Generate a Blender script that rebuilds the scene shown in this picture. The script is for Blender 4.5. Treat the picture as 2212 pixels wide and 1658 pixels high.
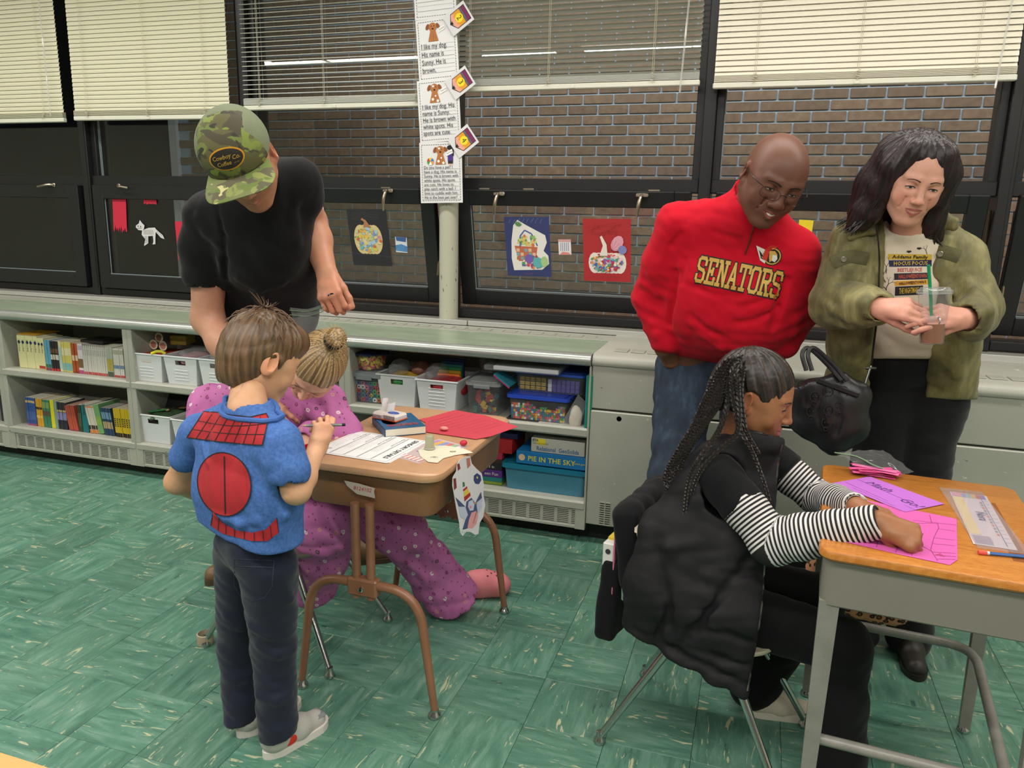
import bpy, bmesh, math, random
import numpy as np
from mathutils import Vector, Matrix, noise as mnoise
from mathutils.bvhtree import BVHTree
PI=math.pi
for o in list(bpy.data.objects): bpy.data.objects.remove(o)
SC=bpy.context.scene; COL=SC.collection
rng=random.Random(7)
# ---------------------------------------------------------------- camera
CAMZ=1.392; FPX=1661.0; YAW,PITCH,ROLL=math.radians(17.575),math.radians(12.414),math.radians(1.204)
_f=np.array([-math.sin(YAW)*math.cos(PITCH),math.cos(YAW)*math.cos(PITCH),-math.sin(PITCH)])
_r=np.array([math.cos(YAW),math.sin(YAW),0.]); _u=np.cross(_r,_f)
_r2=_r*math.cos(ROLL)+_u*math.sin(ROLL); _u2=-_r*math.sin(ROLL)+_u*math.cos(ROLL)
cd=bpy.data.cameras.new('camera'); cam=bpy.data.objects.new('camera',cd); COL.objects.link(cam)
cam.matrix_world=Matrix(((_r2[0],_u2[0],-_f[0],0),(_r2[1],_u2[1],-_f[1],0),(_r2[2],_u2[2],-_f[2],CAMZ),(0,0,0,1)))
cd.sensor_fit='HORIZONTAL'; cd.sensor_width=36; cd.lens=36*FPX/2212; cd.clip_start=.05; cd.clip_end=100
SC.camera=cam
# ---------------------------------------------------------------- world, lamps, exposure
W=bpy.data.worlds.new('night'); SC.world=W; W.use_nodes=True
W.node_tree.nodes['Background'].inputs[0].default_value=(.045,.07,.13,1); W.node_tree.nodes['Background'].inputs[1].default_value=.35
SC.view_settings.view_transform='Standard'; SC.view_settings.look='None'; SC.view_settings.gamma=1
SC.view_settings.use_curve_mapping=False; SC.view_settings.exposure=0.27
LIGHT_SPOTS=[(x,y) for y in (2.55,.27,-2.1) for x in (-4.98,-3.78,-2.56,-1.14,.08,1.3,2.52)]
def area(name,loc,size,sizey,power,rot=(0,0,0),col=(1,.965,.915)):
    d=bpy.data.lights.new(name,'AREA'); d.shape='RECTANGLE'; d.size=size; d.size_y=sizey; d.energy=power; d.color=col
    o=bpy.data.objects.new(name,d); COL.objects.link(o); o.location=loc; o.rotation_euler=rot; return o
CEIL=2.95
for i,(x,y) in enumerate(LIGHT_SPOTS):
    area('fluorescent_light',(x,y,CEIL-.075),1.15,.2,{2.55:11,.27:17,-2.1:14}[y])
area('brick_fill_light',(.3,4.05,3.0),5.5,.3,66,(math.radians(52),0,0),(1,.97,.95))  # added fill lamp that brightens the bricks outside, no fixture behind it
# ---------------------------------------------------------------- measuring helper: photo pixel -> point on a real plane
def P(px,py,y=None,z=None,x=None):
    d=_f+_r2*(px-1106)/FPX-_u2*(py-829)/FPX
    if y is not None: t=y/d[1]
    elif z is not None: t=(z-CAMZ)/d[2]
    else: t=x/d[0]
    return Vector((d[0]*t,d[1]*t,CAMZ+d[2]*t))
def V(*a): return Vector(a)
# ---------------------------------------------------------------- materials
def lin(c):
    if isinstance(c,str): c=tuple(int(c[i:i+2],16)/255 for i in (0,2,4))
    return tuple((v/12.92 if v<=.04045 else ((v+.055)/1.055)**2.4) for v in c[:3])
_mats={}
class NT:
    def __init__(s,m): s.t=m.node_tree; s.n=s.t.nodes; s.bs=s.n['Principled BSDF']
    def add(s,ty,**k):
        n=s.n.new(ty)
        for a,b in k.items(): setattr(n,a,b)
        return n
    def link(s,a,b): s.t.links.new(a,b)
    def ramp(s,fac,stops,interp='LINEAR'):
        r=s.add('ShaderNodeValToRGB'); r.color_ramp.interpolation=interp
        e=r.color_ramp.elements
        while len(e)<len(stops): e.new(.5)
        for el,(p,c) in zip(e,stops): el.position=p; el.color=(*c,1) if len(c)==3 else c
        s.link(fac,r.inputs[0]); return r.outputs[0]
    def noise(s,vec,scale,detail=3,rough=.5,dist=0):
        n=s.add('ShaderNodeTexNoise'); n.inputs['Scale'].default_value=scale; n.inputs['Detail'].default_value=detail
        n.inputs['Roughness'].default_value=rough; n.inputs['Distortion'].default_value=dist
        if vec is not None: s.link(vec,n.inputs['Vector'])
        return n.outputs['Fac']
    def coord(s,kind='Object',scale=None,rot=None):
        c=s.add('ShaderNodeTexCoord').outputs[kind]
        if scale or rot:
            m=s.add('ShaderNodeMapping')
            if scale: m.inputs['Scale'].default_value=scale
            if rot: m.inputs['Rotation'].default_value=rot
            s.link(c,m.inputs[0]); c=m.outputs[0]
        return c
    def mix(s,fac,a,b,mode='MIX'):
        m=s.add('ShaderNodeMix',data_type='RGBA',blend_type=mode)
        for i,v in ((0,fac),(6,a),(7,b)):
            if isinstance(v,(int,float)): m.inputs[i].default_value=v
            elif isinstance(v,tuple): m.inputs[i].default_value=(*v,1)
            else: s.link(v,m.inputs[i])
        return m.outputs[2]
    def math(s,op,a,b=0,c=0):
        m=s.add('ShaderNodeMath',operation=op)
        for i,v in enumerate((a,b,c)):
            if isinstance(v,(int,float)): m.inputs[i].default_value=v
            else: s.link(v,m.inputs[i])
        return m.outputs[0]
    def bump(s,h,strength=.3,dist=.002):
        b=s.add('ShaderNodeBump'); b.inputs['Strength'].default_value=strength; b.inputs['Distance'].default_value=dist
        s.link(h,b.inputs['Height']); s.link(b.outputs[0],s.bs.inputs['Normal'])
def newmat(name):
    m=bpy.data.materials.new(name); m.use_nodes=True; return m,NT(m)
def M(name,col=(.5,.5,.5),rough=.5,metal=0,var=0,vs=6,bump=0,bs=80,spec=.5,sheen=0,alpha=1,emit=0,attr=None,sss=0):
    if name in _mats: return _mats[name]
    if col==(.5,.5,.5) and len(name)>6 and all(q in '0123456789abcdef' for q in name[-6:]): col=name[-6:]
    m,t=newmat(name); b=t.bs; c=lin(col)
    b.inputs['Base Color'].default_value=(*c,1); b.inputs['Roughness'].default_value=rough; b.inputs['Metallic'].default_value=metal
    b.inputs['Specular IOR Level'].default_value=spec
    if sheen: b.inputs['Sheen Weight'].default_value=sheen; b.inputs['Sheen Roughness'].default_value=.5
    if alpha<1: b.inputs['Alpha'].default_value=alpha
    if sss:
        b.inputs['Subsurface Weight'].default_value=sss; b.inputs['Subsurface Radius'].default_value=(.012,.005,.003); b.inputs['Subsurface Scale'].default_value=1
    src=None
    if attr:
        a=t.add('ShaderNodeAttribute',attribute_name=attr); src=a.outputs['Color']; t.link(src,b.inputs['Base Color'])
    if var:
        n=t.noise(t.coord(),vs,4,.6)
        dk=t.ramp(n,[(.3,(1-var,)*3),(.7,(1+var*.3,)*3)])
        t.link(t.mix(1,src if src else c,dk,'MULTIPLY'),b.inputs['Base Color'])
    if bump: t.bump(t.noise(t.coord(),bs,3,.6),bump,.002)
    if emit: b.inputs['Emission Color'].default_value=(*c,1); b.inputs['Emission Strength'].default_value=emit
    _mats[name]=m; return m
def glassmat(name,tint=(1,1,1),ior=1.5,rough=.0,haze=0):
    if name in _mats: return _mats[name]
    m,t=newmat(name); t.n.remove(t.bs); out=t.n['Material Output']
    tr=t.add('ShaderNodeBsdfTransparent'); tr.inputs[0].default_value=(*tint,1)
    gl=t.add('ShaderNodeBsdfGlossy'); gl.inputs['Roughness'].default_value=rough
    fr=t.add('ShaderNodeLayerWeight'); r0=((ior-1)/(ior+1))**2
    pw=t.math('POWER',fr.outputs['Facing'],5.0); rr=t.math('MULTIPLY_ADD',pw,1-r0,r0)
    mx=t.add('ShaderNodeMixShader'); t.link(rr,mx.inputs[0]); t.link(tr.outputs[0],mx.inputs[1]); t.link(gl.outputs[0],mx.inputs[2])
    o=mx
    if haze:
        df=t.add('ShaderNodeBsdfDiffuse'); df.inputs[0].default_value=(.9,.9,.9,1)
        m2=t.add('ShaderNodeMixShader'); m2.inputs[0].default_value=haze; t.link(mx.outputs[0],m2.inputs[1]); t.link(df.outputs[0],m2.inputs[2]); o=m2
    t.link(o.outputs[0],out.inputs[0]); _mats[name]=m; return m
# ---------------------------------------------------------------- objects
def tag(o,label=None,cat=None,group=None,kind=None):
    for k,v in (('label',label),('category',cat),('group',group),('kind',kind)):
        if v: o[k]=v
    return o
def empty(name,loc,rz=0,label=None,cat=None,group=None,kind=None):
    o=bpy.data.objects.new(name,None); COL.objects.link(o); o.location=loc; o.rotation_euler=(0,0,rz); o.empty_display_size=.05
    return tag(o,label,cat,group,kind)
def link(name,me,parent=None,m=None):
    o=bpy.data.objects.new(name,me); COL.objects.link(o)
    if m is not None and not me.materials: me.materials.append(m)
    if parent is not None: o.parent=parent
    return o
def copy_tree(o,parent=None,loc=None,rz=None,label=None,group=None):
    c=o.copy(); COL.objects.link(c); c.parent=parent
    if loc is not None: c.location=loc
    if rz is not None: c.rotation_euler=(0,0,rz)
    if label: c['label']=label
    if group: c['group']=group
    for ch in list(o.children): copy_tree(ch,c)
    return c
def rot3(rx=0,ry=0,rz=0):
    return (Matrix.Rotation(rz,3,'Z')@Matrix.Rotation(ry,3,'Y')@Matrix.Rotation(rx,3,'X'))
class MB:
    """collects shapes, links them as ONE mesh object"""
    def __init__(s): s.v=[]; s.f=[]; s.mi=[]; s.cur=0; s.X=None
    def _add(s,vs,fs):
        n=len(s.v)
        for p in vs:
            p=Vector(p)
            if s.X is not None: p=s.X@p
            s.v.append(p)
        for f in fs: s.f.append([i+n for i in f]); s.mi.append(s.cur)
        return s
    def box(s,lo,hi,c=0,R=None,o=None):
        """box lo..hi with chamfer c; optional rotation R about o"""
        lo=Vector(lo); hi=Vector(hi); h=(hi-lo)/2; m=(hi+lo)/2
        c=min(c,h.x*.95,h.y*.95,h.z*.95)
        vs=[]; fs=[]
        if c<=0:
            vs=[Vector((x*h.x,y*h.y,z*h.z)) for z in (-1,1) for y in (-1,1) for x in (-1,1)]
            fs=[(0,2,3,1),(4,5,7,6),(0,1,5,4),(2,6,7,3),(0,4,6,2),(1,3,7,5)]
        else:
            idx={}
            for sx in (-1,1):
                for sy in (-1,1):
                    for sz in (-1,1):
                        for a in range(3):
                            q=[sx*(h.x-c),sy*(h.y-c),sz*(h.z-c)]; q[a]+= (sx,sy,sz)[a]*c
                            idx[(sx,sy,sz,a)]=len(vs); vs.append(Vector(q))
            for a in range(3):
                b,d=(a+1)%3,(a+2)%3
                for sg in (-1,1):
                    q=[]
                    for (p,r) in ((-1,-1),(1,-1),(1,1),(-1,1)):
                        k=[0,0,0]; k[a]=sg; k[b]=p; k[d]=r; q.append(idx[(*k,a)])
                    fs.append(q if sg>0 else q[::-1])
            for a in range(3):
                b,d=(a+1)%3,(a+2)%3
                for p in (-1,1):
                    for r in (-1,1):
                        k0=[0]*3;k1=[0]*3; k0[a]=-1;k1[a]=1
                        for k in (k0,k1): k[b]=p;k[d]=r
                        q=[idx[(*k0,b)],idx[(*k1,b)],idx[(*k1,d)],idx[(*k0,d)]]
                        fs.append(q if p*r<0 else q[::-1])
            for sx in (-1,1):
                for sy in (-1,1):
                    for sz in (-1,1):
                        q=[idx[(sx,sy,sz,a)] for a in range(3)]
                        fs.append(q if sx*sy*sz>0 else q[::-1])
        if R is None: vs=[v+m for v in vs]
        elif o is None: vs=[R@v+m for v in vs]
        else:
            o=Vector(o); vs=[R@(v+m-o)+o for v in vs]
        return s._add(vs,fs)
    def tube(s,pts,r,seg=10,caps=True,closed=False,flat=None):
        pts=[Vector(p) for p in pts]; n=len(pts)
        rs=r if isinstance(r,(list,tuple)) else [r]*n
        vs=[];fs=[]; up=None
        for i,p in enumerate(pts):
            if closed: t=(pts[(i+1)%n]-pts[i-1])
            else: t=(pts[min(i+1,n-1)]-pts[max(i-1,0)])
            if t.length<1e-9: t=Vector((0,0,1))
            t.normalize()
            if up is None: up=Vector((0,0,1)) if abs(t.z)<.9 else Vector((1,0,0))
            a=t.cross(up)
            if a.length<1e-6: a=t.orthogonal()
            a.normalize(); b=a.cross(t).normalized(); up=b
            for k in range(seg):
                th=2*PI*k/seg; ca,sa=math.cos(th),math.sin(th)
                if flat: sa*=flat
                vs.append(p+(a*ca+b*sa)*rs[i])
        m=n if closed else n-1
        for i in range(m):
            for k in range(seg):
                j=(i+1)%n; fs.append((i*seg+k,i*seg+(k+1)%seg,j*seg+(k+1)%seg,j*seg+k))
        if caps and not closed:
            fs.append(tuple(range(seg))[::-1]); fs.append(tuple((n-1)*seg+k for k in range(seg)))
        return s._add(vs,fs)
    def lathe(s,prof,loc=(0,0,0),seg=20,R=None,sx=1,sy=1,square=0):
        """prof [(r,z)]"""
        vs=[];fs=[]; loc=Vector(loc); n=len(prof)
        for (r,z) in prof:
            for k in range(seg):
                th=2*PI*(k+.5)/seg; c,q=math.cos(th),math.sin(th)
                if square:
                    e=2/(2+square*6); c=math.copysign(abs(c)**e,c); q=math.copysign(abs(q)**e,q)
                v=Vector((c*r*sx,q*r*sy,z)); vs.append((R@v if R is not None else v)+loc)
        for i in range(n-1):
            for k in range(seg): fs.append((i*seg+k,i*seg+(k+1)%seg,(i+1)*seg+(k+1)%seg,(i+1)*seg+k))
        if prof[0][0]>1e-5: fs.append(tuple(range(seg))[::-1])
        if prof[-1][0]>1e-5: fs.append(tuple((n-1)*seg+k for k in range(seg)))
        return s._add(vs,fs)
    def prism(s,poly,h,o=(0,0,0),ax=((1,0,0),(0,1,0),(0,0,1)),z0=0):
        """2d polygon extruded by h along third axis"""
        o=Vector(o); a,b,c=[Vector(q) for q in ax]; n=len(poly)
        vs=[o+a*x+b*y+c*z0 for x,y in poly]+[o+a*x+b*y+c*(z0+h) for x,y in poly]
        fs=[tuple(range(n))[::-1],tuple(range(n,2*n))]+[(i,(i+1)%n,n+(i+1)%n,n+i) for i in range(n)]
        return s._add(vs,fs)
    def ball(s,c,r,seg=10,rings=6,R=None):
        if not isinstance(r,(tuple,list,Vector)): r=(r,r,r)
        vs=[];fs=[]; c=Vector(c)
        for i in range(rings+1):
            ph=PI*i/rings
            for k in range(seg):
                th=2*PI*k/seg; v=Vector((r[0]*math.sin(ph)*math.cos(th),r[1]*math.sin(ph)*math.sin(th),r[2]*math.cos(ph)))
                vs.append((R@v if R is not None else v)+c)
        for i in range(rings):
            for k in range(seg): fs.append((i*seg+k,(i+1)*seg+k,(i+1)*seg+(k+1)%seg,i*seg+(k+1)%seg))
        return s._add(vs,fs)
    def mesh(s,name,mats,smooth=False,shade_angle=None):
        me=bpy.data.meshes.new(name); me.from_pydata([tuple(v) for v in s.v],[],s.f)
        if not isinstance(mats,(list,tuple)): mats=[mats]
        for m in mats: me.materials.append(m)
        if len(mats)>1: me.polygons.foreach_set('material_index',s.mi)
        if smooth:
            me.polygons.foreach_set('use_smooth',[True]*len(s.f))
            try: me.set_sharp_from_angle(angle=math.radians(shade_angle or 40))
            except Exception: pass
        me.update(); return me
    def build(s,name,mats,parent=None,smooth=False,angle=None):
        return link(name,s.mesh(name,mats,smooth,angle),parent)
def rnd_rect(w,h,r,n=5):
    """rounded rectangle outline centred on 0"""
    pts=[]
    for cx,cy,a0 in ((w/2-r,h/2-r,0),(-w/2+r,h/2-r,90),(-w/2+r,-h/2+r,180),(w/2-r,-h/2+r,270)):
        for k in range(n+1):
            a=math.radians(a0+90*k/n); pts.append((cx+r*math.cos(a),cy+r*math.sin(a)))
    return pts
def bez(a,b,c,d,n=10):
    a,b,c,d=[Vector(q) for q in (a,b,c,d)]
    return [a*(1-t)**3+b*3*t*(1-t)**2+c*3*t*t*(1-t)+d*t**3 for t in [i/n for i in range(n+1)]]
def spline(pts,n=6):
    pts=[Vector(p) for p in pts]; q=[pts[0]*2-pts[1]]+pts+[pts[-1]*2-pts[-2]]; out=[]
    for i in range(1,len(q)-2):
        for k in range(n):
            t=k/n; p0,p1,p2,p3=q[i-1:i+3]
            out.append(.5*((2*p1)+(p2-p0)*t+(2*p0-5*p1+4*p2-p3)*t*t+(3*p1-p0-3*p2+p3)*t**3))
    out.append(pts[-1]); return out
def frame(o,u,v):
    """matrix with x=u, y~v"""
    u=Vector(u).normalized(); v=Vector(v); n=u.cross(v).normalized(); v=n.cross(u)
    m=Matrix((( u.x,v.x,n.x,0),(u.y,v.y,n.y,0),(u.z,v.z,n.z,0),(0,0,0,1))); m.translation=Vector(o); return m
# ---------------------------------------------------------------- lettering
_tc={}
def text_geo(s,size,bold=0,align='CENTER',res=2,shear=0,space=1,line=1):
    c=bpy.data.curves.new('t','FONT'); c.body=s; c.size=size; c.align_x=align; c.resolution_u=res; c.offset=bold*size; c.shear=shear
    c.space_character=space; c.space_line=line
    o=bpy.data.objects.new('t',c); COL.objects.link(o)
    me=bpy.data.meshes.new_from_object(o); vs=[v.co.copy() for v in me.vertices]; fs=[list(p.vertices) for p in me.polygons]
    bpy.data.objects.remove(o); bpy.data.curves.remove(c); bpy.data.meshes.remove(me)
    return vs,fs
def text(mb,s,size,X,bold=0,align='CENTER',shear=0,space=1,line=1,res=2,sx=1):
    """add flat text to MB under matrix X (x right, y up)"""
    vs,fs=text_geo(s,size,bold,align,res,shear,space,line)
    mb._add([X@Vector((v.x*sx,v.y,0)) for v in vs],fs)
# ---------------------------------------------------------------- signed-distance sculpting (surface nets)
class Sdf:
    def __init__(s,lo,hi,vox):
        s.lo=np.array(lo,float); s.vox=vox; s.n=np.ceil((np.array(hi,float)-s.lo)/vox).astype(int)+1
        s.ax=[s.lo[i]+vox*np.arange(s.n[i]) for i in range(3)]
        s.D=np.full(s.n,.2,np.float32)
    def sub(s,lo,hi):
        a=np.clip(np.floor((np.array(lo)-s.lo)/s.vox).astype(int),0,s.n); b=np.clip(np.ceil((np.array(hi)-s.lo)/s.vox).astype(int)+1,0,s.n)
        if (b<=a).any(): return None
        sl=tuple(slice(a[i],b[i]) for i in range(3))
        X,Y,Z=np.meshgrid(*[s.ax[i][a[i]:b[i]].astype(np.float32) for i in range(3)],indexing='ij')
        return sl,X,Y,Z
    def comb(s,sl,d,k,op):
        D=s.D[sl]
        if op=='sub': D=-D
        if op=='and': D=-D; d=-d
        if k>0:
            h=np.maximum(k-np.abs(D-d),0)/k; r=np.minimum(D,d)-h*h*k*.25
        else: r=np.minimum(D,d)
        if op in('sub','and'): r=-r
        s.D[sl]=r
    def cap(s,a,b,ra,rb=None,k=.01,op='add',flat=None):
        """tapered capsule; flat=(dir,f) squashes across dir"""
        rb=ra if rb is None else rb; a=np.array(a,float); b=np.array(b,float); R=max(ra,rb)
        pad=R+k+3*s.vox
        g=s.sub(np.minimum(a,b)-pad,np.maximum(a,b)+pad)
        if g is None: return s
        sl,X,Y,Z=g; ab=b-a; L=max((ab**2).sum(),1e-12)
        px,py,pz=X-a[0],Y-a[1],Z-a[2]
        t=np.clip((px*ab[0]+py*ab[1]+pz*ab[2])/L,0,1)
        qx,qy,qz=px-t*ab[0],py-t*ab[1],pz-t*ab[2]
        if flat:
            n=np.array(flat[0],float); n/=np.linalg.norm(n); w=(qx*n[0]+qy*n[1]+qz*n[2]); e=1/flat[1]-1
            qx=qx+w*n[0]*e; qy=qy+w*n[1]*e; qz=qz+w*n[2]*e
        d=np.sqrt(qx*qx+qy*qy+qz*qz)-(ra+(rb-ra)*t)
        s.comb(sl,d,k,op); return s
    def path(s,pts,rs,k=.01,op='add',flat=None):
        if not isinstance(rs,(list,tuple)): rs=[rs]*len(pts)
        for i in range(len(pts)-1): s.cap(pts[i],pts[i+1],rs[i],rs[i+1],k,op,flat)
        return s
    def ell(s,c,r,R=None,k=.01,op='add'):
        c=np.array(c,float); r=np.array(r,float); m=r.max()+k+3*s.vox
        g=s.sub(c-m,c+m)
        if g is None: return s
        sl,X,Y,Z=g; X=X-c[0];Y=Y-c[1];Z=Z-c[2]
        if R is not None:
            A=np.array(R.transposed() if hasattr(R,'transposed') else R.T,float)
            X,Y,Z=[A[i,0]*X+A[i,1]*Y+A[i,2]*Z for i in range(3)]
        k0=np.sqrt((X/r[0])**2+(Y/r[1])**2+(Z/r[2])**2); k1=np.sqrt((X/r[0]**2)**2+(Y/r[1]**2)**2+(Z/r[2]**2)**2)+1e-9
        s.comb(sl,k0*(k0-1)/k1,k,op); return s
    def rbox(s,c,h,rad=.01,R=None,k=.01,op='add'):
        c=np.array(c,float); h=np.array(h,float); m=np.linalg.norm(h)+k+3*s.vox
        g=s.sub(c-m,c+m)
        if g is None: return s
        sl,X,Y,Z=g; X=X-c[0];Y=Y-c[1];Z=Z-c[2]
        if R is not None:
            A=np.array(R.transposed(),float); X,Y,Z=[A[i,0]*X+A[i,1]*Y+A[i,2]*Z for i in range(3)]
        q=[np.abs(w)-(h[i]-rad) for i,w in enumerate((X,Y,Z))]
        d=np.sqrt(sum(np.maximum(w,0)**2 for w in q))+np.minimum(np.maximum(np.maximum(q[0],q[1]),q[2]),0)-rad
        s.comb(sl,d,k,op); return s
    def plane(s,p,n,k=0,op='and'):
        """keep the side the normal points away from"""
        n=np.array(n,float); n/=np.linalg.norm(n); p=np.array(p,float)
        d=(s.ax[0][:,None,None]-p[0])*n[0]+(s.ax[1][None,:,None]-p[1])*n[1]+(s.ax[2][None,None,:]-p[2])*n[2]
        s.comb((slice(None),)*3,d.astype(np.float32),k,op); return s
    def shell(s,t,keep=None):
        s.D=np.abs(s.D+t)-t; return s
    def surf(s,px,py):
        """first surface point seen along the camera ray through a photo pixel"""
        a=np.array((0,0,CAMZ)); b=np.array(P(px,py,y=1.)) ; d=(b-a)/np.linalg.norm(b-a)
        ts=np.arange(.9,4.2,s.vox*.5); q=a+ts[:,None]*d; i=np.round((q-s.lo)/s.vox).astype(int); ok=((i>=0)&(i<s.n)).all(1)
        for k in np.nonzero(ok)[0]:
            if s.D[tuple(i[k])]<0: return Vector(q[k]),Vector(d)
        return None,Vector(d)
    def fold(s,pts,r,depth=.5,op='sub',k=.012):
        """crease (sub) or ridge (add) following the visible surface"""
        o=[]
        for p in pts:
            q,d=s.surf(*p)
            if q is None: return s
            o.append(q+d*(r*(-1+depth) if op=='sub' else r*(1-depth)))
        n=len(o); s.path(o,[r*(.45+.55*math.sin(PI*(i+.5)/n)) for i in range(n)],k=k,op=op); return s
    def wrinkle(s,amp,sc,seed=0,stretch=(1,1,1),ridge=True,band=.05):
        r=np.random.RandomState(seed); g=s.sub(s.lo,s.lo+s.vox*s.n); sl,X,Y,Z=g
        m=np.abs(s.D)<band
        x,y,z=X[m]*stretch[0],Y[m]*stretch[1],Z[m]*stretch[2]; t=0
        for i in range(4):
            a=r.normal(size=3); a/=np.linalg.norm(a); b=r.normal(size=3)
            w=sc*(1+.45*i); ph=r.rand()*6
            v=np.sin((a[0]*x+a[1]*y+a[2]*z)*w+ph+1.7*np.sin((b[0]*x+b[1]*y+b[2]*z)*w*.45+ph*2))
            t=t+((1-2*np.abs(v)) if ridge else v)/(1+.5*i)
        s.D[m]+=(amp*t*.5).astype(np.float32); return s
    def mesh(s):
        D=s.D; n=s.n; ins=D<0
        # cells
        c=np.zeros((n[0]-1,n[1]-1,n[2]-1),np.int8)
        for i in (0,1):
            for j in (0,1):
                for k in (0,1): c+=ins[i:n[0]-1+i,j:n[1]-1+j,k:n[2]-1+k]
        act=(c>0)&(c<8); idx=np.full(act.shape,-1,np.int64); I=np.argwhere(act); idx[act]=np.arange(len(I))
        acc=np.zeros((len(I),3)); cnt=np.zeros(len(I))
        offs=[(i,j,k) for i in (0,1) for j in (0,1) for k in (0,1)]
        for o in offs:
            for a in range(3):
                if o[a]==1: continue
                o2=list(o); o2[a]=1
                d0=D[I[:,0]+o[0],I[:,1]+o[1],I[:,2]+o[2]]; d1=D[I[:,0]+o2[0],I[:,1]+o2[1],I[:,2]+o2[2]]
                m=(d0<0)!=(d1<0); t=np.where(m,d0/(d0-d1+1e-12),0)
                p=np.tile(np.array(o,float),(len(I),1)); p[:,a]+=t
                acc[m]+=p[m]; cnt[m]+=1
        Vv=s.lo+s.vox*(I+acc/np.maximum(cnt,1)[:,None])
        F=[]
        for a in range(3):
            b,d=(a+1)%3,(a+2)%3
            sl0=[slice(None)]*3; sl1=[slice(None)]*3; sl0[a]=slice(0,n[a]-1); sl1[a]=slice(1,n[a])
            for q in (b,d):
                sl0[q]=slice(1,n[q]-1); sl1[q]=slice(1,n[q]-1)
            A=ins[tuple(sl0)]; B=ins[tuple(sl1)]; E=np.argwhere(A!=B)
            if not len(E): continue
            sgn=A[tuple(E.T)]
            base=E.copy(); base[:,b]+=1; base[:,d]+=1
            def cell(db,dd):
                q=base.copy(); q[:,b]-=db; q[:,d]-=dd; return idx[q[:,0],q[:,1],q[:,2]]
            q=np.stack([cell(1,1),cell(0,1),cell(0,0),cell(1,0)],1)
            q[~sgn]=q[~sgn][:,::-1]; F.append(q)
        F=np.concatenate(F) if F else np.zeros((0,4),int)
        F=F[(F>=0).all(1)]
        return Vv,F
def np_mesh(name,parts,mat,colors=None,smooth=True):
    """parts list of (V,F); colors list of (N,3) linear"""
    off=0; Vs=[];Fs=[]
    for v,f in parts: Vs.append(v); Fs.append(f+off); off+=len(v)
    Vs=np.concatenate(Vs); Fs=np.concatenate(Fs)
    me=bpy.data.meshes.new(name); me.vertices.add(len(Vs)); me.vertices.foreach_set('co',Vs.astype(np.float32).ravel())
    me.loops.add(Fs.size); me.loops.foreach_set('vertex_index',Fs.astype(np.int32).ravel())
    me.polygons.add(len(Fs)); me.polygons.foreach_set('loop_start',np.arange(0,Fs.size,4,dtype=np.int32))
    try: me.polygons.foreach_set('loop_total',np.full(len(Fs),4,np.int32))
    except Exception: pass
    me.polygons.foreach_set('use_smooth',np.ones(len(Fs),bool)); me.update(calc_edges=True)
    if colors is not None:
        C=np.concatenate(colors); a=me.color_attributes.new('col','FLOAT_COLOR','POINT')
        a.data.foreach_set('color',np.concatenate([C,np.ones((len(C),1))],1).astype(np.float32).ravel())
    me.materials.append(mat); return me
def bvh_of(me):
    return BVHTree.FromPolygons([v.co[:] for v in me.vertices],[list(p.vertices) for p in me.polygons])
def drape(mb,vs,fs,X,bvh,direction,off=.002,subdiv=0):
    """project flat geometry (matrix X) along direction onto a surface"""
    d=Vector(direction).normalized(); out=[]
    for v in vs:
        p=X@Vector(v); h=bvh.ray_cast(p-d*.3,d)
        out.append(h[0]-d*off if h[0] is not None else p)
    mb._add(out,fs)
# ================================================================ setting: floor, walls, ceiling
X0,X1,YB,YW=-6.9,3.6,-3.6,3.76
CREAM=M('cream_paint','cfcab6',.6,var=.06,vs=2)
def plainbox(name,lo,hi,m,parent=None,kind='structure',c=0,label=None):
    o=MB().box(lo,hi,c).build(name,m,parent); tag(o,label,kind=kind); return o
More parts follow.
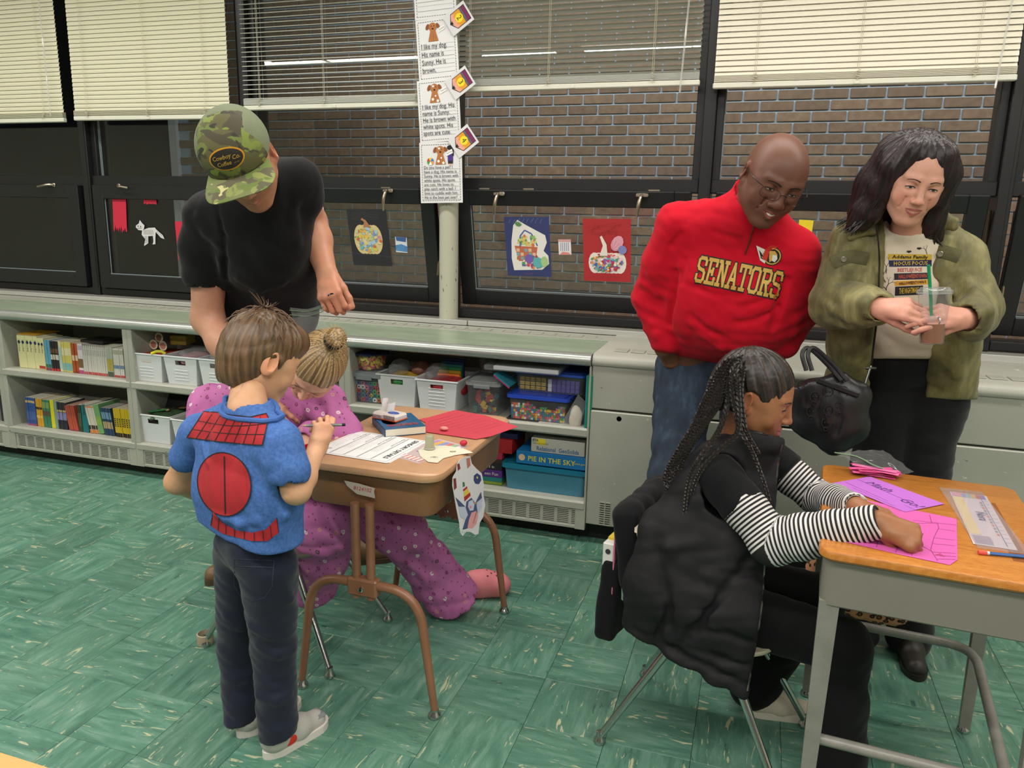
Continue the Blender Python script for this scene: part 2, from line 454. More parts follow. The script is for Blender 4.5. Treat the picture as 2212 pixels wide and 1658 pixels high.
# floor tiles --------------------------------------------------
def tile_mat():
    m,t=newmat('floor_tile'); co=t.coord('Object',(1,1,1)); oi=t.add('ShaderNodeObjectInfo').outputs['Random']
    geo=t.add('ShaderNodeNewGeometry').outputs['Position']
    off=t.add('ShaderNodeVectorMath',operation='SCALE'); t.link(oi,off.inputs['Scale']); off.inputs[0].default_value=(37,91,0)
    ad=t.add('ShaderNodeVectorMath',operation='ADD'); t.link(co,ad.inputs[0]); t.link(off.outputs[0],ad.inputs[1])
    mp=t.add('ShaderNodeMapping'); mp.inputs['Scale'].default_value=(1,5.5,1); t.link(ad.outputs[0],mp.inputs[0]); v=mp.outputs[0]
    n1=t.noise(v,6,5,.62,.5); base=t.ramp(n1,[(.3,lin('456d5d')),(.5,lin('568370')),(.72,lin('779a8a'))])
    tone=t.ramp(oi,[(0,(.86,.86,.86)),(1,(1.1,1.1,1.1))]); base=t.mix(1,base,tone,'MULTIPLY')
    dens=t.noise(ad.outputs[0],9,2); dk=t.noise(v,11,3,.6,.9); dkm=t.ramp(dk,[(.655,(0,0,0)),(.69,(1,1,1))])
    st=t.noise(v,9,4,.6,1.6); lim=t.math('ADD',t.math('MULTIPLY',dens,.22),st)
    stm=t.ramp(lim,[(.74,(0,0,0)),(.775,(1,1,1))])
    base=t.mix(t.math('MULTIPLY',dkm,.6),base,lin('173a3c'))
    base=t.mix(t.math('MULTIPLY',stm,.72),base,lin('c9c6a0'))
    wear=t.noise(geo,2.1,5,.62); wr=t.ramp(wear,[(.5,(0,0,0)),(.72,(1,1,1))]); sp=t.noise(v,60,3,.7); spr=t.ramp(sp,[(.42,(0,0,0)),(.62,(1,1,1))])
    base=t.mix(t.math('MULTIPLY',t.math('MULTIPLY',wr,spr),.5),base,lin('7f9a82'))
    t.link(base,t.bs.inputs['Base Color']); r=t.ramp(wear,[(.3,(.2,.2,.2)),(.7,(.38,.38,.38))]); t.link(r,t.bs.inputs['Roughness'])
    t.bump(t.noise(v,30,3),.08,.001); t.bs.inputs['Specular IOR Level'].default_value=.45
    return m
TILE=tile_mat(); TS=.2286; GX,GY=-.752,1.829
floor=plainbox('floor',(X0,YB,-.1),(X1,YW+.1,-.004),M('tile_joint','16302a',.7))
vis=[];rest=[]
for j in range(int((YB-GY)/TS)-1,int((YW-GY)/TS)+1):
    for i in range(int((X0-GX)/TS)-1,int((X1-GX)/TS)+1):
        cx,cy=GX+(i+.5)*TS,GY+(j+.5)*TS
        d=Vector((cx,cy,-CAMZ)); w=d.dot(Vector(_f)); px=1106+FPX*d.dot(Vector(_r2))/w if w>0 else -9e9; py=829-FPX*d.dot(Vector(_u2))/w if w>0 else 9e9
        (vis if (w>0 and -90<px<2300 and py<1790 and cy<3.3) else rest).append((i,j,cx,cy,px,py))
tme=MB().box((-TS/2+.0005,-TS/2+.0005,-.004),(TS/2-.0005,TS/2-.0005,0),.0007).mesh('tile',TILE)
vis.sort(key=lambda q:-q[5]); rest+=vis[300:]; vis=vis[:300]
for (i,j,cx,cy,_,_) in vis:
    o=link('tile',tme,floor); o.location=(cx,cy,0); o.rotation_euler=(0,0,PI/2 if (i+j)%2 else 0)
mb=MB()
for (i,j,cx,cy,_,_) in rest: mb.box((cx-TS/2+.0005,cy-TS/2+.0005,-.004),(cx+TS/2-.0005,cy+TS/2-.0005,0))
mb.build('tiles',TILE,floor)['kind']='stuff'
# shell --------------------------------------------------------
plainbox('wall_left',(X0-.1,YB,0),(X0,YW+.1,CEIL),CREAM); plainbox('wall_right',(X1,YB,0),(X1+.1,YW+.1,CEIL),CREAM)
wb=plainbox('wall_back',(X0-.1,YB-.1,0),(X1+.1,YB,CEIL),M('back_wall_tan','8d8271',.6,var=.06,vs=2))
plainbox('wall_front',(X0,YW,0),(X1,YW+.2,.86),CREAM)
plainbox('trim_1',(X0,YW-.02,2.79),(X1,YW+.2,CEIL),M('cream_paint'))
# ceiling tiles
ceil=plainbox('ceiling',(X0-.1,YB-.1,CEIL),(X1+.1,YW+.2,CEIL+.08),M('ceiling_white','d9d7cf',.8,var=.04,vs=9))
cme=MB().box((-.298,-.298,-.012),(.298,.298,0),.006).mesh('ceiling_panel',M('ceiling_white'))
n=0
for i in range(17):
    for j in range(12):
        x,y=X0+.3+.61*i,YB+.3+.61*j
        if x<X1-.25 and y<YW and n<300:
            o=link('ceiling_panel',cme,ceil); o.location=(x,y,CEIL); n+=1
LGL=M('lamp_diffuser','fff6e4',.5,emit=3.2)
for k,(x,y) in enumerate(LIGHT_SPOTS):
    t=empty('ceiling_light',(x,y,CEIL-.012),0,'white fluorescent ceiling light fixture above the classroom','light','ceiling lights over the classroom')
    if k==0:
        f=MB().box((-.6,-.13,-.05),(.6,.13,0),.01).mesh('housing',M('white_metal','dedcd4',.4)); g=MB().box((-.57,-.1,-.062),(.57,.1,-.05),.004).mesh('diffuser',LGL)
    link('housing',f,t); link('diffuser',g,t)
# back wall dressing (seen only as reflections in the glass)
d=tag(MB().box((-3.4,YB,0),(-2.45,YB+.05,2.1),.01).build('door_1',M('door_wood','7a4a26',.4,var=.15,vs=3)),kind='structure')
MB().ball((-2.55,YB+.09,1.02),.03).build('door_handle',M('steel','a8a8a4',.25,1),d)
b=empty('bulletin_board',(-1.2,YB+.02,1.0),0,'bulletin board with a wooden frame on the back wall','board','boards on the back wall')
MB().box((-1,-.02,0),(1,.015,1.15),.01).build('frame',M('door_wood'),b); MB().box((-.95,.01,.05),(.95,.03,1.1)).build('backing',M('violet_paper','4a3a78',.7),b)
c2=copy_tree(b,loc=(2.0,YB+.02,1.0)); 
for q,(x,w,h,c) in enumerate([(-6.0,.8,1.9,'5c4a36'),(-5.0,.8,1.9,'5c4a36'),(-4.1,.5,1.2,'3d3d3d'),(.35,.6,1.9,'6b5136')]):
    t=empty('storage_cabinet',(x,YB+.27,0),0,['tall brown cabinet at the left end of the back wall','tall brown cabinet second from the left on the back wall','short dark cabinet beside the back door','tall brown cabinet right of the violet board'][q],'cabinet')
    mm=M('cab'+c,c,.5); MB().box((-w/2,-.25,0),(w/2,.25,h),.01).build('body',mm,t)
    for s in (-1,1):
        dd=MB().box((s*w/4-w/4+.01,.25,.06),(s*w/4+w/4-.01,.27,h-.03),.005).build('door',mm,t); MB().box((s*.03-.008,.27,h/2),(s*.03+.008,.295,h/2+.12),.004).build('handle',M('steel'),dd)
# ================================================================ courtyard wall of bricks
YO=5.42; BP,BR=.2105,.0668
def brick_mat():
    m,t=newmat('brick'); oi=t.add('ShaderNodeObjectInfo').outputs['Random']; g=t.add('ShaderNodeNewGeometry').outputs['Position']
    n=t.noise(g,22,4,.65); base=t.ramp(n,[(.3,lin('705c4c')),(.7,lin('87725f'))]); tone=t.ramp(oi,[(0,(.8,.78,.78)),(1,(1.12,1.08,1.04))])
    t.link(t.mix(1,base,tone,'MULTIPLY'),t.bs.inputs['Base Color']); t.bs.inputs['Roughness'].default_value=.85; t.bump(t.noise(g,90,3),.4,.003); return m
BRK=brick_mat(); bx0,bx1=-4.62,3.9
bw=plainbox('wall_outside',(bx0,YO+.01,-.1),(bx1,YO+.2,4.3),M('mortar','a4b4c4',.9,var=.1,vs=40))
bme=MB().box((-BP/2+.006,-.0015,-BR/2+.0055),(BP/2-.006,.02,BR/2-.0055),.002).mesh('brick',BRK)
zones=[(1015,190,1505,390),(1550,180,2150,392),(600,240,905,385),(1010,440,1400,640),(700,435,930,615),(385,262,450,380),(1020,0,1500,180),(2095,440,2125,540)]
bv=[];br=[]
for j in range(-1,64):
    for i in range(0,41):
        x=bx0+BP*(i+.5+(j%2)*.5); z=j*BR+.03
        if x>bx1: continue
        d=Vector((x,YO,z-CAMZ)); w=d.dot(Vector(_f)); px=1106+FPX*d.dot(Vector(_r2))/w; py=829-FPX*d.dot(Vector(_u2))/w
        k=next((q for q,zz in enumerate(zones) if zz[0]-25<px<zz[2]+25 and zz[1]-8<py<zz[3]+8),99)
        (bv if k<99 else br).append((k,x,z))
bv.sort(); br+=bv[300:]; bv=bv[:300]
for k,x,z in bv:
    o=link('brick',bme,bw); o.location=(x,YO,z)
mb=MB()
for k,x,z in br: mb.box((x-BP/2+.006,YO+.001,z-BR/2+.0055),(x+BP/2-.006,YO+.02,z+BR/2-.0055))
mb.build('bricks',BRK,bw)['kind']='stuff'
plainbox('trim_2',(bx0-.07,YO-.03,-.1),(bx0,YO+.25,4.3),M('pale_downpipe','b9bcc0',.5))
plainbox('ground',(-16,YW+.2,-.2),(6,9,-.05),M('asphalt','2c2c2e',.9))
plainbox('wall_backdrop',(-16,7.6,-.1),(bx0,7.8,4.6),M('dark_render','15161a',.9))  # added backdrop, near-black colour stands for the darkness beyond the left windows
# ================================================================ windows
BLK=M('black_aluminium','1d1d1f',.38,var=.1,vs=5,spec=.4); GL=glassmat('window_glass',(.93,.96,.95),1.5)
STEEL=M('brushed_nickel','b8aa98',.3,1); WINS=[(-5.0,-3.872),(-3.872,-2.735),(-2.735,-1.565),(-1.565,-.277),(-.277,.935),(.935,2.15),(2.15,3.4)]
TILT=[0,0,12,12.5,12.5,12,0]
def sash(parent,a,b,tilt,k):
    s=empty('sash',(0,YW-.035,1.512)); s.parent=parent; s.rotation_euler=(math.radians(tilt),0,0)
    l,r=a+.055,b-.055
    if k==3: l=a+.06
    H=.605; fw=.078; m=MB()
    y0,y1=-.012,.035
    m.box((l,y0,-H),(l+fw,y1,0),.004).box((r-fw,y0,-H),(r,y1,0),.004).box((l+fw-.002,y0,-fw),(r-fw+.002,y1,0),.004).box((l+fw-.002,y0,-H),(r-fw+.002,y1,-H+.085),.004)
    m.build('frame',BLK,s)
    MB().box((l+fw,.008,-H+.085),(r-fw,.014,-fw)).build('glass',GL,s)
    MB().box((l+fw-.001,-.004,-H+.085),(r-fw+.001,-.001,-H+.09)).box((l+fw-.001,.0,-H+.085),(l+fw+.004,.004,-fw)).build('gasket',M('pale_seal','7f8c90',.5),s)
    return s,l,r
for k,(a,b) in enumerate(WINS):
    w=MB()
    w.box((a-.027,YW-.03,.86),(a+.027,YW+.14,2.8),.003)
    w.box((a+.02,YW,.86),(b-.02,YW+.14,.9),.003)                                     # sill rail
    w.box((a+.027,YW-.012,1.506),(b-.027,YW+.1,1.568),.004).box((a+.027,YW+.005,1.566),(a+.062,YW+.1,2.8),.003).box((b-.062,YW+.005,1.566),(b-.027,YW+.1,2.8),.003)
    w.box((a+.027,YW+.005,2.74),(b-.027,YW+.1,2.8),.003)
    w.box((a+.027,YW-.02,.862),(b-.027,YW+.02,.905),.006)
    w.box((a+.012,YW-.032,.9),(a+.018,YW-.028,2.8))
    W_=tag(w.build(f'window_{k+1}',BLK),kind='structure')
    MB().box((a+.06,YW+.045,1.566),(b-.06,YW+.051,2.75)).build('pane',GL,W_)
    if k in(1,4): MB().box((a+.062,YW+.03,1.568),(a+.066,YW+.045,2.74)).build('gasket',M('pale_seal'),W_)
    if k<6:
        s,l,r=sash(W_,a,b,TILT[k],k)
        if k in (3,4,2): 
            lp=MB()
            for x in ([l+.13,l+.36,r-.2] if k==3 else [r-.3]): lp.box((x,YW-.036,1.511),(x+.055,YW-.02,1.519),.002)
            lp.build('latch_plate',STEEL,W_)
def handle(px,py,kind,k):
    """cam handle on a sash top rail"""
    p=P(px,py,y=YW-.05); y=YW-.048; m=MB()
    if kind=='down': m.box((p.x-.03,y-.008,p.z-.008),(p.x+.03,y+.004,p.z+.01),.004).tube(bez((p.x,y-.006,p.z),(p.x+.002,y-.035,p.z+.002),(p.x-.012,y-.04,p.z-.03),(p.x-.014,y-.03,p.z-.1)),[.009,.009,.0085,.008,.0085,.009,.009,.0095,.009,.008,.006],8)
    else:
        s=1 if kind=='right' else -1
        m.box((p.x-s*.02-.012,y-.006,p.z-.012),(p.x-s*.02+.012,y+.004,p.z+.012),.004).tube(bez((p.x-s*.02,y-.005,p.z),(p.x,y-.04,p.z+.002),(p.x+s*.02,y-.035,p.z-.006),(p.x+s*.075,y-.03,p.z-.012)),.007,8)
    wn=bpy.data.objects[f'window_{k}']; m.build('handle',STEEL,wn,True)
handle(110,399,'left',1); handle(262,401,'right',2); handle(838,412,'down',3); handle(1078,419,'down',4); handle(1387,422,'down',4); handle(470,404,'right',2)
# stay arms beside the open sashes
m=MB(); 
for (x,) in ((-1.63,),(.90,),(.99,)): m.tube([(x,YW+.01,1.45),(x+.01,YW+.05,1.25),(x+.005,YW+.03,1.07)],.006,6)
m.build('stay_arm',STEEL,bpy.data.objects['window_4'])
# pipe column standing between the windows
c=MB().lathe([(.05,.85),(.049,.87),(.0485,1.9),(.0485,2.79)],(-1.528,YW-.055,0),28)
pipe_m,t=newmat('pipe_paint'); g=t.coord(); t.link(t.mix(t.ramp(t.noise(t.coord('Object',(1,1,.35)),55,2,.5),[(.69,(0,0,0)),(.72,(1,1,1))]),lin('b4b3a0'),lin('4d4a42')),t.bs.inputs['Base Color']); t.bs.inputs['Roughness'].default_value=.45
tag(c.build('pipe_column',pipe_m,None,True),'pale grey painted round pipe column standing on the window sill','column')
# sill boards
m=MB()
for a,b in ((X0,-3.05),(-3.047,-1.47),(-1.467,-.3),(-.297,1.2),(1.203,X1)):
    m.box((a,3.655,.835),(b,YW+.01,.858),.002)
m.build('trim_3',M('sill_grey','8d8a84',.45,var=.12,vs=12))['kind']='structure'
m=MB()
for a,b in ((X0,-2.4),(-2.395,-1.4),(-1.395,X1)): m.box((a,3.635,.835),(b,3.657,.861),.003)
m.build('trim_4',M('silver_strip','c9c8c4',.3,.5))['kind']='structure'
# ================================================================ blinds
def blind(k,a,b,zb,tilt,mat,cords,crook=0,pitch=.0232,label='',wand=None,zt=2.74,stack=.036):
    y=YW-.075; t=empty('window_blind',((a+b)/2,y,zb),0,label,'blind','venetian blinds along the windows'); t.rotation_euler=(0,crook,0)
    L=b-a; h=L/2
    MB().box((-h,-.014,0),(h,.014,.024),.004).build('bottom_rail',M('blind_white','dcdacb',.4),t)
    w=.0135; prof=[(-w,-.0015),(-w*.5,.0012),(0,.002),(w*.5,.0012),(w,-.0015)]
    R=Matrix.Rotation(math.radians(tilt),3,'X'); mb=MB(); vs=[];fs=[]
    for sx in (-h+.004,h-.004):
        for (yy,zz) in prof: vs.append(R@Vector((sx,yy,zz)))
    fs=[(i,i+1,6+i,5+i) for i in range(4)]; mb._add(vs,fs); me=mb.mesh('slat',mat,True)
    z=stack+.024; n=0
    while z<zt-zb-.03:
        o=link('slat',me,t); o.location=(0,0,z); z+=pitch; n+=1
    st=MB(); q=int((stack-.006)/.0032)
    for i in range(q): st.box((-h+.004,-.0125,.027+i*.0032),(h-.004,.0125,.0285+i*.0032))
    st.build('stacked_slats',mat,t)['kind']='stuff'
    MB().box((-h,-.02,zt-zb-.03),(h,.02,zt-zb),.003).build('head_rail',M('blind_white'),t)
    for u in cords:
        x=-h+L*u; c=MB()
        for dx,yy in ((-.004,-.016),(.003,-.0165)): c.tube([(x+dx,yy,.06),(x+dx,yy,zt-zb-.02)],.0009,4)
        c.tube([(x,.0155,.03),(x,.0155,zt-zb-.02)],.0009,4)
        r=random.Random(k*9+int(u*50)); pts=[(x+r.uniform(-.011,.011),-.018-r.uniform(0,.008),.018+.04*i/22+r.uniform(-.004,.004)) for i in range(23)]
        c.tube(spline(pts,3),.0011,4); c.build('cord',M('cord','c9c2ac',.7),t)
    MB().box((-.012,-.018,.002),(.012,-.013,.016),.002).build('clip',M('blind_white'),t)
    if wand is not None:
        x=-h+L*wand[0]; MB().tube([(x,-.03,zt-zb-.05),(x+wand[1],-.03,wand[2])],.0045,6).build('wand',glassmat('clear_rod',(.9,.9,.88),1.5,.05,.25),t)
CR=M('slat_cream','d3cfb4',.5); CR2=M('slat_warm','e6dfcd',.5); GR=M('slat_grey','d2d2ca',.4,spec=.6)
blind(0,-5.0,-3.935,1.865,74,CR,(.15,.5,.87),0,label='closed cream venetian blind at the far left edge',wand=(.93,.0,.03))
blind(1,-3.86,-2.79,1.868,74,CR,(.1,.5,.86),math.radians(.4),label='closed cream venetian blind above the man in the camouflage cap')
blind(2,-2.70,-1.60,1.905,9,M('slat_thin','dcdcd2',.4),(.1,.45,.92),0,label='open venetian blind left of the dog story chart')
blind(3,-1.475,-.325,1.966,-27,GR,(.06,.4,.82),0,label='half open grey venetian blind right of the dog story chart',wand=(.955,-.03,-.03))
blind(4,-.268,.9,1.95,64,CR2,(.15,.5,.87),0,label='nearly closed cream venetian blind above the woman in green',wand=(.965,-.035,-.03))
blind(5,.97,2.05,1.95,58,CR2,(.15,.5,.87),0,label='cream venetian blind at the far right edge')
# ================================================================ low shelf units, radiator cover
YF=3.08
GP,t=newmat('grey_green_paint'); co=t.coord(); n=t.noise(co,3,3); base=t.ramp(n,[(.3,lin('a0a095')),(.7,lin('adaca1'))])
ch=t.ramp(t.noise(t.coord('Object',(1,1,2.2)),24,5,.75),[(.665,(0,0,0)),(.672,(1,1,1))]); base=t.mix(ch,base,lin('d6d4c4'))
dk=t.ramp(t.noise(t.coord('Object',(.8,1,1.5)),31,4,.7),[(.715,(0,0,0)),(.73,(1,1,1))]); base=t.mix(dk,base,lin('57503e'))
t.link(base,t.bs.inputs['Base Color']); t.bs.inputs['Roughness'].default_value=.42; t.bump(t.noise(co,140,2),.05,.001)
GR2=M('radiator_grey','9b9c90',.42,var=.05,vs=4); DARK=M('toe_black','12140f',.7); SLOT=M('slot_dark','2a1f1a',.8)
CT,t=newmat('counter_green'); n=t.noise(t.coord('Object',(1,3,1)),5,4,.6); base=t.ramp(n,[(.3,lin('8b9a84')),(.7,lin('a0ad94'))])
s_=t.ramp(t.noise(t.coord('Object',(1.2,6,1)),11,3,.6),[(.70,(0,0,0)),(.74,(1,1,1))]); t.link(t.mix(t.math('MULTIPLY',s_,.6),base,lin('5e6655')),t.bs.inputs['Base Color']); t.bs.inputs['Roughness'].default_value=.3
ALU=M('bullnose_metal','b5b7b2',.3,.55,var=.08,vs=9)
UN=[(-5.1,-3.91),(-3.91,-3.032),(-3.032,-1.79),(-1.79,-.632)]
lab=['grey shelf unit at the far left end under the windows','grey open shelf unit holding two rows of books','grey open shelf unit with white bins behind the pink-clad girl','grey open shelf unit with math bins behind the brown desk']
def grille(parent,x0,x1,z0,z1,y,gw=.05,gap=.014,rows=8):
    """slotted plate: dark recess, bars between slots"""
    n=int((x1-x0+gap)/(gw+gap)); W_=n*(gw+gap)-gap; s=x0+((x1-x0)-W_)/2
    MB().box((x0,y+.004,z0),(x1,y+.012,z1)).build('grille_back',SLOT,parent)
    for i in range(n+1):
        a=s+i*(gw+gap)-gap; MB().box((max(x0,a),y-.001,z0),(min(x1,a+gap),y+.005,z1)).build('grille_post',GP,parent)
    m=MB(); p=(z1-z0)/(rows*2+1)
    for r in range(rows+1): m.box((x0,y,z0+p*2*r),(x1,y+.005,z0+p*(2*r+1)))
    m.build('grille_bars',GP,parent)
for k,(a,b) in enumerate(UN):
    t=empty('low_shelf_unit',((a+b)/2,YF,0),0,lab[k],'shelf'); x=-(a+b)/2; A,B=a+x,b+x
    for s,q in ((A,A+.03),(B-(.008 if k==3 else .03),B)): MB().box((s,.0,.08),(q,.5,.784),.003).build('side_panel',GP,t)
    MB().box((A+.03,.46,.08),(B-.03,.48,.784)).build('back_panel',GP,t)
    for z,nm in ((.517,'shelf'),(.19,'bottom_shelf')):
        MB().box((A+.001,-.004,z-.042),(B-.001,.46,z),.008).build(nm,GP,t)
    MB().box((A+.001,.02,.07),(B-.001,.03,.15)).box((A+.001,0.0,.062),(B-.001,.03,.078),.003).box((A+.0005,-.002,.062),(A+.044,.02,.152)).box((B-.044,-.002,.062),(B-.0005,.02,.152)).build('apron',GP,t)
    grille(t,A+.045,B-.045,.078,.148,.002)
    MB().box((A,.075,0),(B,.1,.08)).build('toe_kick',DARK,t)
ct=empty('window_counter',(-2.87,YF,.79),0,'long green counter top with a rounded metal edge under the windows','counter')
m=MB()
for a,b in ((-5.1,-3.052),(-3.048,-.634)): m.box((a+2.87,.03,.015),(b+2.87,.4,.043),.001)
m.build('top_panel',CT,ct)
prof=[(.03,-.005),(.0,-.005),(-.012,.003),(-.017,.012),(-.018,.022),(-.014,.033),(-.004,.042),(.01,.045),(.03,.044)]
m=MB(); vs=[(xx,yy,zz) for xx in (-5.1+2.87,-.634+2.87) for (yy,zz) in prof]; n=len(prof)
m._add(vs,[(i,n+i,n+i+1,i+1) for i in range(n-1)]+[tuple(range(n)),tuple(range(n,2*n))[::-1]]); m.build('metal_edge',ALU,ct,True,60)
MB().box((-5.1+2.87,.398,.012),(-.632+2.87,.556,.044),.001).build('vent_strip',GP,ct)
vme=MB().box((-.022,-.028,0),(.022,.028,.0025),.0015).mesh('vent_plate',M('vent_grey','a5a699',.45))
x=-3.9
while x<-.7:
    o=link('vent_plate',vme,ct); o.location=(x+2.87,.47,.044); x+=.066
# radiator cover at the right
rc=empty('radiator_cover',(.6,YF,0),0,'grey metal radiator cover that the two standing adults lean on','radiator')
A,B=-.63-.6,1.8-.6
MB().box((A,.01,.605),(B,.5,.80),.004).build('upper_panel',GP,rc); MB().box((A,.004,.09),(B,.5,.598),.004).build('lower_panel',GP,rc)
prof=[(.004,.79),(.0,.80),(.003,.815),(.012,.828),(.03,.836),(.56,.838),(.56,.79)]
m=MB(); n=len(prof); vs=[(xx,yy,zz) for xx in (A,B) for (yy,zz) in prof]; m._add(vs,[(i,n+i,n+i+1,i+1) for i in range(n-1)]+[tuple(range(n)),tuple(range(n,2*n))[::-1]]); m.build('top_cover',GP,rc,True,50)
for i in range(34):
    if i%12<10: o=MB().box((A+.07+.07*i,.10,.837),(A+.128+.07*i,.17,.8405),.0015).build('vent_plate',M('vent_grey'),rc)
MB().lathe([(0,-.006),(.008,-.006),(.011,-.002),(.011,.0)],(-.507-.6,.004,.572),14,R=rot3(PI/2)).build('lock',M('steel','a8a8a4',.25,1),rc)
for g in (A+.06,A+.15,A+.35,.5,.6,.7):
    grille(rc,g,g+.045,.095,.2,.0,.045,.005,10)
MB().box((A,.075,0),(B,.1,.09)).build('toe_kick',DARK,rc)
# ================================================================ flat printed sheets
class Sheet:
    """paper with layered flat print; x right, y up, metres, origin = lower left corner"""
    def __init__(s,name,X,w,h,paper,outline=None,thick=.0006,rough=.7):
        s.X=X; s.name=name; s.w=w; s.h=h; s.pal=[]; s.mb=MB(); s.z=.0006; s.base=MB(); s.out=outline
        poly=outline or [(0,0),(w,0),(w,h),(0,h)]
        s.base.X=X; s.base.prism(poly,thick,z0=-thick); s.pm=M('paper_'+paper,paper,rough)
    def c(s,col):
        m=M('ink_'+col,col,.75)
        if m not in s.pal: s.pal.append(m)
        s.mb.cur=s.pal.index(m); return s
    def poly(s,col,pts):
        s.c(col); s.z+=.00002; s.mb._add([s.X@Vector((x,y,s.z)) for x,y in pts],[tuple(range(len(pts)))]); return s
    def rect(s,col,x0,y0,x1,y1): return s.poly(col,[(x0,y0),(x1,y0),(x1,y1),(x0,y1)])
    def ell(s,col,x,y,a,b=None,n=16,rot=0):
        b=a if b is None else b; c,q=math.cos(rot),math.sin(rot)
        return s.poly(col,[(x+a*math.cos(t)*c-b*math.sin(t)*q,y+a*math.cos(t)*q+b*math.sin(t)*c) for t in [2*PI*k/n for k in range(n)]])
    def line(s,col,pts,w):
        s.c(col); s.z+=.00002
        for (x0,y0),(x1,y1) in zip(pts,pts[1:]):
            dx,dy=x1-x0,y1-y0; L=math.hypot(dx,dy) or 1; nx,ny=-dy/L*w/2,dx/L*w/2
            s.mb._add([s.X@Vector((a,b,s.z)) for a,b in ((x0-nx,y0-ny),(x1-nx,y1-ny),(x1+nx,y1+ny),(x0+nx,y0+ny))],[(0,1,2,3)])
        return s
    def dash(s,col,x0,y0,x1,y1,w,d):
        L=math.hypot(x1-x0,y1-y0); n=max(1,int(L/d/2))
        for i in range(n):
            a,b=(2*i)/(2*n),(2*i+1.2)/(2*n); s.line(col,[(x0+(x1-x0)*a,y0+(y1-y0)*a),(x0+(x1-x0)*b,y0+(y1-y0)*b)],w)
        return s
    def text(s,col,x,y,t,size,align='LEFT',bold=0,shear=0,rot=0,space=1,sx=1):
        s.c(col); s.z+=.00002
        text(s.mb,t,size,s.X@Matrix.Translation((x,y,s.z))@Matrix.Rotation(rot,4,'Z'),bold,align,shear,space,1,2,sx); return s
    def scrib(s,col,x0,y0,x1,y1,seed=0,w=.0006,n=14,amp=1):
        """a line of unreadable handwriting"""
        r=random.Random(seed); pts=[]
        for i in range(n+1):
            u=i/n; pts.append((x0+(x1-x0)*u,y0+(y1-y0)*u+r.uniform(-1,1)*.0035*amp))
        return s.line(col,pts,w)
    def done(s,label,cat,group=None,parent=None):
        b=s.base.build(s.name,s.pm,parent)
        if label: tag(b,label,cat,group)
        if s.mb.v: s.mb.build('print',s.pal,b)
        return b
def quadX(c4):
    """frame from 3D corners bl,br,tl -> matrix,w,h"""
    bl,br,tl=[Vector(q) for q in c4]; u=br-bl; v=tl-bl; X=frame(bl,u,v); return X,u.length,(v-u.normalized()*v.dot(u.normalized())).length
# ---------------------------------------------------------------- dog story chart, hung in front of the mullion
YP=3.64
def wallq(y,tl,tr,br,bl):
    tl,tr,br,bl=[P(*q,y=y) for q in (tl,tr,br,bl)]; c=(tl+tr+br+bl)/4; u=((tr-tl)+(br-bl))/2; v=((tl-bl)+(tr-br))/2
    w,h=u.length,v.length; X=frame(c,u,v); X.translation=c-X.to_3x3()@Vector((w/2,h/2,0)); return X,w,h
STORY=[None,['I like my dog.','His name is','Sunny. He is','brown.'],['I like my dog. His','name is Sunny.','He is brown with','white spots. His','spots are cute.'],
['Do you have a pet? I','have a dog. His name is','Sunny. He is brown with','white spots. His spots','are cute. He loves to','play catch with a ball. I','love to cuddle with him.','He is the best pet ever!']]
QC=[((890,-105),(982,-118),(985,34),(896,45)),((899,45),(986,33),(991,168),(904,178)),((902,176),(990,166),(997,303),(906,309)),((908,309),(998,304),(999,438),(907,438))]
LB=['topmost laminated page of the dog story chart, cut off by the frame','laminated chart page reading I like my dog, second page down','laminated chart page about a brown dog with white spots','lowest laminated chart page asking Do you have a pet?']
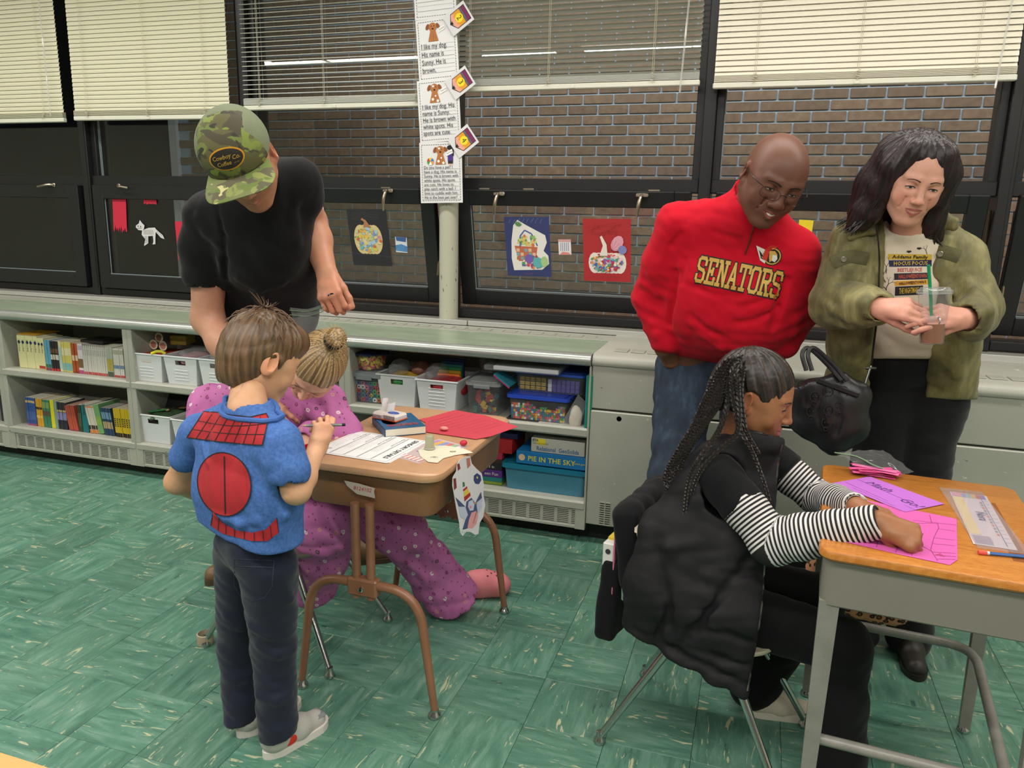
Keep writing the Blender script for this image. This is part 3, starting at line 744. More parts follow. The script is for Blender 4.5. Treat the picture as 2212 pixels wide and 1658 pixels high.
for k in range(4):
    X,w,h=wallq(YP-.004*k,*QC[k]); S=Sheet('chart_page',X,w,h,'e4e2e4',rough=.25); g='404048'; e=.012
    for a in ((e,e,w-e,e),(e,h-e,w-e,h-e),(e,e,e,h-e),(w-e,e,w-e,h-e)): S.dash(g,*a,.0022,.006)
    L=STORY[k]; SX=1
    if L:
        sz={1:.034,2:.03,3:.0205}[k]; SX=(w-e*3.2)*{1:.78,2:.95,3:.98}[k]/max(max(v.x for v in text_geo(q,sz,align='LEFT')[0]) for q in L)
    n=4 if k==0 else len(L); top=h*.62; sp=(top-e*1.3)/n if k!=0 else .04
    if k in(1,2): sp=top*.93/(n+.45)
    for i in range(n):
        y=top-sp*(i+.75)
        S.line('8a8a90',[(e*1.5,y-.002),(w-e*1.5,y-.002)],.0012)
        if k!=3: S.line('a6a6aa',[(e*1.5,y+sp*.5),(w-e*1.5,y+sp*.5)],.0008)
        if L:
            sz={1:.034,2:.03,3:.0205}[k]; S.text('303038',e*1.8,y,L[i],sz,sx=SX)
    if k:
        x,y=w*(.42 if k<3 else .5),h*.77; s=h/.27; br='b5713f'
        S.ell('8a4f2c',x-.026*s,y+.028*s,.008*s,.014*s,rot=-.5).ell('8a4f2c',x+.026*s,y+.028*s,.008*s,.014*s,rot=.5)
        S.poly(br,[(x-.026*s,y-.036*s),(x+.026*s,y-.036*s),(x+.012*s,y+.012*s),(x-.012*s,y+.012*s)]).ell(br,x,y+.025*s,.02*s,.02*s).ell('1c1410',x,y+.018*s,.005*s,.004*s)
        S.ell('1c1410',x-.007*s,y+.03*s,.002*s,.003*s).ell('1c1410',x+.007*s,y+.03*s,.002*s,.003*s).line('6d3c1e',[(x,y-.034*s),(x,y)],.0012)
        if k>1:
            for a,b,c in ((-.01,-.022,.006),(.014,-.03,.006),(-.006,.034,.005),(.004,-.008,.004)): S.ell('f4f0ea',x+a*s,y+b*s,c*s)
        tx=x+.04*s
        if k==3:
            S.rect('4b2f86',tx-.004*s,y-.022*s,tx+.022*s,y+.012*s).ell('e7b48c',tx+.009*s,y+.028*s,.013*s).ell('15131a',tx+.009*s,y+.036*s,.016*s,.011*s).rect('15131a',tx+.018*s,y+.0*s,tx+.026*s,y+.036*s)
            S.rect('1c1c26',tx-.003*s,y-.034*s,tx+.021*s,y-.022*s).rect('e7b48c',tx+.002*s,y-.042*s,tx+.007*s,y-.034*s).rect('e7b48c',tx+.012*s,y-.042*s,tx+.017*s,y-.034*s)
            bx,by=x-.05*s,y-.022*s
            for i,cc in enumerate(('3a7fc4','e8c63a','c83c3c','3f9a4c','f0f0f0','e8963a')):
                a=2*PI*i/6; S.poly(cc,[(bx,by)]+[(bx+.017*s*math.cos(a+q),by+.017*s*math.sin(a+q)) for q in (0,.35,.7,1.05)])
        S.poly('f4f2f2',[(tx-.012*s,y-.002*s),(tx+.022*s,y+.012*s),(tx+.018*s,y+.03*s),(tx-.016*s,y+.016*s)]).text('303038',tx-.009*s,y+.006*s,'Sunny',.013*s,rot=.38)
    S.done(LB[k],'poster','dog story chart pages')
PQ=[((957,37),(1001,0),(1024,42),(979,79),'2'),((961,176),(1005,140),(1027,182),(983,216),'3'),((968,301),(1010,267),(1034,307),(991,343),'4')]
for k,(a,b,c,d,n) in enumerate(PQ):
    X,w,h=wallq(YP-.018,a,b,c,d); S=Sheet('pencil_card',X,w,h,'dcdade')
    # drawn standing along y: eraser end at right of the tilt
    m=w*.14
    S.poly('2a2422',[(m-.004,h*.5),(w*.3,h*.13),(w*.93,h*.13),(w*.93,h*.87),(w*.3,h*.87)]).rect('7d2058',w*.79,h*.16,w*.91,h*.84).rect('5d5a70',w*.7,h*.16,w*.78,h*.84)
    S.rect('e09a2c',w*.34,h*.16,w*.69,h*.84)
    S.poly('e8a593',[(w*.36,h*.16)]+[(w*(.44 if i%2 else .34),h*(.16+.68*i/8)) for i in range(1,8)]+[(w*.36,h*.84),(w*.3,h*.83),(m+.002,h*.5),(w*.3,h*.17)]).poly('1a1614',[(m-.002,h*.5),(m+.012,h*.4),(m+.012,h*.6)])
    for q in (.38,.62): S.line('7a4a18',[(w*.42,h*q),(w*.69,h*q)],.0012)
    S.ell('f0d824',w*.54,h*.5,h*.2).text('1a1614',w*.54-.011,h*.5,n,.036,'CENTER',rot=-PI/2)
    S.done(['topmost','middle','lowest'][k]+' of the tilted cards with a drawn pencil, numbered '+['two','three','four'][k],'card','numbered pencil cards on the chart')
# ---------------------------------------------------------------- pictures taped to the sash panes
def sashplane(k):
    t=math.radians(TILT[k]); o=Vector((0,YW-.035,1.512)); R=Matrix.Rotation(t,3,'X'); return o+R@Vector((0,.004,0)),R@Vector((0,1,0)),R
def onsash(px,py,k):
    o,n,R=sashplane(k); d=P(px,py,y=1)-Vector((0,0,CAMZ)); c=Vector((0,0,CAMZ)); return c+d*((o-c).dot(n)/d.dot(n))
def sashq(k,*q):
    tl,tr,br,bl=[onsash(*p,k) for p in q]; c=(tl+tr+br+bl)/4; u=((tr-tl)+(br-bl))/2; v=((tl-bl)+(tr-br))/2
    w,h=u.length,v.length; X=frame(c,u,v); X.translation=c-X.to_3x3()@Vector((w/2,h/2,0)); return X,w,h
PAL=['6fb0b5','d9a55a','b4cf8e','e2cfa0','c96a4a','7f9bc9','dfc24e','a9c9d9','cf8aa6','6f9a5c']
PAL2=['c8416a','3f6fb0','e0b83a','4f9a6a','8a5fb0','e08a4a','5fb5c0','efe6d6','b03a3a','f0c8d8']
def patchwork(S,cx,cy,a,b,pal,seed,n=70,cell=.012):
    r=random.Random(seed)
    for i in range(n):
        t=r.uniform(0,2*PI); q=math.sqrt(r.random())*.9; x,y=cx+a*q*math.cos(t),cy+b*q*math.sin(t)
        S.ell(r.choice(pal),x,y,cell*r.uniform(.5,1.1),cell*r.uniform(.4,.9),7,r.uniform(0,3))
        if i%3==0: S.line('5a5148',[(x,y),(x+r.uniform(-.012,.012),y+r.uniform(-.012,.012))],.0007)
X,w,h=sashq(2,(747,451),(832,452),(849,575),(765,572)); S=Sheet('pumpkin_picture',X,w,h,'26262b')
S.line('4a4a50',[(0,h*.22),(w*.4,h*.2),(w,h*.17)],.002)
for i in range(7): S.scrib('4e4e55',w*.12,h*(.93-.02*i)*1,w*.8,h*(.95-.02*i),i,.0008,12,1.4)
cx,cy=w*.47,h*.47
for i in range(5): S.ell('d9c48c',cx+w*.085*(i-2),cy,w*.19,h*.26,20)
patchwork(S,cx,cy,w*.37,h*.24,PAL,3,110)
S.poly('b07a58',[(cx-.02,cy+h*.22),(cx+.025,cy+h*.22),(cx+.0,cy+h*.34),(cx-.022,cy+h*.38),(cx-.03,cy+h*.35),(cx-.012,cy+h*.31)])
S.done('colourful pumpkin drawing mounted on black paper on the window','picture','pictures taped to the window panes')
X,w,h=sashq(2,(854,511),(879,513),(880,546),(855,544)); S=Sheet('small_drawing',X,w,h,'d8dde6'); S.poly('4f86bd',[(0,h*.1),(w,h*.05),(w,h*.42),(w*.5,h*.55),(0,h*.45)]).poly('3d5f9a',[(w*.1,h*.75),(w*.9,h*.7),(w*.95,h),(w*.05,h)])
for i in range(6): S.line('7fa8d0',[(w*.1*i+.005,h*.1),(w*.1*i+.02,h*.5)],.001)
S.done('small blue and white sea drawing beside the black pumpkin picture','picture','pictures taped to the window panes')
X,w,h=sashq(3,(1087,468),(1185,468),(1192,598),(1098,595)); S=Sheet('basket_picture',X,w,h,'343c6e')
S.poly('e9e6e0',[(w*.16,h*.1),(w*.8,h*.12),(w*.96,h*.22),(w*.95,h*.36),(w*.85,h*.44),(w*.93,h*.58),(w*.9,h*.7),(w*.5,h*.86),(w*.3,h*.95),(w*.2,h*.86),(w*.14,h*.6),(w*.12,h*.3)])
S.poly('c56a44',[(w*.2,h*.52),(w*.72,h*.5),(w*.66,h*.26),(w*.28,h*.26)])
for i in range(5):
    for j in range(3): S.rect(['b9705a','7aa6b5','dfb9a0'][(i+j)%3],w*(.24+.09*i),h*(.28+.07*j),w*(.31+.09*i),h*(.335+.07*j))
S.line('4a67a8',[(w*.33,h*.5),(w*.34,h*.68),(w*.45,h*.78),(w*.6,h*.72),(w*.72,h*.52)],.007)
patchwork(S,w*.5,h*.6,w*.26,h*.1,['8fbf6a','c9d98a','e8c46a','d97a5a','6f9a5c'],5,40,.01); patchwork(S,w*.62,h*.25,w*.3,h*.11,PAL2,6,46,.011)
S.ell('5fb0b5',w*.72,h*.24,w*.12,h*.09).ell('7a5fb0',w*.52,h*.3,w*.09,h*.08).ell('a9c98a',w*.86,h*.26,w*.08,h*.09)
for a in (.5,.9,1.3,1.7,2.1): S.ell('5a8a4c',w*.3+.014*math.cos(a),h*.84+.016*math.sin(a),.012,.004,8,a)
for i in range(8): S.scrib('9aa0c8',w*(.1+.1*i),h*.9,w*(.16+.1*i),h*.97,i+30,.0008,5,1.5)
S.scrib('a84a5a',w*.4,h*.045,w*.62,h*.05,4,.001,8,1)
S.done('drawing of a fruit basket on dark blue paper on the window','picture','pictures taped to the window panes')
X,w,h=sashq(3,(1205,517),(1233,517),(1234,550),(1208,550)); S=Sheet('small_drawing',X,w,h,'e8dfe0')
S.poly('d9a0a4',[(0,h*.85),(w,h*.85),(w,h),(0,h)]).poly('d98a86',[(w*.05,0),(w*.95,0),(w*.8,h*.15),(w*.3,h*.2)])
for i in range(5): S.line('6f8fc0',[(w*(.18+.15*i),h*.25),(w*(.2+.15*i),h*.8)],.003)
S.done('small pink and blue drawing between the blue and red pictures','picture','pictures taped to the window panes')
X,w,h=sashq(3,(1258,472),(1363,473),(1362,609),(1262,606)); S=Sheet('pumpkin_picture',X,w,h,'b02a2e')
for i in range(7): S.ell('e9dfd8',w*(.24+.09*i),h*.3,w*.13,h*.17,14)
patchwork(S,w*.5,h*.31,w*.37,h*.16,PAL2,9,150,.010)
S.poly('e6ddd2',[(w*.35,h*.42),(w*.52,h*.42),(w*.5,h*.6),(w*.4,h*.74),(w*.36,h*.72),(w*.42,h*.58)]).ell('e2a0b0',w*.72,h*.62,w*.12,h*.13,12,-.5).ell('7f86c0',w*.83,h*.52,w*.09,h*.07,12,.4)
for a in (.2,.6,1.,1.4): S.line('5a3a5a',[(w*.6,h*.5),(w*.6+w*.2*math.cos(a),h*.5+h*.2*math.sin(a))],.001)
r=random.Random(4)
for i in range(16): S.scrib('6e1a20',w*r.uniform(.05,.8),h*r.uniform(.72,.96),w*r.uniform(.1,.9),h*r.uniform(.74,.97),i,.0008,4,2)
for i in range(12): S.scrib('7a1e24',w*(.1+.06*i),h*.06,w*(.13+.06*i),h*.09,i+50,.0008,4,1.6)
S.done('colourful pumpkin with a butterfly on red paper on the window','picture','pictures taped to the window panes')
X,w,h=sashq(4,(1725,474),(1756,476),(1755,505),(1724,503)); Sheet('sticky_note',X,w,h,'e8cf2a').done('yellow paper note on the window behind the red sweatshirt','note')
# pink page seen behind the arm of the bending man
X,w,h=sashq(2,(612,445),(697,447),(718,566),(630,564)); S=Sheet('floral_picture',X,w,h,'e3c3c6'); patchwork(S,w*.5,h*.45,w*.42,h*.36,PAL,12,60,.012); S.done('pale pink drawing on the window behind the bending man','picture','pictures taped to the window panes')
# red paper drips and skeleton cut-out on the second sash
def strip(a,b,c,d,seed,lab):
    X,w,h=sashq(1,a,b,c,d); r=random.Random(seed); n=7; pts=[(w,h),(0,h),(0,h*.08)]
    for i in range(1,n*2): pts.append((w*i/(n*2),h*(r.uniform(0,.06) if i%2 else r.uniform(.1,.22))))
    pts.append((w,h*.05)); Sheet('paper_drips',X,w,h,'c6203e',outline=pts).done(lab,'decoration','red paper drips on the window')
strip((237,421),(267,421),(279,506),(251,500),1,'long red paper strip with a ragged end on the left window')
strip((309,421),(337,421),(338,442),(311,442),2,'short red paper drip at the top of the left window')
strip((397,421),(428,421),(430,434),(399,434),3,'short red paper drip beside the shoulder of the man in black')
X,w,h=sashq(1,(376,478),(430,478),(432,561),(387,561)); Sheet('paper_drips',X,w,h,'c6203e').done('red paper strip low on the window beside the bending man','decoration','red paper drips on the window')
def sk(*pts):
    out=[]
    for (x,y) in pts: out.append((x,y))
    return out
o0=onsash(297,531,1); o1=onsash(356,531,1); o2=onsash(297,475,1); X,w,h=quadX((o0,o1,o2))
u=lambda x,y:((x-878)/172*w,(1574-y)/170*h)
ol=[u(*q) for q in ((910,1404),(922,1424),(936,1440),(930,1462),(922,1470),(960,1456),(1000,1454),(1006,1466),(1044,1504),(1052,1530),(1030,1520),(1002,1482),(996,1520),(992,1562),(974,1564),(982,1545),(982,1508),(952,1510),(948,1556),(920,1574),(924,1556),(932,1530),(912,1500),(918,1472),(896,1470),(880,1452),(882,1440),(902,1426))]
S=Sheet('cat_cutout',X,w,h,'d6d2d4',outline=ol[::-1])
for i in range(9): S.line('2c2a30',[u(928+7*i,1468),u(930+7*i,1500)],.0018)
for i in range(5): S.line('2c2a30',[u(926,1515+9*i),u(946,1513+9*i)],.0016)
S.ell('2c2a30',*u(896,1444),.004).ell('2c2a30',*u(912,1446),.004).line('2c2a30',[u(890,1458),u(918,1456)],.002)
for i in range(4): S.line('2c2a30',[u(1010+8*i,1486+8*i),u(1016+8*i,1478+8*i)],.0016)
S.done('white paper skeleton cat cut-out on the left window','decoration')
# ================================================================ books
def book_row(pfx,items,y,z):
    """items: (x0,x1,h,depth,n,cover,[(lo,hi,colour)],lean,label,group)"""
    for (x0,x1,h,dp,n,col,bands,lean,lab,grp) in items:
        th=(x1-x0)/n; m=MB().box((0,0,0),(th-.0006,dp,h),.0012).mesh('book',M('book_'+col,col,.4))
        pg=MB().box((.0012,.003,h-.001),(th-.002,dp-.001,h+.0006)).mesh('pages',M('page_white','ddd6c4',.8)); bm=[]
        for (lo,hi,bc) in bands:
            if bc=='dot': mm=MB().lathe([(0,-.0006),(th*.33,-.0006),(th*.33,.0002)],(th/2,0,h*(lo+hi)/2),10,R=rot3(PI/2)).mesh('spine_mark',M('ink_1d2c66','1d2c66'))
            elif bc=='dots': 
                q=MB()
                for i in range(5): q.box((th*.22,-.0007,h*(lo+(hi-lo)*i/5)),(th*.78,.0002,h*(lo+(hi-lo)*(i+.62)/5)),th*.1)
                mm=q.mesh('spine_mark',M('ink_1a1614','1a1614',.75))
            elif bc.startswith('title'):
                q=MB(); text(q,bc[6:],th*.62,frame((th*.28,-.0006,h*hi),(0,0,-1),(1,0,0)),sx=.8*h*(hi-lo)/(th*.36*len(bc[6:]))); mm=q.mesh('spine_title',M('ink_2a2c30','2a2c30',.75))
            else: mm=MB().box((.0006,-.0006,h*lo),(th-.0014,.0002,h*hi)).mesh('spine_band',M('ink_'+bc,bc,.6))
            bm.append(mm)
        for i in range(n):
            o=link('book',m); o.location=(x0+th*i,y+rng.uniform(-.002,.003),z); o.rotation_euler=(0,lean,0); tag(o,lab,'book',grp if n>1 else None)
            link('pages',pg,o)
            for mm in bm: link(mm.name.split('.')[0],mm,o)
def ux(zx,zy,zp): return P(zx/4.424,660+zy/4.424,y=zp).x
YB1=3.125
U=lambda a,b,*r:(ux(a,560,YB1),ux(b,560,YB1),*r)
book_row('u',[
 U(188,375,.178,.13,5,'dcd7a2',[(.74,.86,'dot'),(.1,.7,'title:The Story Book')],0,'thick cream paperback with a blue dot at the left end of the upper book row','cream paperbacks at the left of the upper row'),
 U(376,438,.172,.13,2,'dcd4a0',[(.76,.86,'dot'),(.03,.12,'b23a30'),(.15,.7,'title:The Story Book')],0,'cream paperback with a blue dot and a red foot mark','cream paperbacks with red foot'),
 U(440,495,.165,.14,4,'5f9fbd',[(.0,.09,'8a3a34'),(.1,.2,'2f6a4a')],0,'light blue slim paperback in the upper row','light blue paperbacks in the upper row'),
 U(496,572,.162,.14,4,'2a2024',[(.0,.08,'c02f30'),(.6,.75,'6e4a34'),(.38,.55,'cfc6b8')],0,'black slim paperback with brown band and red foot','black paperbacks in the upper row'),
 U(573,600,.165,.12,1,'d6cfa6',[(.1,.8,'a9c4bc')],0,'single beige paperback between the black and yellow books',None),
 U(601,690,.163,.14,4,'d3c46a',[(.05,.3,'7fb0b0'),(.55,.8,'e0d6a8')],0,'yellow and turquoise wavy-striped slim paperback','yellow striped paperbacks'),
 U(691,752,.160,.14,4,'b0502c',[(.42,.6,'e0c0a0'),(.0,.06,'8e2f22')],0,'orange red slim paperback in the upper row','orange red paperbacks'),
 U(753,800,.160,.2,1,'d8cdd0',[(.0,.12,'b04a80'),(.2,.5,'7a5a3c'),(.8,.95,'b8a8c0')],0,'single white, brown and purple hardcover beside the slim white books',None),
 U(801,1022,.152,.13,12,'cdc8c0',[(.0,.09,'b8484a'),(.14,.9,'title:Chapter Reader')],0,'one of the slim white paperbacks with a red foot in the upper row','slim white paperbacks in the upper row'),
 U(1024,1082,.156,.13,2,'a8ada0',[(.0,.16,'4a5a48'),(.2,.6,'b0a04a')],0,'grey paperback with an olive and yellow spine','grey green paperbacks'),
 U(1084,1182,.152,.13,5,'cfcac2',[(.0,.07,'b8484a'),(.3,.42,'6a86a8'),(.8,.95,'a8a890')],0,'white paperback with blue mark near the right end of the upper row','white paperbacks near the right end'),
 U(1184,1222,.155,.13,2,'241c20',[(.0,.1,'b02a38'),(.4,.6,'7a6a60')],0,'black paperback with red foot at the right end of the upper row','black paperbacks at the right end'),
],YB1,.518)
L_=lambda a,b,*r:(ux(a,1100,YB1),ux(b,1100,YB1),*r)
book_row('l',[
 L_(262,352,.158,.14,4,'33508f',[(.0,.06,'a84a70'),(.82,.9,'c8a878'),(.2,.5,'48609c')],0,'blue slim paperback at the left end of the lower row','blue paperbacks in the lower row'),
 L_(353,415,.158,.14,3,'cf9a2a',[(.62,.7,'2c2820'),(.3,.4,'e0b860')],0,'orange yellow slim paperback in the lower row','orange yellow paperbacks'),
 L_(416,488,.156,.14,4,'3f7a5c',[(.42,.6,'5e4a40'),(.7,.92,'7f9a5c')],0,'green slim paperback with a brown band','green paperbacks in the lower row'),
 L_(489,524,.160,.14,1,'d9cf2a',[],0,'single bright yellow book in the lower row',None),
 L_(525,552,.156,.14,1,'7f9a90',[],0,'single grey green book right of the bright yellow one',None),
 L_(553,640,.152,.13,5,'2b2832',[(.35,.62,'8a84b4'),(.64,.72,'b8a070')],0,'black and violet slim paperback in the lower row','black and violet paperbacks'),
 L_(655,740,.140,.13,4,'b8503e',[(.0,.05,'a83a50'),(.1,.8,'title:Reader')],-.16,'coral red paperback leaning to the left','coral red leaning paperbacks'),
 L_(750,782,.150,.19,1,'2e3a2a',[(.2,.7,'46543a')],0,'dark green camouflage-patterned book standing behind the coral ones',None),
 L_(784,838,.152,.19,1,'1f7078',[(.2,.85,'title:INSPIRE')],0,'teal book with the spine title INSPIRE',None),
 L_(858,932,.150,.13,4,'cfc8ba',[(.0,.14,'d07a34'),(.15,.3,'3a2c28'),(.95,1.,'d07a34')],-.17,'white paperback with an orange foot leaning left','white and orange leaning paperbacks'),
 L_(934,985,.162,.15,1,'6fa06a',[(.3,.6,'86a850')],-.17,'single green book leaning in the middle of the lower row',None),
 L_(996,1085,.150,.13,5,'28405e',[(.25,.5,'b09a70'),(.6,.85,'6f94b0')],-.13,'navy, beige and light blue leaning paperback','navy leaning paperbacks'),
 L_(1098,1275,.155,.13,8,'c9ab22',[(.0,.14,'1c1a16'),(.36,.68,'dots')],-.05,'yellow paperback with black dots at the right end of the lower row','yellow dotted paperbacks'),
],YB1,.191)
for (a,b,zz,yy,c,l) in ((150,330,.7,3.16,'c9961c','yellow folder lying on top of the cream paperbacks'),):
    x0,x1=ux(a,230,3.14),ux(b,230,3.14); MBx=MB().box((x0,3.14,.6985),(x1,3.30,.702),.001,R=rot3(0,0,.06)).build('folder',M('folder_yellow',c,.6)); tag(MBx,l,'folder')
xx=ux(760,280,3.16); tag(MB().box((xx,3.16,.681),(xx+.15,3.30,.694),.002).build('book',M('book_241c20','241c20',.4)),'dark navy book lying flat on top of the upper row','book')
# dark books peeping in at the far left of the lower shelf
b_=MB().box((-4.02,3.13,.191),(-3.955,3.26,.34),.002).build('book',M('book_2b2832','2b2832',.4)); tag(b_,'dark books cut off by the left edge on the lower shelf','book')
# ================================================================ white bins
WB=M('bin_white','d9dadc',.38)
def bin_(x0,x1,y,z,h,dp,label,hole=True,ridges=4,group='white plastic storage bins',taper=.16,rim=.006):
    """tapered open tub with a grip hole; x0..x1 top width at the front"""
    w=x1-x0; t=empty('storage_bin',((x0+x1)/2,y,z),0,label,'bin',group); tp=w*taper/2; hw=w/2; m=MB(); th=.0025
    def wall(A,B,C,D):  # bottom a,b top c,d quad thickened inwards
        A,B,C,D=[Vector(q) for q in (A,B,C,D)]; n=(B-A).cross(D-A).normalized()*-th
        m._add([A,B,C,D,A+n,B+n,C+n,D+n],[(0,1,2,3),(7,6,5,4),(0,4,5,1),(1,5,6,2),(2,6,7,3),(3,7,4,0)])
    b0=(-hw+tp,tp*.6,0); b1=(hw-tp,tp*.6,0); b2=(hw-tp,dp-tp*.6,0); b3=(-hw+tp,dp-tp*.6,0)
    t0=(-hw,0,h); t1=(hw,0,h); t2=(hw,dp,h); t3=(-hw,dp,h)
    def lerp(a,b,f): return tuple(a[i]+(b[i]-a[i])*f for i in range(3))
    if hole:
        f0,f1=.70,.86; u0,u1=.34,.66
        L=lambda u,f: lerp(lerp(b0,b1,u),lerp(t0,t1,u),f)
        for (ua,ub,fa,fb) in ((0,u0,0,1),(u1,1,0,1),(u0,u1,0,f0),(u0,u1,f1,1)): wall(L(ua,fa),L(ub,fa),L(ub,fb),L(ua,fb))
    else: wall(b0,b1,t1,t0)
    wall(b1,b2,t2,t1); wall(b2,b3,t3,t2); wall(b3,b0,t0,t3); m.box((-hw+tp,tp*.6,0),(hw-tp,dp-tp*.6,.003))
    m.build('tub',WB,t)
    r=MB(); e=rim
    r.box((-hw-e,-e,h-.006),(hw+e,.002,h+.002),.002).box((-hw-e,dp-.002,h-.006),(hw+e,dp+e,h+.002),.002).box((-hw-e,0,h-.006),(-hw+.002,dp,h+.002),.001).box((hw-.002,0,h-.006),(hw+e,dp,h+.002),.001)
    r.build('rim',WB,t)
    sl=math.atan2(tp*.6,h)
    for i in range(ridges):
        f=.18+.11*i; p=lerp(lerp(b0,b1,.5),lerp(t0,t1,.5),f); MB().tube([(p[0]-w*.2,p[1]-.0005,p[2]),(p[0]+w*.2,p[1]-.0005,p[2])],.0018,6).build('ridge',WB,t)
    return t
def bx(px,py,y=3.1): return P(px,py,y=y)
gs='white plastic storage bins on the shelves'
hU=bx(312,764).z-.517
B1=bin_(bx(276,760).x,bx(348,767).x,3.1,.518,hU,.30,'white bin with a red label on the upper shelf left of the man',False)
B2=bin_(bx(352,766).x,bx(424,775).x,3.1,.518,hU,.30,'white bin holding pink bags, second on the upper shelf')
B3=bin_(bx(428,776).x,bx(498,784).x,3.1,.518,hU,.30,'white bin third on the upper shelf behind the bent arm')
B4=bin_(bx(293,894).x,bx(366,903).x,3.1,.191,bx(330,897).z-.191,.30,'white bin with craft pieces on the lower shelf',True,0)
B5=bin_(bx(370,904).x,bx(440,912).x,3.1,.191,bx(400,908).z-.191,.30,'white bin beside the craft bin, half hidden by the child in pink',True,0)
B6=bin_(bx(810,811).x,bx(895,815).x,3.12,.518,bx(850,812).z-.517,.32,'left white bin on the shelf behind the brown desk',True,0)
B7=bin_(bx(899,820,3.1).x,bx(987,825,3.1).x,3.1,.518,bx(940,822).z-.517,.34,'right white bin on the shelf behind the brown desk',True,6)
def onfront(b,name,m,x0,x1,z0,z1,y=-.001):
    return MB().box((x0,y-.001,z0),(x1,y,z1),0).build(name,m,b)
o=onfront(B1,'red_label',M('label_red','b5262c',.5),-.02,.035,hU-.045,hU-.012,.004); q=MB(); text(q,'MATCHING',.012,frame((.007,.0022,hU-.025),(1,0,0),(0,0,1))); text(q,'HO-CLOCKS',.012,frame((.007,.0022,hU-.039),(1,0,0),(0,0,1))); q.build('lettering',M('ink_e8c27a','e8c27a'),o)
def bagm(): return glassmat('clear_bag',(.93,.94,.95),1.35,.08,.12)
def blob(name,c,r,m,label,cat,seed=0,parent=None,amp=.2,group=None):
    """crumpled bag or soft lump"""
    rr=random.Random(seed); mb=MB().ball((0,0,0),r,16,12); off=rr.random()*50
    for i,v in enumerate(mb.v):
        n=mnoise.noise(Vector((v.x*22+off,v.y*22,v.z*22)))+.5*mnoise.noise(Vector((v.x*50+off,v.y*50,v.z*50))); mb.v[i]=v*(1+amp*n)+Vector(c)
    o=mb.build(name,m,parent,True,80); 
    if label: tag(o,label,cat,group)
    return o
def inbin(b,dx,dy,dz): return Vector(b.location)+Vector((dx,dy,dz))
# contents
h_=hU
blob('plastic_bag',inbin(B2,.0,.13,h_+.0),(.075,.1,.03),bagm(),'clear plastic bag of pink pieces in the second upper white bin','bag',3)
blob('game_pieces',inbin(B2,.0,.13,h_-.03),(.085,.11,.035),M('pink_pieces','c08a94',.6,var=.3,vs=60),'pink plastic pieces heaped in the second upper white bin','toy',4)
blob('plastic_bag',inbin(B3,-.02,.13,h_-.01),(.08,.1,.04),bagm(),'clear bag of blue counters in the third upper white bin','bag',5)
t=empty('face_cards',inbin(B1,.0,.1,h_-.02),0,'round character cards sticking up from the first white bin','card')
for i,(dx,dz,c) in enumerate(((-.03,.05,'b06a5a'),(.02,.045,'c07a6a'),(-.01,.085,'8a5a4a'))):
    m_=MB().lathe([(0,-.001),(.026,-.001),(.026,.001),(0,.001)],(dx,.01*i,dz),18,R=rot3(PI/2)).build('disc',M('card_'+c,'d9c9b0',.6),t)
    MB().lathe([(0,-.001),(.017,-.001),(.017,.001)],(dx,.01*i-.0015,dz),14,R=rot3(PI/2)).lathe([(0,-.001),(.008,-.001)],(dx,.01*i-.003,dz),10,R=rot3(PI/2)).build('ring',M('ring_'+c,c,.6),m_)
tag(MB().box((0,0,0),(.14,.16,.05),.004,R=rot3(0,0,.1)).build('game_box',M('box_red_gold','a83a2c',.5,var=.2,vs=30)),'red game box lying in the first upper white bin','box').location=inbin(B1,-.07,.06,h_-.058)
tag(MB().box((0,0,0),(.09,.1,.05),.003,R=rot3(0,0,.2)).build('number_cards',M('number_card_gold','b09a3e',.6,var=.2,vs=50)),'yellow number card box behind the round cards','box').location=inbin(B1,-.0,.18,h_+.02)
tag(MB().tube([(0,0,0),(.02,.01,.012),(.045,.02,.012),(.06,.03,0)],.008,8).build('yellow_clip',M('plastic_yellow','d9cf20',.4),None,True),'bright yellow plastic clip on the rim of the first white bin','toy').location=inbin(B1,.05,-.005,h_+.004)
blob('craft_pile',inbin(B4,.0,.12,hU*.92),(.095,.11,.022),M('craft_green','3f5a3c',.6,var=.45,vs=45),'heap of green and black craft scraps in the lower bin','craft',9,amp=.35)
for i,(a,c,l) in enumerate(((.3,'2f7d43','green'),(-.5,'cda27a','tan'),(.9,'2a2622','black'),(-.2,'b98a5a','brown'))):
    tag(MB().box((-.05,-.006,-.002),(.05,.006,.004),.001,R=rot3(.2,-.15,a)).build('craft_stick',M('stick_'+c,c,.6)),f'{l} craft stick on the heap in the lower bin','craft').location=inbin(B4,-.02+.02*i,.06+.03*i,hU*.92+.025)
blob('craft_pile',inbin(B5,.0,.12,hU*.9),(.08,.1,.03),M('craft_tan','b5ab90',.7,var=.3,vs=45),'pale scraps in the second lower bin','craft',11)
mesh_=MB().box((-.11,0,-.09),(.11,.01,.09),.002,R=rot3(-.5)).build('net_bag',M('net_black','242423',.7,var=.4,vs=160)); mesh_.location=inbin(B4,.02,.2,hU*.92+.06); tag(mesh_,'black net bag standing behind the craft heap','bag')
for b,l,cols,sd in ((B6,'left','c9a23a',21),(B7,'right','b8343a',23)):
    hh=bx(850,812).z-.517
    blob('counters_bag',inbin(b,-.045,.12,hh+.0),(.05,.07,.05),bagm(),f'clear bag standing up in the {l} white bin behind the desk','bag',sd)
    blob('math_pieces',inbin(b,-.0,.12,hh-.055),(.105,.1,.05),M('pieces_'+cols,cols,.5,var=.5,vs=40),f'heap of plastic pieces in the {l} white bin behind the desk','toy',sd+1)
    blob('colour_pieces',inbin(b,.0,.02,hh*.75),(.03,.012,.016),M('pc'+l,'c23440' if l=='right' else '3f9a4c',.4,var=.5,vs=60),f'coloured pieces seen through the grip hole of the {l} bin','toy',sd+2)
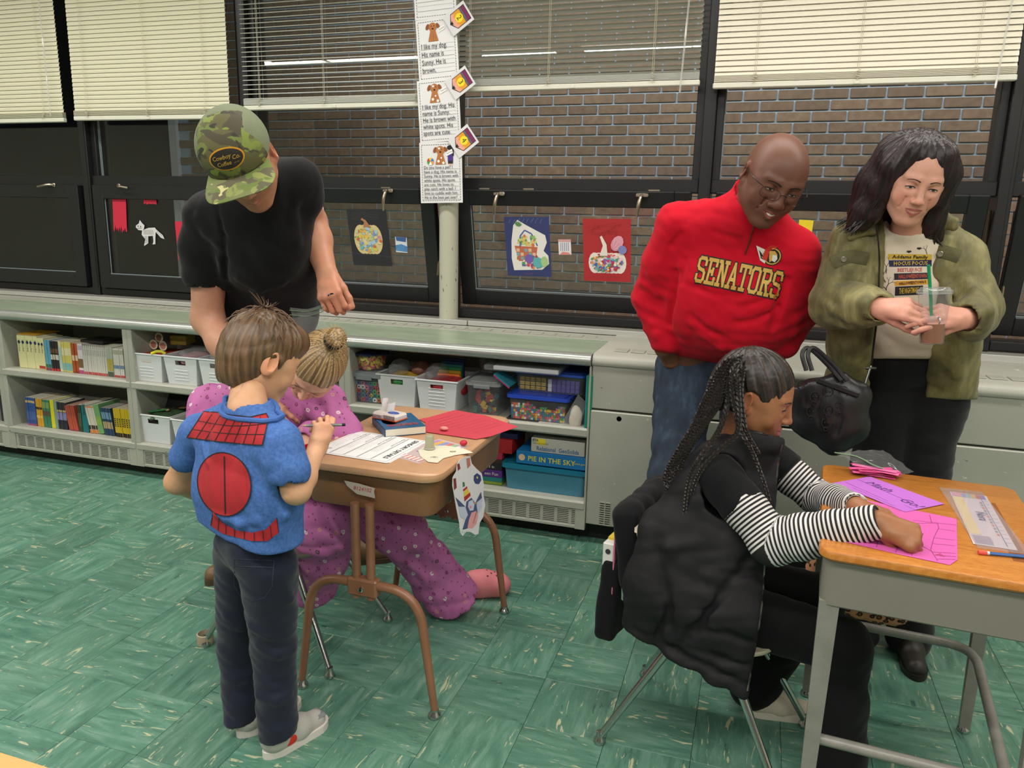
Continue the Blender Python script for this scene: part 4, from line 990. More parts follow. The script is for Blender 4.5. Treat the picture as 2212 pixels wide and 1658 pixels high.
blob('counters_bag',inbin(B6,.06,.15,bx(850,812).z-.517+.01),(.05,.06,.035),M('mixed_counters','8a5a4c',.5,var=.5,vs=70),'bag of mixed brown and orange counters in the left white bin','bag',31)
st=empty('folder_stack',inbin(B7,.0,.16,bx(850,812).z-.517-.01),0,'rainbow stack of plastic strips standing in the right white bin','toy')
for i,c in enumerate(('e07a2c','e8c63a','3f9a5c','2c7a78','2a4f86','22305c')): MB().box((-.055,-.02+.012*i,-.02),(.055,-.01+.012*i,.012+.012*i),.001).build('strip',M('strip_'+c,c,.5),st)
# ================================================================ clear boxes and games behind the brown desk
CLR=glassmat('clear_plastic',(.9,.92,.94),1.4,.06,.06)
def clearbox(x0,x1,y,z,h,dp,lidc,label,lidh=.012,name='clear_box',handle=False,body=None,lidmat=None,o=.006):
    t=empty(name,((x0+x1)/2,y,z),0,label,'box'); w=(x1-x0)/2; tp=.008
    poly=lambda w,d,zz,r:[(x,yy+d/2,zz) for x,yy in rnd_rect(2*w,d,r,3)]
    a=poly(w-tp,dp-2*tp,0,.02); b=poly(w,dp,h,.02); n=len(a)
    a=[(x,yy+tp,zz) for x,yy,zz in a]
    m=MB()._add(a+b,[tuple(range(n))[::-1]]+[(i,(i+1)%n,n+(i+1)%n,n+i) for i in range(n)]); m.build('tub',body or CLR,t,True,50)
    lm=lidmat or M('lid_'+lidc,lidc,.35); l=MB(); l.X=Matrix.Translation((0,dp/2,h)); l.prism(rnd_rect(2*w+2*o,dp+2*o,.022,3),lidh); l.prism(rnd_rect(2*w-.02,dp-.02,.018,3),.004,z0=lidh); lo=l.build('lid',lm,t)
    if handle: MB().box((-w*.5,-.012,h-.012),(w*.5,-.004,h+.006),.003).build('clasp',M('clasp_grey','7f8488',.4),t)
    return t
def cube(name,c,s,m,label,grp,rz=0,me={}):
    k=(name,m.name,s)
    if k not in me: me[k]=MB().box((-s/2,-s/2,-s/2),(s/2,s/2,s/2),s*.06).mesh(name,m)
    o=link(name,me[k]); o.location=c; o.rotation_euler=(0,rz,0); tag(o,label,'cube',grp); return o
def zp(zx,zy,y): return P(720+zx/3.769,720+zy/3.769,y=y)
a,b=zp(125,380,3.12),zp(385,400,3.12); hb=zp(200,352,3.12).z-.518
clearbox(a.x,b.x,3.12,.518,hb,.2,'8c9298','clear box with grey lid holding linking cubes',.02,handle=True)
cc=['c23440','3f9a4c','2f6fa8','e8c63a','e0703a','d86a8a','e6e6e6','6a3a8a','1f7d8a']; r=random.Random(2); s_=.019
for i in range(9):
    for j in range(6):
        x=a.x+.022+s_*1.09*i; z=.522+s_/2+s_*1.02*j
        if x>b.x-.016 or z>.518+hb-.015: continue
        cl=r.choice(cc); rzz=0 if r.random()<.8 else .5
        o=cube('linking_cube',(x,3.145+r.uniform(0,.004),z),s_*(1 if rzz==0 else .8),M('cube_'+cl,cl,.4),{'c23440':'red','3f9a4c':'green','2f6fa8':'blue','e8c63a':'yellow','e0703a':'orange','d86a8a':'pink','e6e6e6':'white','6a3a8a':'purple','1f7d8a':'teal'}[cl]+' linking cube inside the clear box with grey lid','linking cubes '+cl,rzz)
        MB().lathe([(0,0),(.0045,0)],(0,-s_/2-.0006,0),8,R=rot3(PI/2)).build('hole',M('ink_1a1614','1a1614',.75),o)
# round tub of counters with navy lid
c=zp(300,300,3.2); t=empty('round_tub',(c.x,3.21,.518+hb+.026),0,'round clear tub with navy lid full of red and yellow counters','tub'); hr=zp(300,180,3.15).z-(.518+hb+.026)
MB().lathe([(.06,0),(.064,.003),(.078,hr)],seg=28).build('tub',CLR,t,True); MB().lathe([(.0,hr+.012),(.08,hr+.012),(.088,hr+.006),(.088,hr),(.078,hr-.002)],seg=28).build('lid',M('lid_navy','1c2140',.35),t,True)
r=random.Random(5); dm={}
for cl in ('d9c63a','b8282e'): dm[cl]=MB().lathe([(0,-.0015),(.0125,-.0015),(.0125,.0015),(0,.0015)],seg=14).mesh('counter',M('counter_'+cl,cl,.4))
for i in range(90):
    zz=r.uniform(.012,hr-.008); th=r.uniform(-PI,0) if i<70 else r.uniform(0,PI); rad=.058+.014*zz/hr-.006; cl='d9c63a' if r.random()<.5 else 'b8282e'
    o=link('counter',dm[cl]); o.location=Vector(t.location)+Vector((rad*math.cos(th),rad*math.sin(th),zz)); o.rotation_euler=(PI/2+r.uniform(-.5,.5),0,th+PI/2+r.uniform(-.4,.4))
    tag(o,('yellow' if cl=='d9c63a' else 'red')+' round counter inside the tub with navy lid','counter',('yellow' if cl=='d9c63a' else 'red')+' counters in the round tub')
MB().lathe([(.05,.003),(.062,hr*.8),(.0,hr*.8)],seg=18).build('counter_heap',M('heap_mix','9a5a2c',.5,var=.4,vs=60),t)['kind']='stuff'
# latch box with pattern pieces
a,b=zp(1080,450,3.11),zp(1345,470,3.11); hc=zp(1200,425,3.11).z-.518
clearbox(a.x,b.x,3.11,.518,hc,.3,'c0c4c6','clear latch box of mixed pattern pieces behind the red sheet',.014,handle=True,lidmat=glassmat('clear_lid',(.85,.87,.88),1.4,.1,.25))
r=random.Random(8)
for i in range(46):
    cl=r.choice(['a83240','2f5f6a','3a3f48','b8503e','3f6a5c','c9a23a','2a3f66']); x=r.uniform(a.x+.03,b.x-.03); o=MB().box((-.014,-.01,-.002),(.014,.01,.002),.001).build('pattern_piece',M('ink_'+cl,cl,.75)); o.location=(x,3.132+r.uniform(0,.05),.528+r.uniform(0,hc*.62)); o.rotation_euler=(r.uniform(.7,2),r.uniform(0,3),r.uniform(-.4,.4)); tag(o,'small coloured pattern piece in the clear latch box','piece','pattern pieces in the latch box')
t=empty('round_tub',(a.x+.05,3.30,.518+hc+.03),0,'dim round tub standing at the back behind the latch box','tub'); MB().lathe([(.05,0),(.056,.07)],seg=20).build('tub',CLR,t,True); MB().lathe([(0,.078),(.062,.078),(.062,.068)],seg=20).build('lid',M('lid_navy'),t,True); MB().ball((0,0,.03),(.045,.045,.03)).build('pieces',M('pieces_brown','7a4a3a',.6,var=.5,vs=50),t)['kind']='stuff'
# blue-lidded tub of centimetre cubes + second box on it
a,b=zp(1425,560,3.11),zp(1905,600,3.11); hd=zp(1650,520,3.1).z-.518-.012
clearbox(a.x,b.x,3.11,.518,hd,.2,'2848b4','wide clear tub with bright blue lid full of small colour cubes',.014,o=.01)
cols=['c23440','3f9a4c','2f6fa8','e8c63a','e0703a','d86a8a','e6e6e6','1f7d8a']; names=['red','green','blue','yellow','orange','pink','white','teal']; s_=.0098; r=random.Random(11); cnt=0
for i in range(40):
    for j in range(8):
        x=a.x+.014+s_*1.03*i; z=.524+s_*1.03*j; lim=.5+.32*math.sin(i*.3)+.2*math.sin(i*.9+1)
        if x>b.x-.012 or j>lim*3+4.2 or cnt>=230: continue
        q=r.randrange(8); cube('small_cube',(x,3.127+r.uniform(-.002,.004),z),s_,M('cube_'+cols[q],cols[q],.4),f'tiny {names[q]} cube in the wide blue-lidded tub',f'tiny {names[q]} cubes in the blue-lidded tub',r.choice((0,0,0,.3))); cnt+=1
a2,b2=zp(1480,420,3.17),zp(2040,440,3.17); z2=.518+hd+.019; h2=zp(1800,345,3.17).z-z2
clearbox(a2.x,b2.x,3.17,z2,h2,.22,'2f56b8','clear box with blue lid on top holding yellow number tiles and purple dice',.012)
r=random.Random(4); tl=['6+2','9-1','9+4','9+8','5+1','0+1','9+7','10+2','8+7','12+1','7-2','4+4','3+5','8-3','2+9']
for i in range(15):
    ix,iz=i%5,i//5; o=MB().box((-.0105,0,-.008),(.0105,.003,.008),.001).build('number_tile',M('tile_yellow','c9a83a',.5)); o.location=(a2.x+.028+.0245*ix,3.186,z2+.014+.0195*iz); tag(o,f'yellow number tile reading {tl[i]} in the upper clear box','tile','yellow number tiles')
    q=MB(); text(q,tl[i],.011,frame((0,-.0008,-.004),(1,0,0),(0,0,1))); q.build('numerals',M('ink_2a2c30','2a2c30',.75),o)
for i in range(21):
    ix,iz=i%7,i//7; w_=ix<1; cube('dice',(a2.x+.155+.0205*ix,3.192,z2+.013+.0185*iz),.0175,M('dice_white' if w_ else 'dice_purple','d9d9d6' if w_ else '5a4e9c',.4),('white die' if w_ else 'purple die')+' beside the yellow tiles in the upper clear box',('white' if w_ else 'purple')+' dice in the upper box')
tw=zp(1300,330,3.1); pk=empty('paper_pack',(0,0,0),0,'plastic-wrapped pack of white paper lying on the clear boxes','paper')
p0,p1=zp(1300,345,3.11),zp(1830,380,3.11); zt_=z2+h2+.018
m=MB().box((p0.x,3.11,zt_),(p1.x,3.32,zt_+.018),.003); m.build('sheets',M('paper_e4e2e4','e4e2e4'),pk); MB().box((p0.x-.04,3.1,zt_-.002),(p1.x+.004,3.33,zt_+.021),.004).build('wrapper',bagm(),pk)
w0=zp(1290,350,3.13); o=MB().box((-.045,0,-.002),(.045,.12,.006),.001,R=rot3(0,.62,0)).build('workbook',M('book_teal','2f8a98',.5)); o.location=(zp(1370,400,3.11).x-.0,3.108,zp(1370,392,3.1).z); tag(o,'teal and pink workbook sticking out under the paper pack','book'); MB().box((-.045,-.002,-.004),(.045,.002,.0),.0,R=rot3(0,.62,0)).build('pink_cover',M('ink_c82a70','c82a70'),o)
zb=zp(1960,700,3.09); blob('zip_bag',(zb.x,3.12,zb.z+.0),(.03,.02,.055),M('sand_white','cfc4b0',.7),'bag of white pieces leaning beside the blue-lidded tub','bag',41,amp=.15).rotation_euler=(0,0,0)
bg=bpy.data.objects['zip_bag']; q=MB(); u=zp(1995,495,3.1); q._add([zp(1850,740,3.09),zp(1860,790,3.085),zp(1945,795,3.085),zp(2040,650,3.1),zp(2060,560,3.11),u],[(0,1,2,3,4,5)]); q.build('bag_film',bagm(),bg)
g0,g1=zp(2050,350,3.08),zp(2098,790,3.08); gx=g1.x-.014
tgb=empty('game_box',(gx,3.085,.518),0,'thin green game box standing on edge at the right end','box'); hgz=zp(2080,335,3.1).z-.518; MB().box((-.012,0,0),(.012,.24,hgz),.002).build('lid',M('box_green','14805c',.5,var=.15,vs=40),tgb); MB().box((-.017,.002,0),(-.012,.24,hgz-.003),.001).build('tray',M('box_teal','1f8a9a',.5),tgb)
# lower shelf: games and teal bin
zs=.191
a,b=zp(1385,1270,3.12),zp(2045,1350,3.12); ht=zp(1700,1120,3.12).z-zs
TEAL=glassmat('teal_plastic',(.25,.55,.66),1.4,.15,.3)
clearbox(a.x,b.x,3.12,zs,ht,.3,'17708c','translucent teal storage bin with a lid on the bottom shelf',.02,'teal_bin',o=.012,body=M('teal_tub','4a8ca6',.35,var=.12,vs=14))
zt=zs+ht+.026
a,b=zp(1490,985,3.115),zp(2055,1040,3.115); hp=zp(1800,985,3.115).z-zt
pie=tag(MB().box((a.x,3.115,zt),(b.x,3.33,zt+hp),.002).build('game_box',M('box_sky','1b78b8',.45)),'flat blue fraction game box reading PIE IN THE SKY','box')
q=MB(); text(q,'PIE IN THE SKY',hp*.54,frame(((a.x+b.x)/2+.004,3.1135,zt+hp*.3),(1,0,0),(0,0,1)),bold=.015,space=1.02); q.build('title',M('ink_e8dc4a','e8dc4a'),pie)
q=MB(); text(q,'fraction game',hp*.2,frame((b.x-.028,3.1135,zt+hp*.42),(1,0,0),(0,0,1))); q.build('subtitle',M('ink_e8dc4a'),pie)
MB().lathe([(0,0),(hp*.26,0),(hp*.26,.0006)],(a.x+.026,3.1144,zt+hp*.5),12,R=rot3(PI/2)).build('emblem',M('ink_e8c8a0','e8c8a0'),pie)
a,b=zp(1610,930,3.12),zp(2045,995,3.12); z3=zt+hp+.001; hg=zp(1800,865,3.12).z-z3
geo_=tag(MB().box((a.x,3.12,z3),(b.x,3.3,z3+hg),.002).build('game_box',M('box_grey','b9b7ae',.5)),'white box reading Relational GeoSolids on the lower shelf','box')
cx=(a.x+b.x)/2
q=MB(); text(q,'Relational  GeoSolids',hg*.42,frame((cx,3.1185,z3+hg*.14),(1,0,0),(0,0,1)),bold=.012,sx=.82); q.build('title',M('ink_2a6a9c','2a6a9c'),geo_)
q=MB(); text(q,'ETA',hg*.24,frame((a.x+.006,3.1185,z3+hg*.76),(1,0,0),(0,0,1)),align='LEFT',bold=.02); text(q,'TRANSPARENT',hg*.14,frame((a.x+.006,3.1180,z3+hg*.58),(1,0,0),(0,0,1)),align='LEFT',space=1.3); q.build('maker_name',M('ink_2a2c30'),geo_)
MB().box((a.x+.024,3.119,z3+hg*.55),(a.x+.066,3.1199,z3+hg-.002)).build('yellow_flash',M('ink_e0cf3a','e0cf3a'),geo_)
def stackbox(z0p,z1p,x0p,x1p,y,col,label,txt=None,tc='e6e0d6',z0=None):
    a=zp(x0p,z1p,y); b=zp(x1p,z1p,y); zlo=z0 if z0 is not None else zp(x1p,z1p,y).z; zhi=zp(x1p,z0p,y).z
    o=tag(MB().box((a.x,y,zlo+.0006),(b.x,y+.2,zhi),.0015).build('game_box',M('gb_'+col,col,.5,var=.12,vs=40)),label,'box')
    if txt:
        q=MB(); text(q,txt,(zhi-zlo)*.6,frame((b.x-.05,y-.0012,zlo+(zhi-zlo)*.3),(1,0,0),(0,0,1))); q.build('title',M('ink_'+tc,tc),o)
    return zhi
z=zs
for (top,col,lab_,tx) in ((1215,'7f9a2c','lime green game box at the bottom of the left stack',None),(1180,'1f7d7a','teal game box above the lime one',None),(1120,'5a2f86','purple game box reading Fun in the left stack','een Fun'),(1065,'2a2430','dark box above the purple one in the left stack','3 in'),(1030,'3a2a26','dark brown box near the top of the left stack',None),(975,'b02a4a','crimson box on top of the left stack under the red one',None)):
    z=stackbox(top,1275,1150,1370,3.14,col,lab_,tx,z0=z)
z=stackbox(872,970,1130,1455,3.14,'a81c24','wide red game box on the left stack',z0=z)
stackbox(822,870,1130,1500,3.16,'22305c','navy game box topmost of the left stack',z0=z)
o=MB().box((-.075,-.05,0),(.075,.05,.0008),.0).build('paper_scrap',M('black_scrap','1c1a18',.8)); p=zp(1530,790,3.1); o.location=(p.x,3.15,.5172); tag(o,'black paper scrap on the front edge of the shelf','scrap')
# ================================================================ people: shared builders
def skinmat(name):
    if name in _mats: return _mats[name]
    m,t=newmat(name); b=t.bs; a=t.add('ShaderNodeAttribute',attribute_name='col'); n=t.noise(t.coord(),38,4,.6)
    v=t.ramp(n,[(.3,(.93,.91,.9)),(.7,(1.04,1.03,1.03))]); t.link(t.mix(1,a.outputs['Color'],v,'MULTIPLY'),b.inputs['Base Color'])
    b.inputs['Roughness'].default_value=.46; b.inputs['Specular IOR Level'].default_value=.4
    b.inputs['Subsurface Weight'].default_value=.12; b.inputs['Subsurface Radius'].default_value=(.012,.005,.003); b.inputs['Subsurface Scale'].default_value=1
    t.bump(t.noise(t.coord(),420,2),.06,.0006); _mats[name]=m; return m
SKM=skinmat('skin')
def cloth(name,col,rough=.85,weave=0,var=.08,vs=7,sheen=.15,bump=.12,attr=None):
    if name in _mats: return _mats[name]
    m=M(name,col,rough,var=var,vs=vs,bump=bump,bs=weave or 260,sheen=sheen,attr=attr,spec=.2); return m
def smooth(e0,e1,x): t=np.clip((x-e0)/(e1-e0),0,1); return t*t*(3-2*t)
def headM(c,fwd,up,s=1):
    y=Vector(fwd).normalized(); z=Vector(up); x=y.cross(z).normalized(); z=x.cross(y)
    m=Matrix(((x.x*s,y.x*s,z.x*s,0),(x.y*s,y.y*s,z.y*s,0),(x.z*s,y.z*s,z.z*s,0),(0,0,0,1))); m.translation=Vector(c); return m
def xf(M4,Vv):
    A=np.array(M4); return Vv@A[:3,:3].T+A[:3,3]
def head(M4,neck,skin,k=None):
    """sculpted head in its own frame (x right, y front, z up). returns part + bvh in local frame"""
    o=dict(vox=.0027,nose=1,lip=1,jaw=1,chub=0,width=1,ear=1,neckr=.056,smile=0,mouthopen=0,chinz=0,brow=1); o.update(k or {})
    s=Sdf((-.1,-.125,-.19),(.1,.135,.13),o['vox']); W=o['width']; J=o['jaw']; ch=o['chub']; cz=o['chinz']
    s.ell((0,-.012,.028),(.075*W,.095,.086),k=.0)
    s.ell((0,.03,.0),(.066*W,.06,.08),k=.03)
    s.ell((0,.03,-.055),((.052+.006*ch)*W*J,.054,.05),k=.03)
    for q in (-1,1):
        s.cap((q*.052*W*J,.0,-.045),(q*.018,.062,-.098+cz),.016+.004*ch,.017,k=.025)
        s.ell((q*.036*W,.062,-.032),(.022+.005*ch,.02,.024+.004*ch),k=.02)
        s.cap((q*.05*W,.052,.0),(q*.03*W,.072,-.012),.012,.012,k=.02)
    s.ell((0,.074,-.098+cz),(.017,.014,.015),k=.02)
    s.ell((0,.072,-.06),(.03,.02,.022),k=.02)
    n=o['nose']
    for q in (-1,1):
        s.ell((q*.031*W,.094,.002),(.017,.011,.011),k=.014,op='sub')
        s.ell((q*.031*W,.0755,.001),(.0145,.0125,.0115),k=.004)
        s.cap((q*.014,.090,.021),(q*.045*W,.074,.023),.0065*o['brow'],.005,k=.014)
    s.cap((0,.088,.014),(0,.103,-.026),.0075*n,.0095*n,k=.012)
    s.ell((0,.106,-.032),(.0095*n,.0095,.0085*n),k=.008)
    for q in (-1,1): 
        s.ell((q*.0115*n,.097,-.035),(.0075*n,.009,.007*n),k=.006)
        s.ell((q*.0065*n,.102,-.0425),(.0032,.004,.003),k=.002,op='sub')
    l=o['lip']; sm=o['smile']; mo=o['mouthopen']; zl=-.062
    for q in (-1,1):
        s.cap((0,.0935,zl+.001),(q*.021,.083,zl+.0025*1+sm*.005),.0045*l,.0026*l,k=.005)
        s.cap((0,.0925,zl-.0095-mo),(q*.017,.0835,zl-.005-mo+sm*.005),.0058*l,.0032*l,k=.005)
        s.cap((0,.1,zl-.0035-mo*.5),(q*.021,.089,zl-.0015+sm*.006),.0016+mo*.5,.001,k=.002,op='sub')
        if sm: s.cap((q*.03,.086,-.028),(q*.034,.078,-.06),.0025*sm,.0012*sm,k=.008,op='sub')
        e=o['ear']
        if e:
            R=rot3(0,0,q*-.45); s.ell((q*.077*W,-.008,-.006),(.0085*e,.018*e,.031*e),R=R,k=.006); s.ell((q*.084*W,-.003,-.003),(.006*e,.010*e,.019*e),R=R,k=.004,op='sub')
            s.ell((q*.073*W,.006,-.03),(.007,.008,.012),k=.006)
    nl=np.array(M4.inverted()@Vector(neck)); r=o['neckr']; s.cap((0,-.022,-.04),tuple(nl),r*.95,r*1.05,k=.022)
    Vl,F=s.mesh(); C=np.tile(np.array(lin(skin)),(len(Vl),1)); x,y,z=Vl.T
    red=np.array(lin(skin))*np.array((1.12,.78,.74))
    def tint(m,c): C[:]=C*(1-m[:,None])+np.array(c)*m[:,None]
    for q in (-1,1): tint(.35*np.exp(-(((x-q*.04)/.018)**2+((z+.035)/.018)**2))*(y>.04),red)
    tint(.4*np.exp(-((x/.014)**2+((z+.035)/.012)**2))*(y>.09),red); tint(.45*smooth(.07,.078,np.abs(x))*(z<.03)*(z>-.045)*(y<.03),red)
    if o.get('stubble'): tint(.42*smooth(-.03,-.055,z)*smooth(.0,.04,y)*(1-.9*np.exp(-((x/.02)**2+((z+.066)/.007)**2))),lin(o['stubble']))
    if o.get('crown'): pass
    return (xf(M4,Vl),F),C,BVHTree.FromPolygons([Vector(v) for v in Vl],[tuple(f) for f in F])
def strip(mb,bvh,M4,pts,hw,n=3,off=.0007,y0=.2):
    """decal ribbon on the face: pts [(x,z)], hw half widths"""
    rows=[]
    for i,(x,z) in enumerate(pts):
        a=pts[max(i-1,0)]; b=pts[min(i+1,len(pts)-1)]; dx,dz=b[0]-a[0],b[1]-a[1]; L=math.hypot(dx,dz) or 1
        up,dn=hw[i] if isinstance(hw[i],tuple) else (hw[i],hw[i])
        row=[]
        for k in range(n+1):
            t=-dn+(up+dn)*k/n; px,pz=x-dz/L*t,z+dx/L*t
            h=bvh.ray_cast(Vector((px,y0,pz)),Vector((0,-1,0))); p=h[0]+Vector((0,off,0)) if h[0] else Vector((px,.08,pz))
            row.append(M4@p)
        rows.append(row)
    m=len(rows); vs=[p for r in rows for p in r]; w=n+1
    mb._add(vs,[(i*w+k,(i+1)*w+k,(i+1)*w+k+1,i*w+k+1) for i in range(m-1) for k in range(n)])
def arc(x0,z0,x1,z1,bow,n=10):
    return [(x0+(x1-x0)*i/n,z0+(z1-z0)*i/n+bow*4*(i/n)*(1-i/n)) for i in range(n+1)]
def face(parent,bvh,M4,brow,lip,iris='2a1c14',W=1,openz=.004,gaze=-.002,lashw=.0011,smile=0,browt=.0022,teeth=False,lipw=1,bz=.0,browang=.0):
    for q in (-1,1):
        ex=q*.031*W; e=MB(); mats=[M('eye_white','d8d0ca',.25),M('iris_'+iris,iris,.15),M('lash_dark','1c1412',.6)]
        n=10; pts=arc(ex-.0125,-.0005,ex+.0125,-.0005,0,n); hw=[(openz*4*(i/n)*(1-i/n)*.9+.0001,.0026*4*(i/n)*(1-i/n)+.0001) for i in range(n+1)]
        e.cur=0; strip(e,bvh,M4,pts,hw,3,.0009)
        e.cur=1; g=.0045; strip(e,bvh,M4,arc(ex-g,gaze,ex+g,gaze,0,6),[(min(openz*.9-gaze,math.sqrt(max(g*g-(g*(i/3-1))**2,1e-9))),min(.0024+gaze,math.sqrt(max(g*g-(g*(i/3-1))**2,1e-9)))) if True else 0 for i in range(7)],2,.0012)
        e.cur=2; strip(e,bvh,M4,arc(ex-.0135,-.001,ex+.0135,-.001,openz+.0006,n),[lashw*(.5+1.2*(i/n)*(1-i/n)*2) for i in range(n+1)],1,.0016)
        e.build('eye',mats,parent,True)
        b=MB(); strip(b,bvh,M4,arc(q*.0125,.0185+bz-browang,q*.046*W,.0195+bz+browang*.3,.0045,10),[browt*(1-.65*i/10) for i in range(11)],2,.0011); b.build('eyebrow',M('brow_'+brow,brow,.8),parent,True)
    l=MB(); zl=-.062; sm=smile; lm=M('lip_'+lip,lip,.38)
    up=arc(-.0225*lipw,zl+.001+sm*.006,.0225*lipw,zl+.001+sm*.006,-sm*.004,14); strip(l,bvh,M4,up,[(.0052*min(1,3.2*(i/14)*(1-i/14)*1.3)*(.86 if i==7 else 1)+.0002,.0012) for i in range(15)],3,.0006)
    lo=arc(-.020*lipw,zl-.004+sm*.005,.020*lipw,zl-.004+sm*.005,-.0035-sm*.003,14); strip(l,bvh,M4,lo,[(.0015,.0062*min(1,3.5*(i/14)*(1-i/14))+.0002) for i in range(15)],3,.0006)
    l.build('lips',lm,parent,True)
    if teeth:
        t=MB(); strip(t,bvh,M4,arc(-.0125,zl-.0022+sm*.003,.0125,zl-.0022+sm*.003,-.002,10),[.0022*min(1,6*(i/10)*(1-i/10))+.0003 for i in range(11)],1,.0017); t.build('teeth',M('teeth','d9d2c4',.3),parent,True)
def hand_prims(S,M4,side=1,curl=(.5,.55,.6,.65),pip=None,spread=.06,thumb=(.35,.5,.3),s=1,tcurl=.3,k=.006):
    """M4: wrist frame, y to the fingers, z = back of hand, x = little-finger side for side=1"""
    T=lambda p:tuple(M4@Vector((p[0]*side*s,p[1]*s,p[2]*s)))
    kn=[(-.028,.088,.004),(-.009,.094,.006),(.011,.09,.004),(.029,.08,.0)]; ln=[(.043,.026,.021),(.047,.029,.022),(.044,.027,.021),(.034,.02,.019)]; rr=[.0088,.009,.0086,.0076]
    for i,(x,y,z) in enumerate(kn):
        S.cap(T((x*.45,.004,0)),T((x,y,z)),.0175*s if i<3 else .0155*s,.0115*s,k=.014)
    S.ell(T((0,.045,-.006)),(.03*s,.03*s,.012*s),k=.015)
    for i,(x,y,z) in enumerate(kn):
        a0=spread*(i-1.3); c=curl[i]; pc=(pip or [q*1.15 for q in curl])[i]; d=0; p=Vector((x,y,z)); r=rr[i]*s
        for j,L in enumerate(ln[i]):
            d+=c if j==0 else (pc if j==1 else pc*.6)
            q=p+Vector((math.sin(a0)*math.cos(d),math.cos(a0)*math.cos(d),-math.sin(d)))*L
            S.cap(T(p),T(q),r*(1.06-.1*j),r*(1.0-.12*j),k=k*.6 if j else k); p=q
    p=Vector((-.022,.022,-.004)); ta,tb,tc=thumb; d=0
    dirs=Vector((-math.sin(ta)*1.0,math.cos(ta),-tb)).normalized()
    for j,L in enumerate((.042,.034,.027)):
        q=p+dirs*L*1.0; S.cap(T(p),T(q),(.0145,.0108,.0098)[j]*s,(.0115,.0098,.0082)[j]*s,k=.008); p=q
        dirs=(dirs+Vector((math.sin(ta)*tcurl*1.4,0,-tc*tcurl))).normalized()
def wristM(w,fdir,back):
    y=Vector(fdir).normalized(); z=Vector(back); z=(z-y*z.dot(y)).normalized(); x=y.cross(z)
    m=Matrix(((x.x,y.x,z.x,0),(x.y,y.y,z.y,0),(x.z,y.z,z.z,0),(0,0,0,1))); m.translation=Vector(w); return m
def bounds(pts,pad):
    a=np.array([tuple(p) for p in pts]); return a.min(0)-pad,a.max(0)+pad
def paint(Vv,base,spots=()):
    C=np.tile(np.array(lin(base)),(len(Vv),1))
    for c,r,col,a in spots:
        m=a*np.exp(-(((Vv-np.array(tuple(c)))**2).sum(1)/r**2)); C=C*(1-m[:,None])+np.array(lin(col))*m[:,None]
    return C
def sdfobj(name,S,mat,parent=None,colors=None):
    v,f=S.mesh(); me=np_mesh(name,[(v,f)],mat,[colors(v)] if colors else None)
    return link(name,me,parent)
def person(parts,cols,label,group=None):
    """top-level body: one mesh"""
    o=link('person',np_mesh('person',parts,SKM,cols)); tag(o,label,'person',group); return o
def strands(Vv,o,axis,freq,c1,c2,seed=0,c3=None,warp=1.):
    """colour that varies around an axis, as combed hair does"""
    a=Vector(axis).normalized(); u=a.orthogonal().normalized(); w=a.cross(u); q=Vv-np.array(tuple(o))
    th=np.arctan2(q@np.array(u),q@np.array(w)); r=np.random.RandomState(seed); t=np.zeros(len(Vv)); ax=q@np.array(a)
    for i in range(4): f=freq*(1+.73*i); t+=np.sin(th*round(f)+r.rand()*6+warp*np.sin(ax*30+i))/(1+.5*i)
    t=smooth(-1.2,1.2,t)[:,None]; C=np.array(lin(c1))*(1-t)+np.array(lin(c2))*t
    if c3:
        u2=smooth(.4,1.,np.sin(th*round(freq*1.9)+2+np.sin(ax*20)))[:,None]; C=C*(1-.6*u2)+np.array(lin(c3))*.6*u2
    return C
def groove(S,o,axis,freq,amp,band=.03,warp=.8):
    g=S.sub(S.lo,S.lo+S.vox*S.n); sl,X,Y,Z=g; m=np.abs(S.D)<band; a=Vector(axis).normalized(); u=a.orthogonal().normalized(); w=a.cross(u)
    x,y,z=X[m]-o[0],Y[m]-o[1],Z[m]-o[2]; th=np.arctan2(x*u.x+y*u.y+z*u.z,x*w.x+y*w.y+z*w.z); ax=x*a.x+y*a.y+z*a.z
    S.D[m]+=(amp*(np.sin(th*freq+warp*np.sin(ax*25))+.5*np.sin(th*round(freq*2.3)+1))).astype(np.float32)
def hairmat(name):
    if name in _mats: return _mats[name]
    m,t=newmat(name); a=t.add('ShaderNodeAttribute',attribute_name='col'); t.link(a.outputs['Color'],t.bs.inputs['Base Color']); t.bs.inputs['Roughness'].default_value=.42; t.bs.inputs['Specular IOR Level'].default_value=.45
    t.bump(t.noise(t.coord('Object',(1,1,1)),230,2),.25,.001); _mats[name]=m; return m
HM=hairmat('hair')
def shoe(S_name,M4,L,col,sole,parent,s=1,accent=None):
    """M4 at the heel on the floor, y to the toe, z up"""
    S=Sdf((-.06*s,-.03,-.005),(.06*s,L+.03,.12*s),.0045)
    S.path([(0,.03,.045*s),(0,L*.5,.034*s),(0,L-.035,.028*s)],[.034*s,.035*s,.030*s],k=.02); S.cap((0,.035,.05*s),(0,.045,.1*s),.032*s,.03*s,k=.03); S.cap((0,L*.3,.075*s),(0,L*.55,.045*s),.026*s,.028*s,k=.02); S.plane((0,0,.014),(0,0,-1),k=.004)
    v,f=S.mesh(); o=link(S_name,np_mesh(S_name,[(xf(M4,v),f)],M(S_name+col,col,.5)),parent)
    out=[]
    for i in range(28):
        a=2*PI*i/28; y=L*.5-.0+math.sin(a)*(L*.5+.004); w=(.036+.004*math.sin(a))*s*(1 if True else 1); x=math.cos(a)*w; x=math.copysign(min(abs(x)*1.25,w),x); out.append((x,y))
    m=MB(); m.X=M4; m.prism(out,.02); m.build('sole',M('sole'+sole,sole,.5),o)
    return o
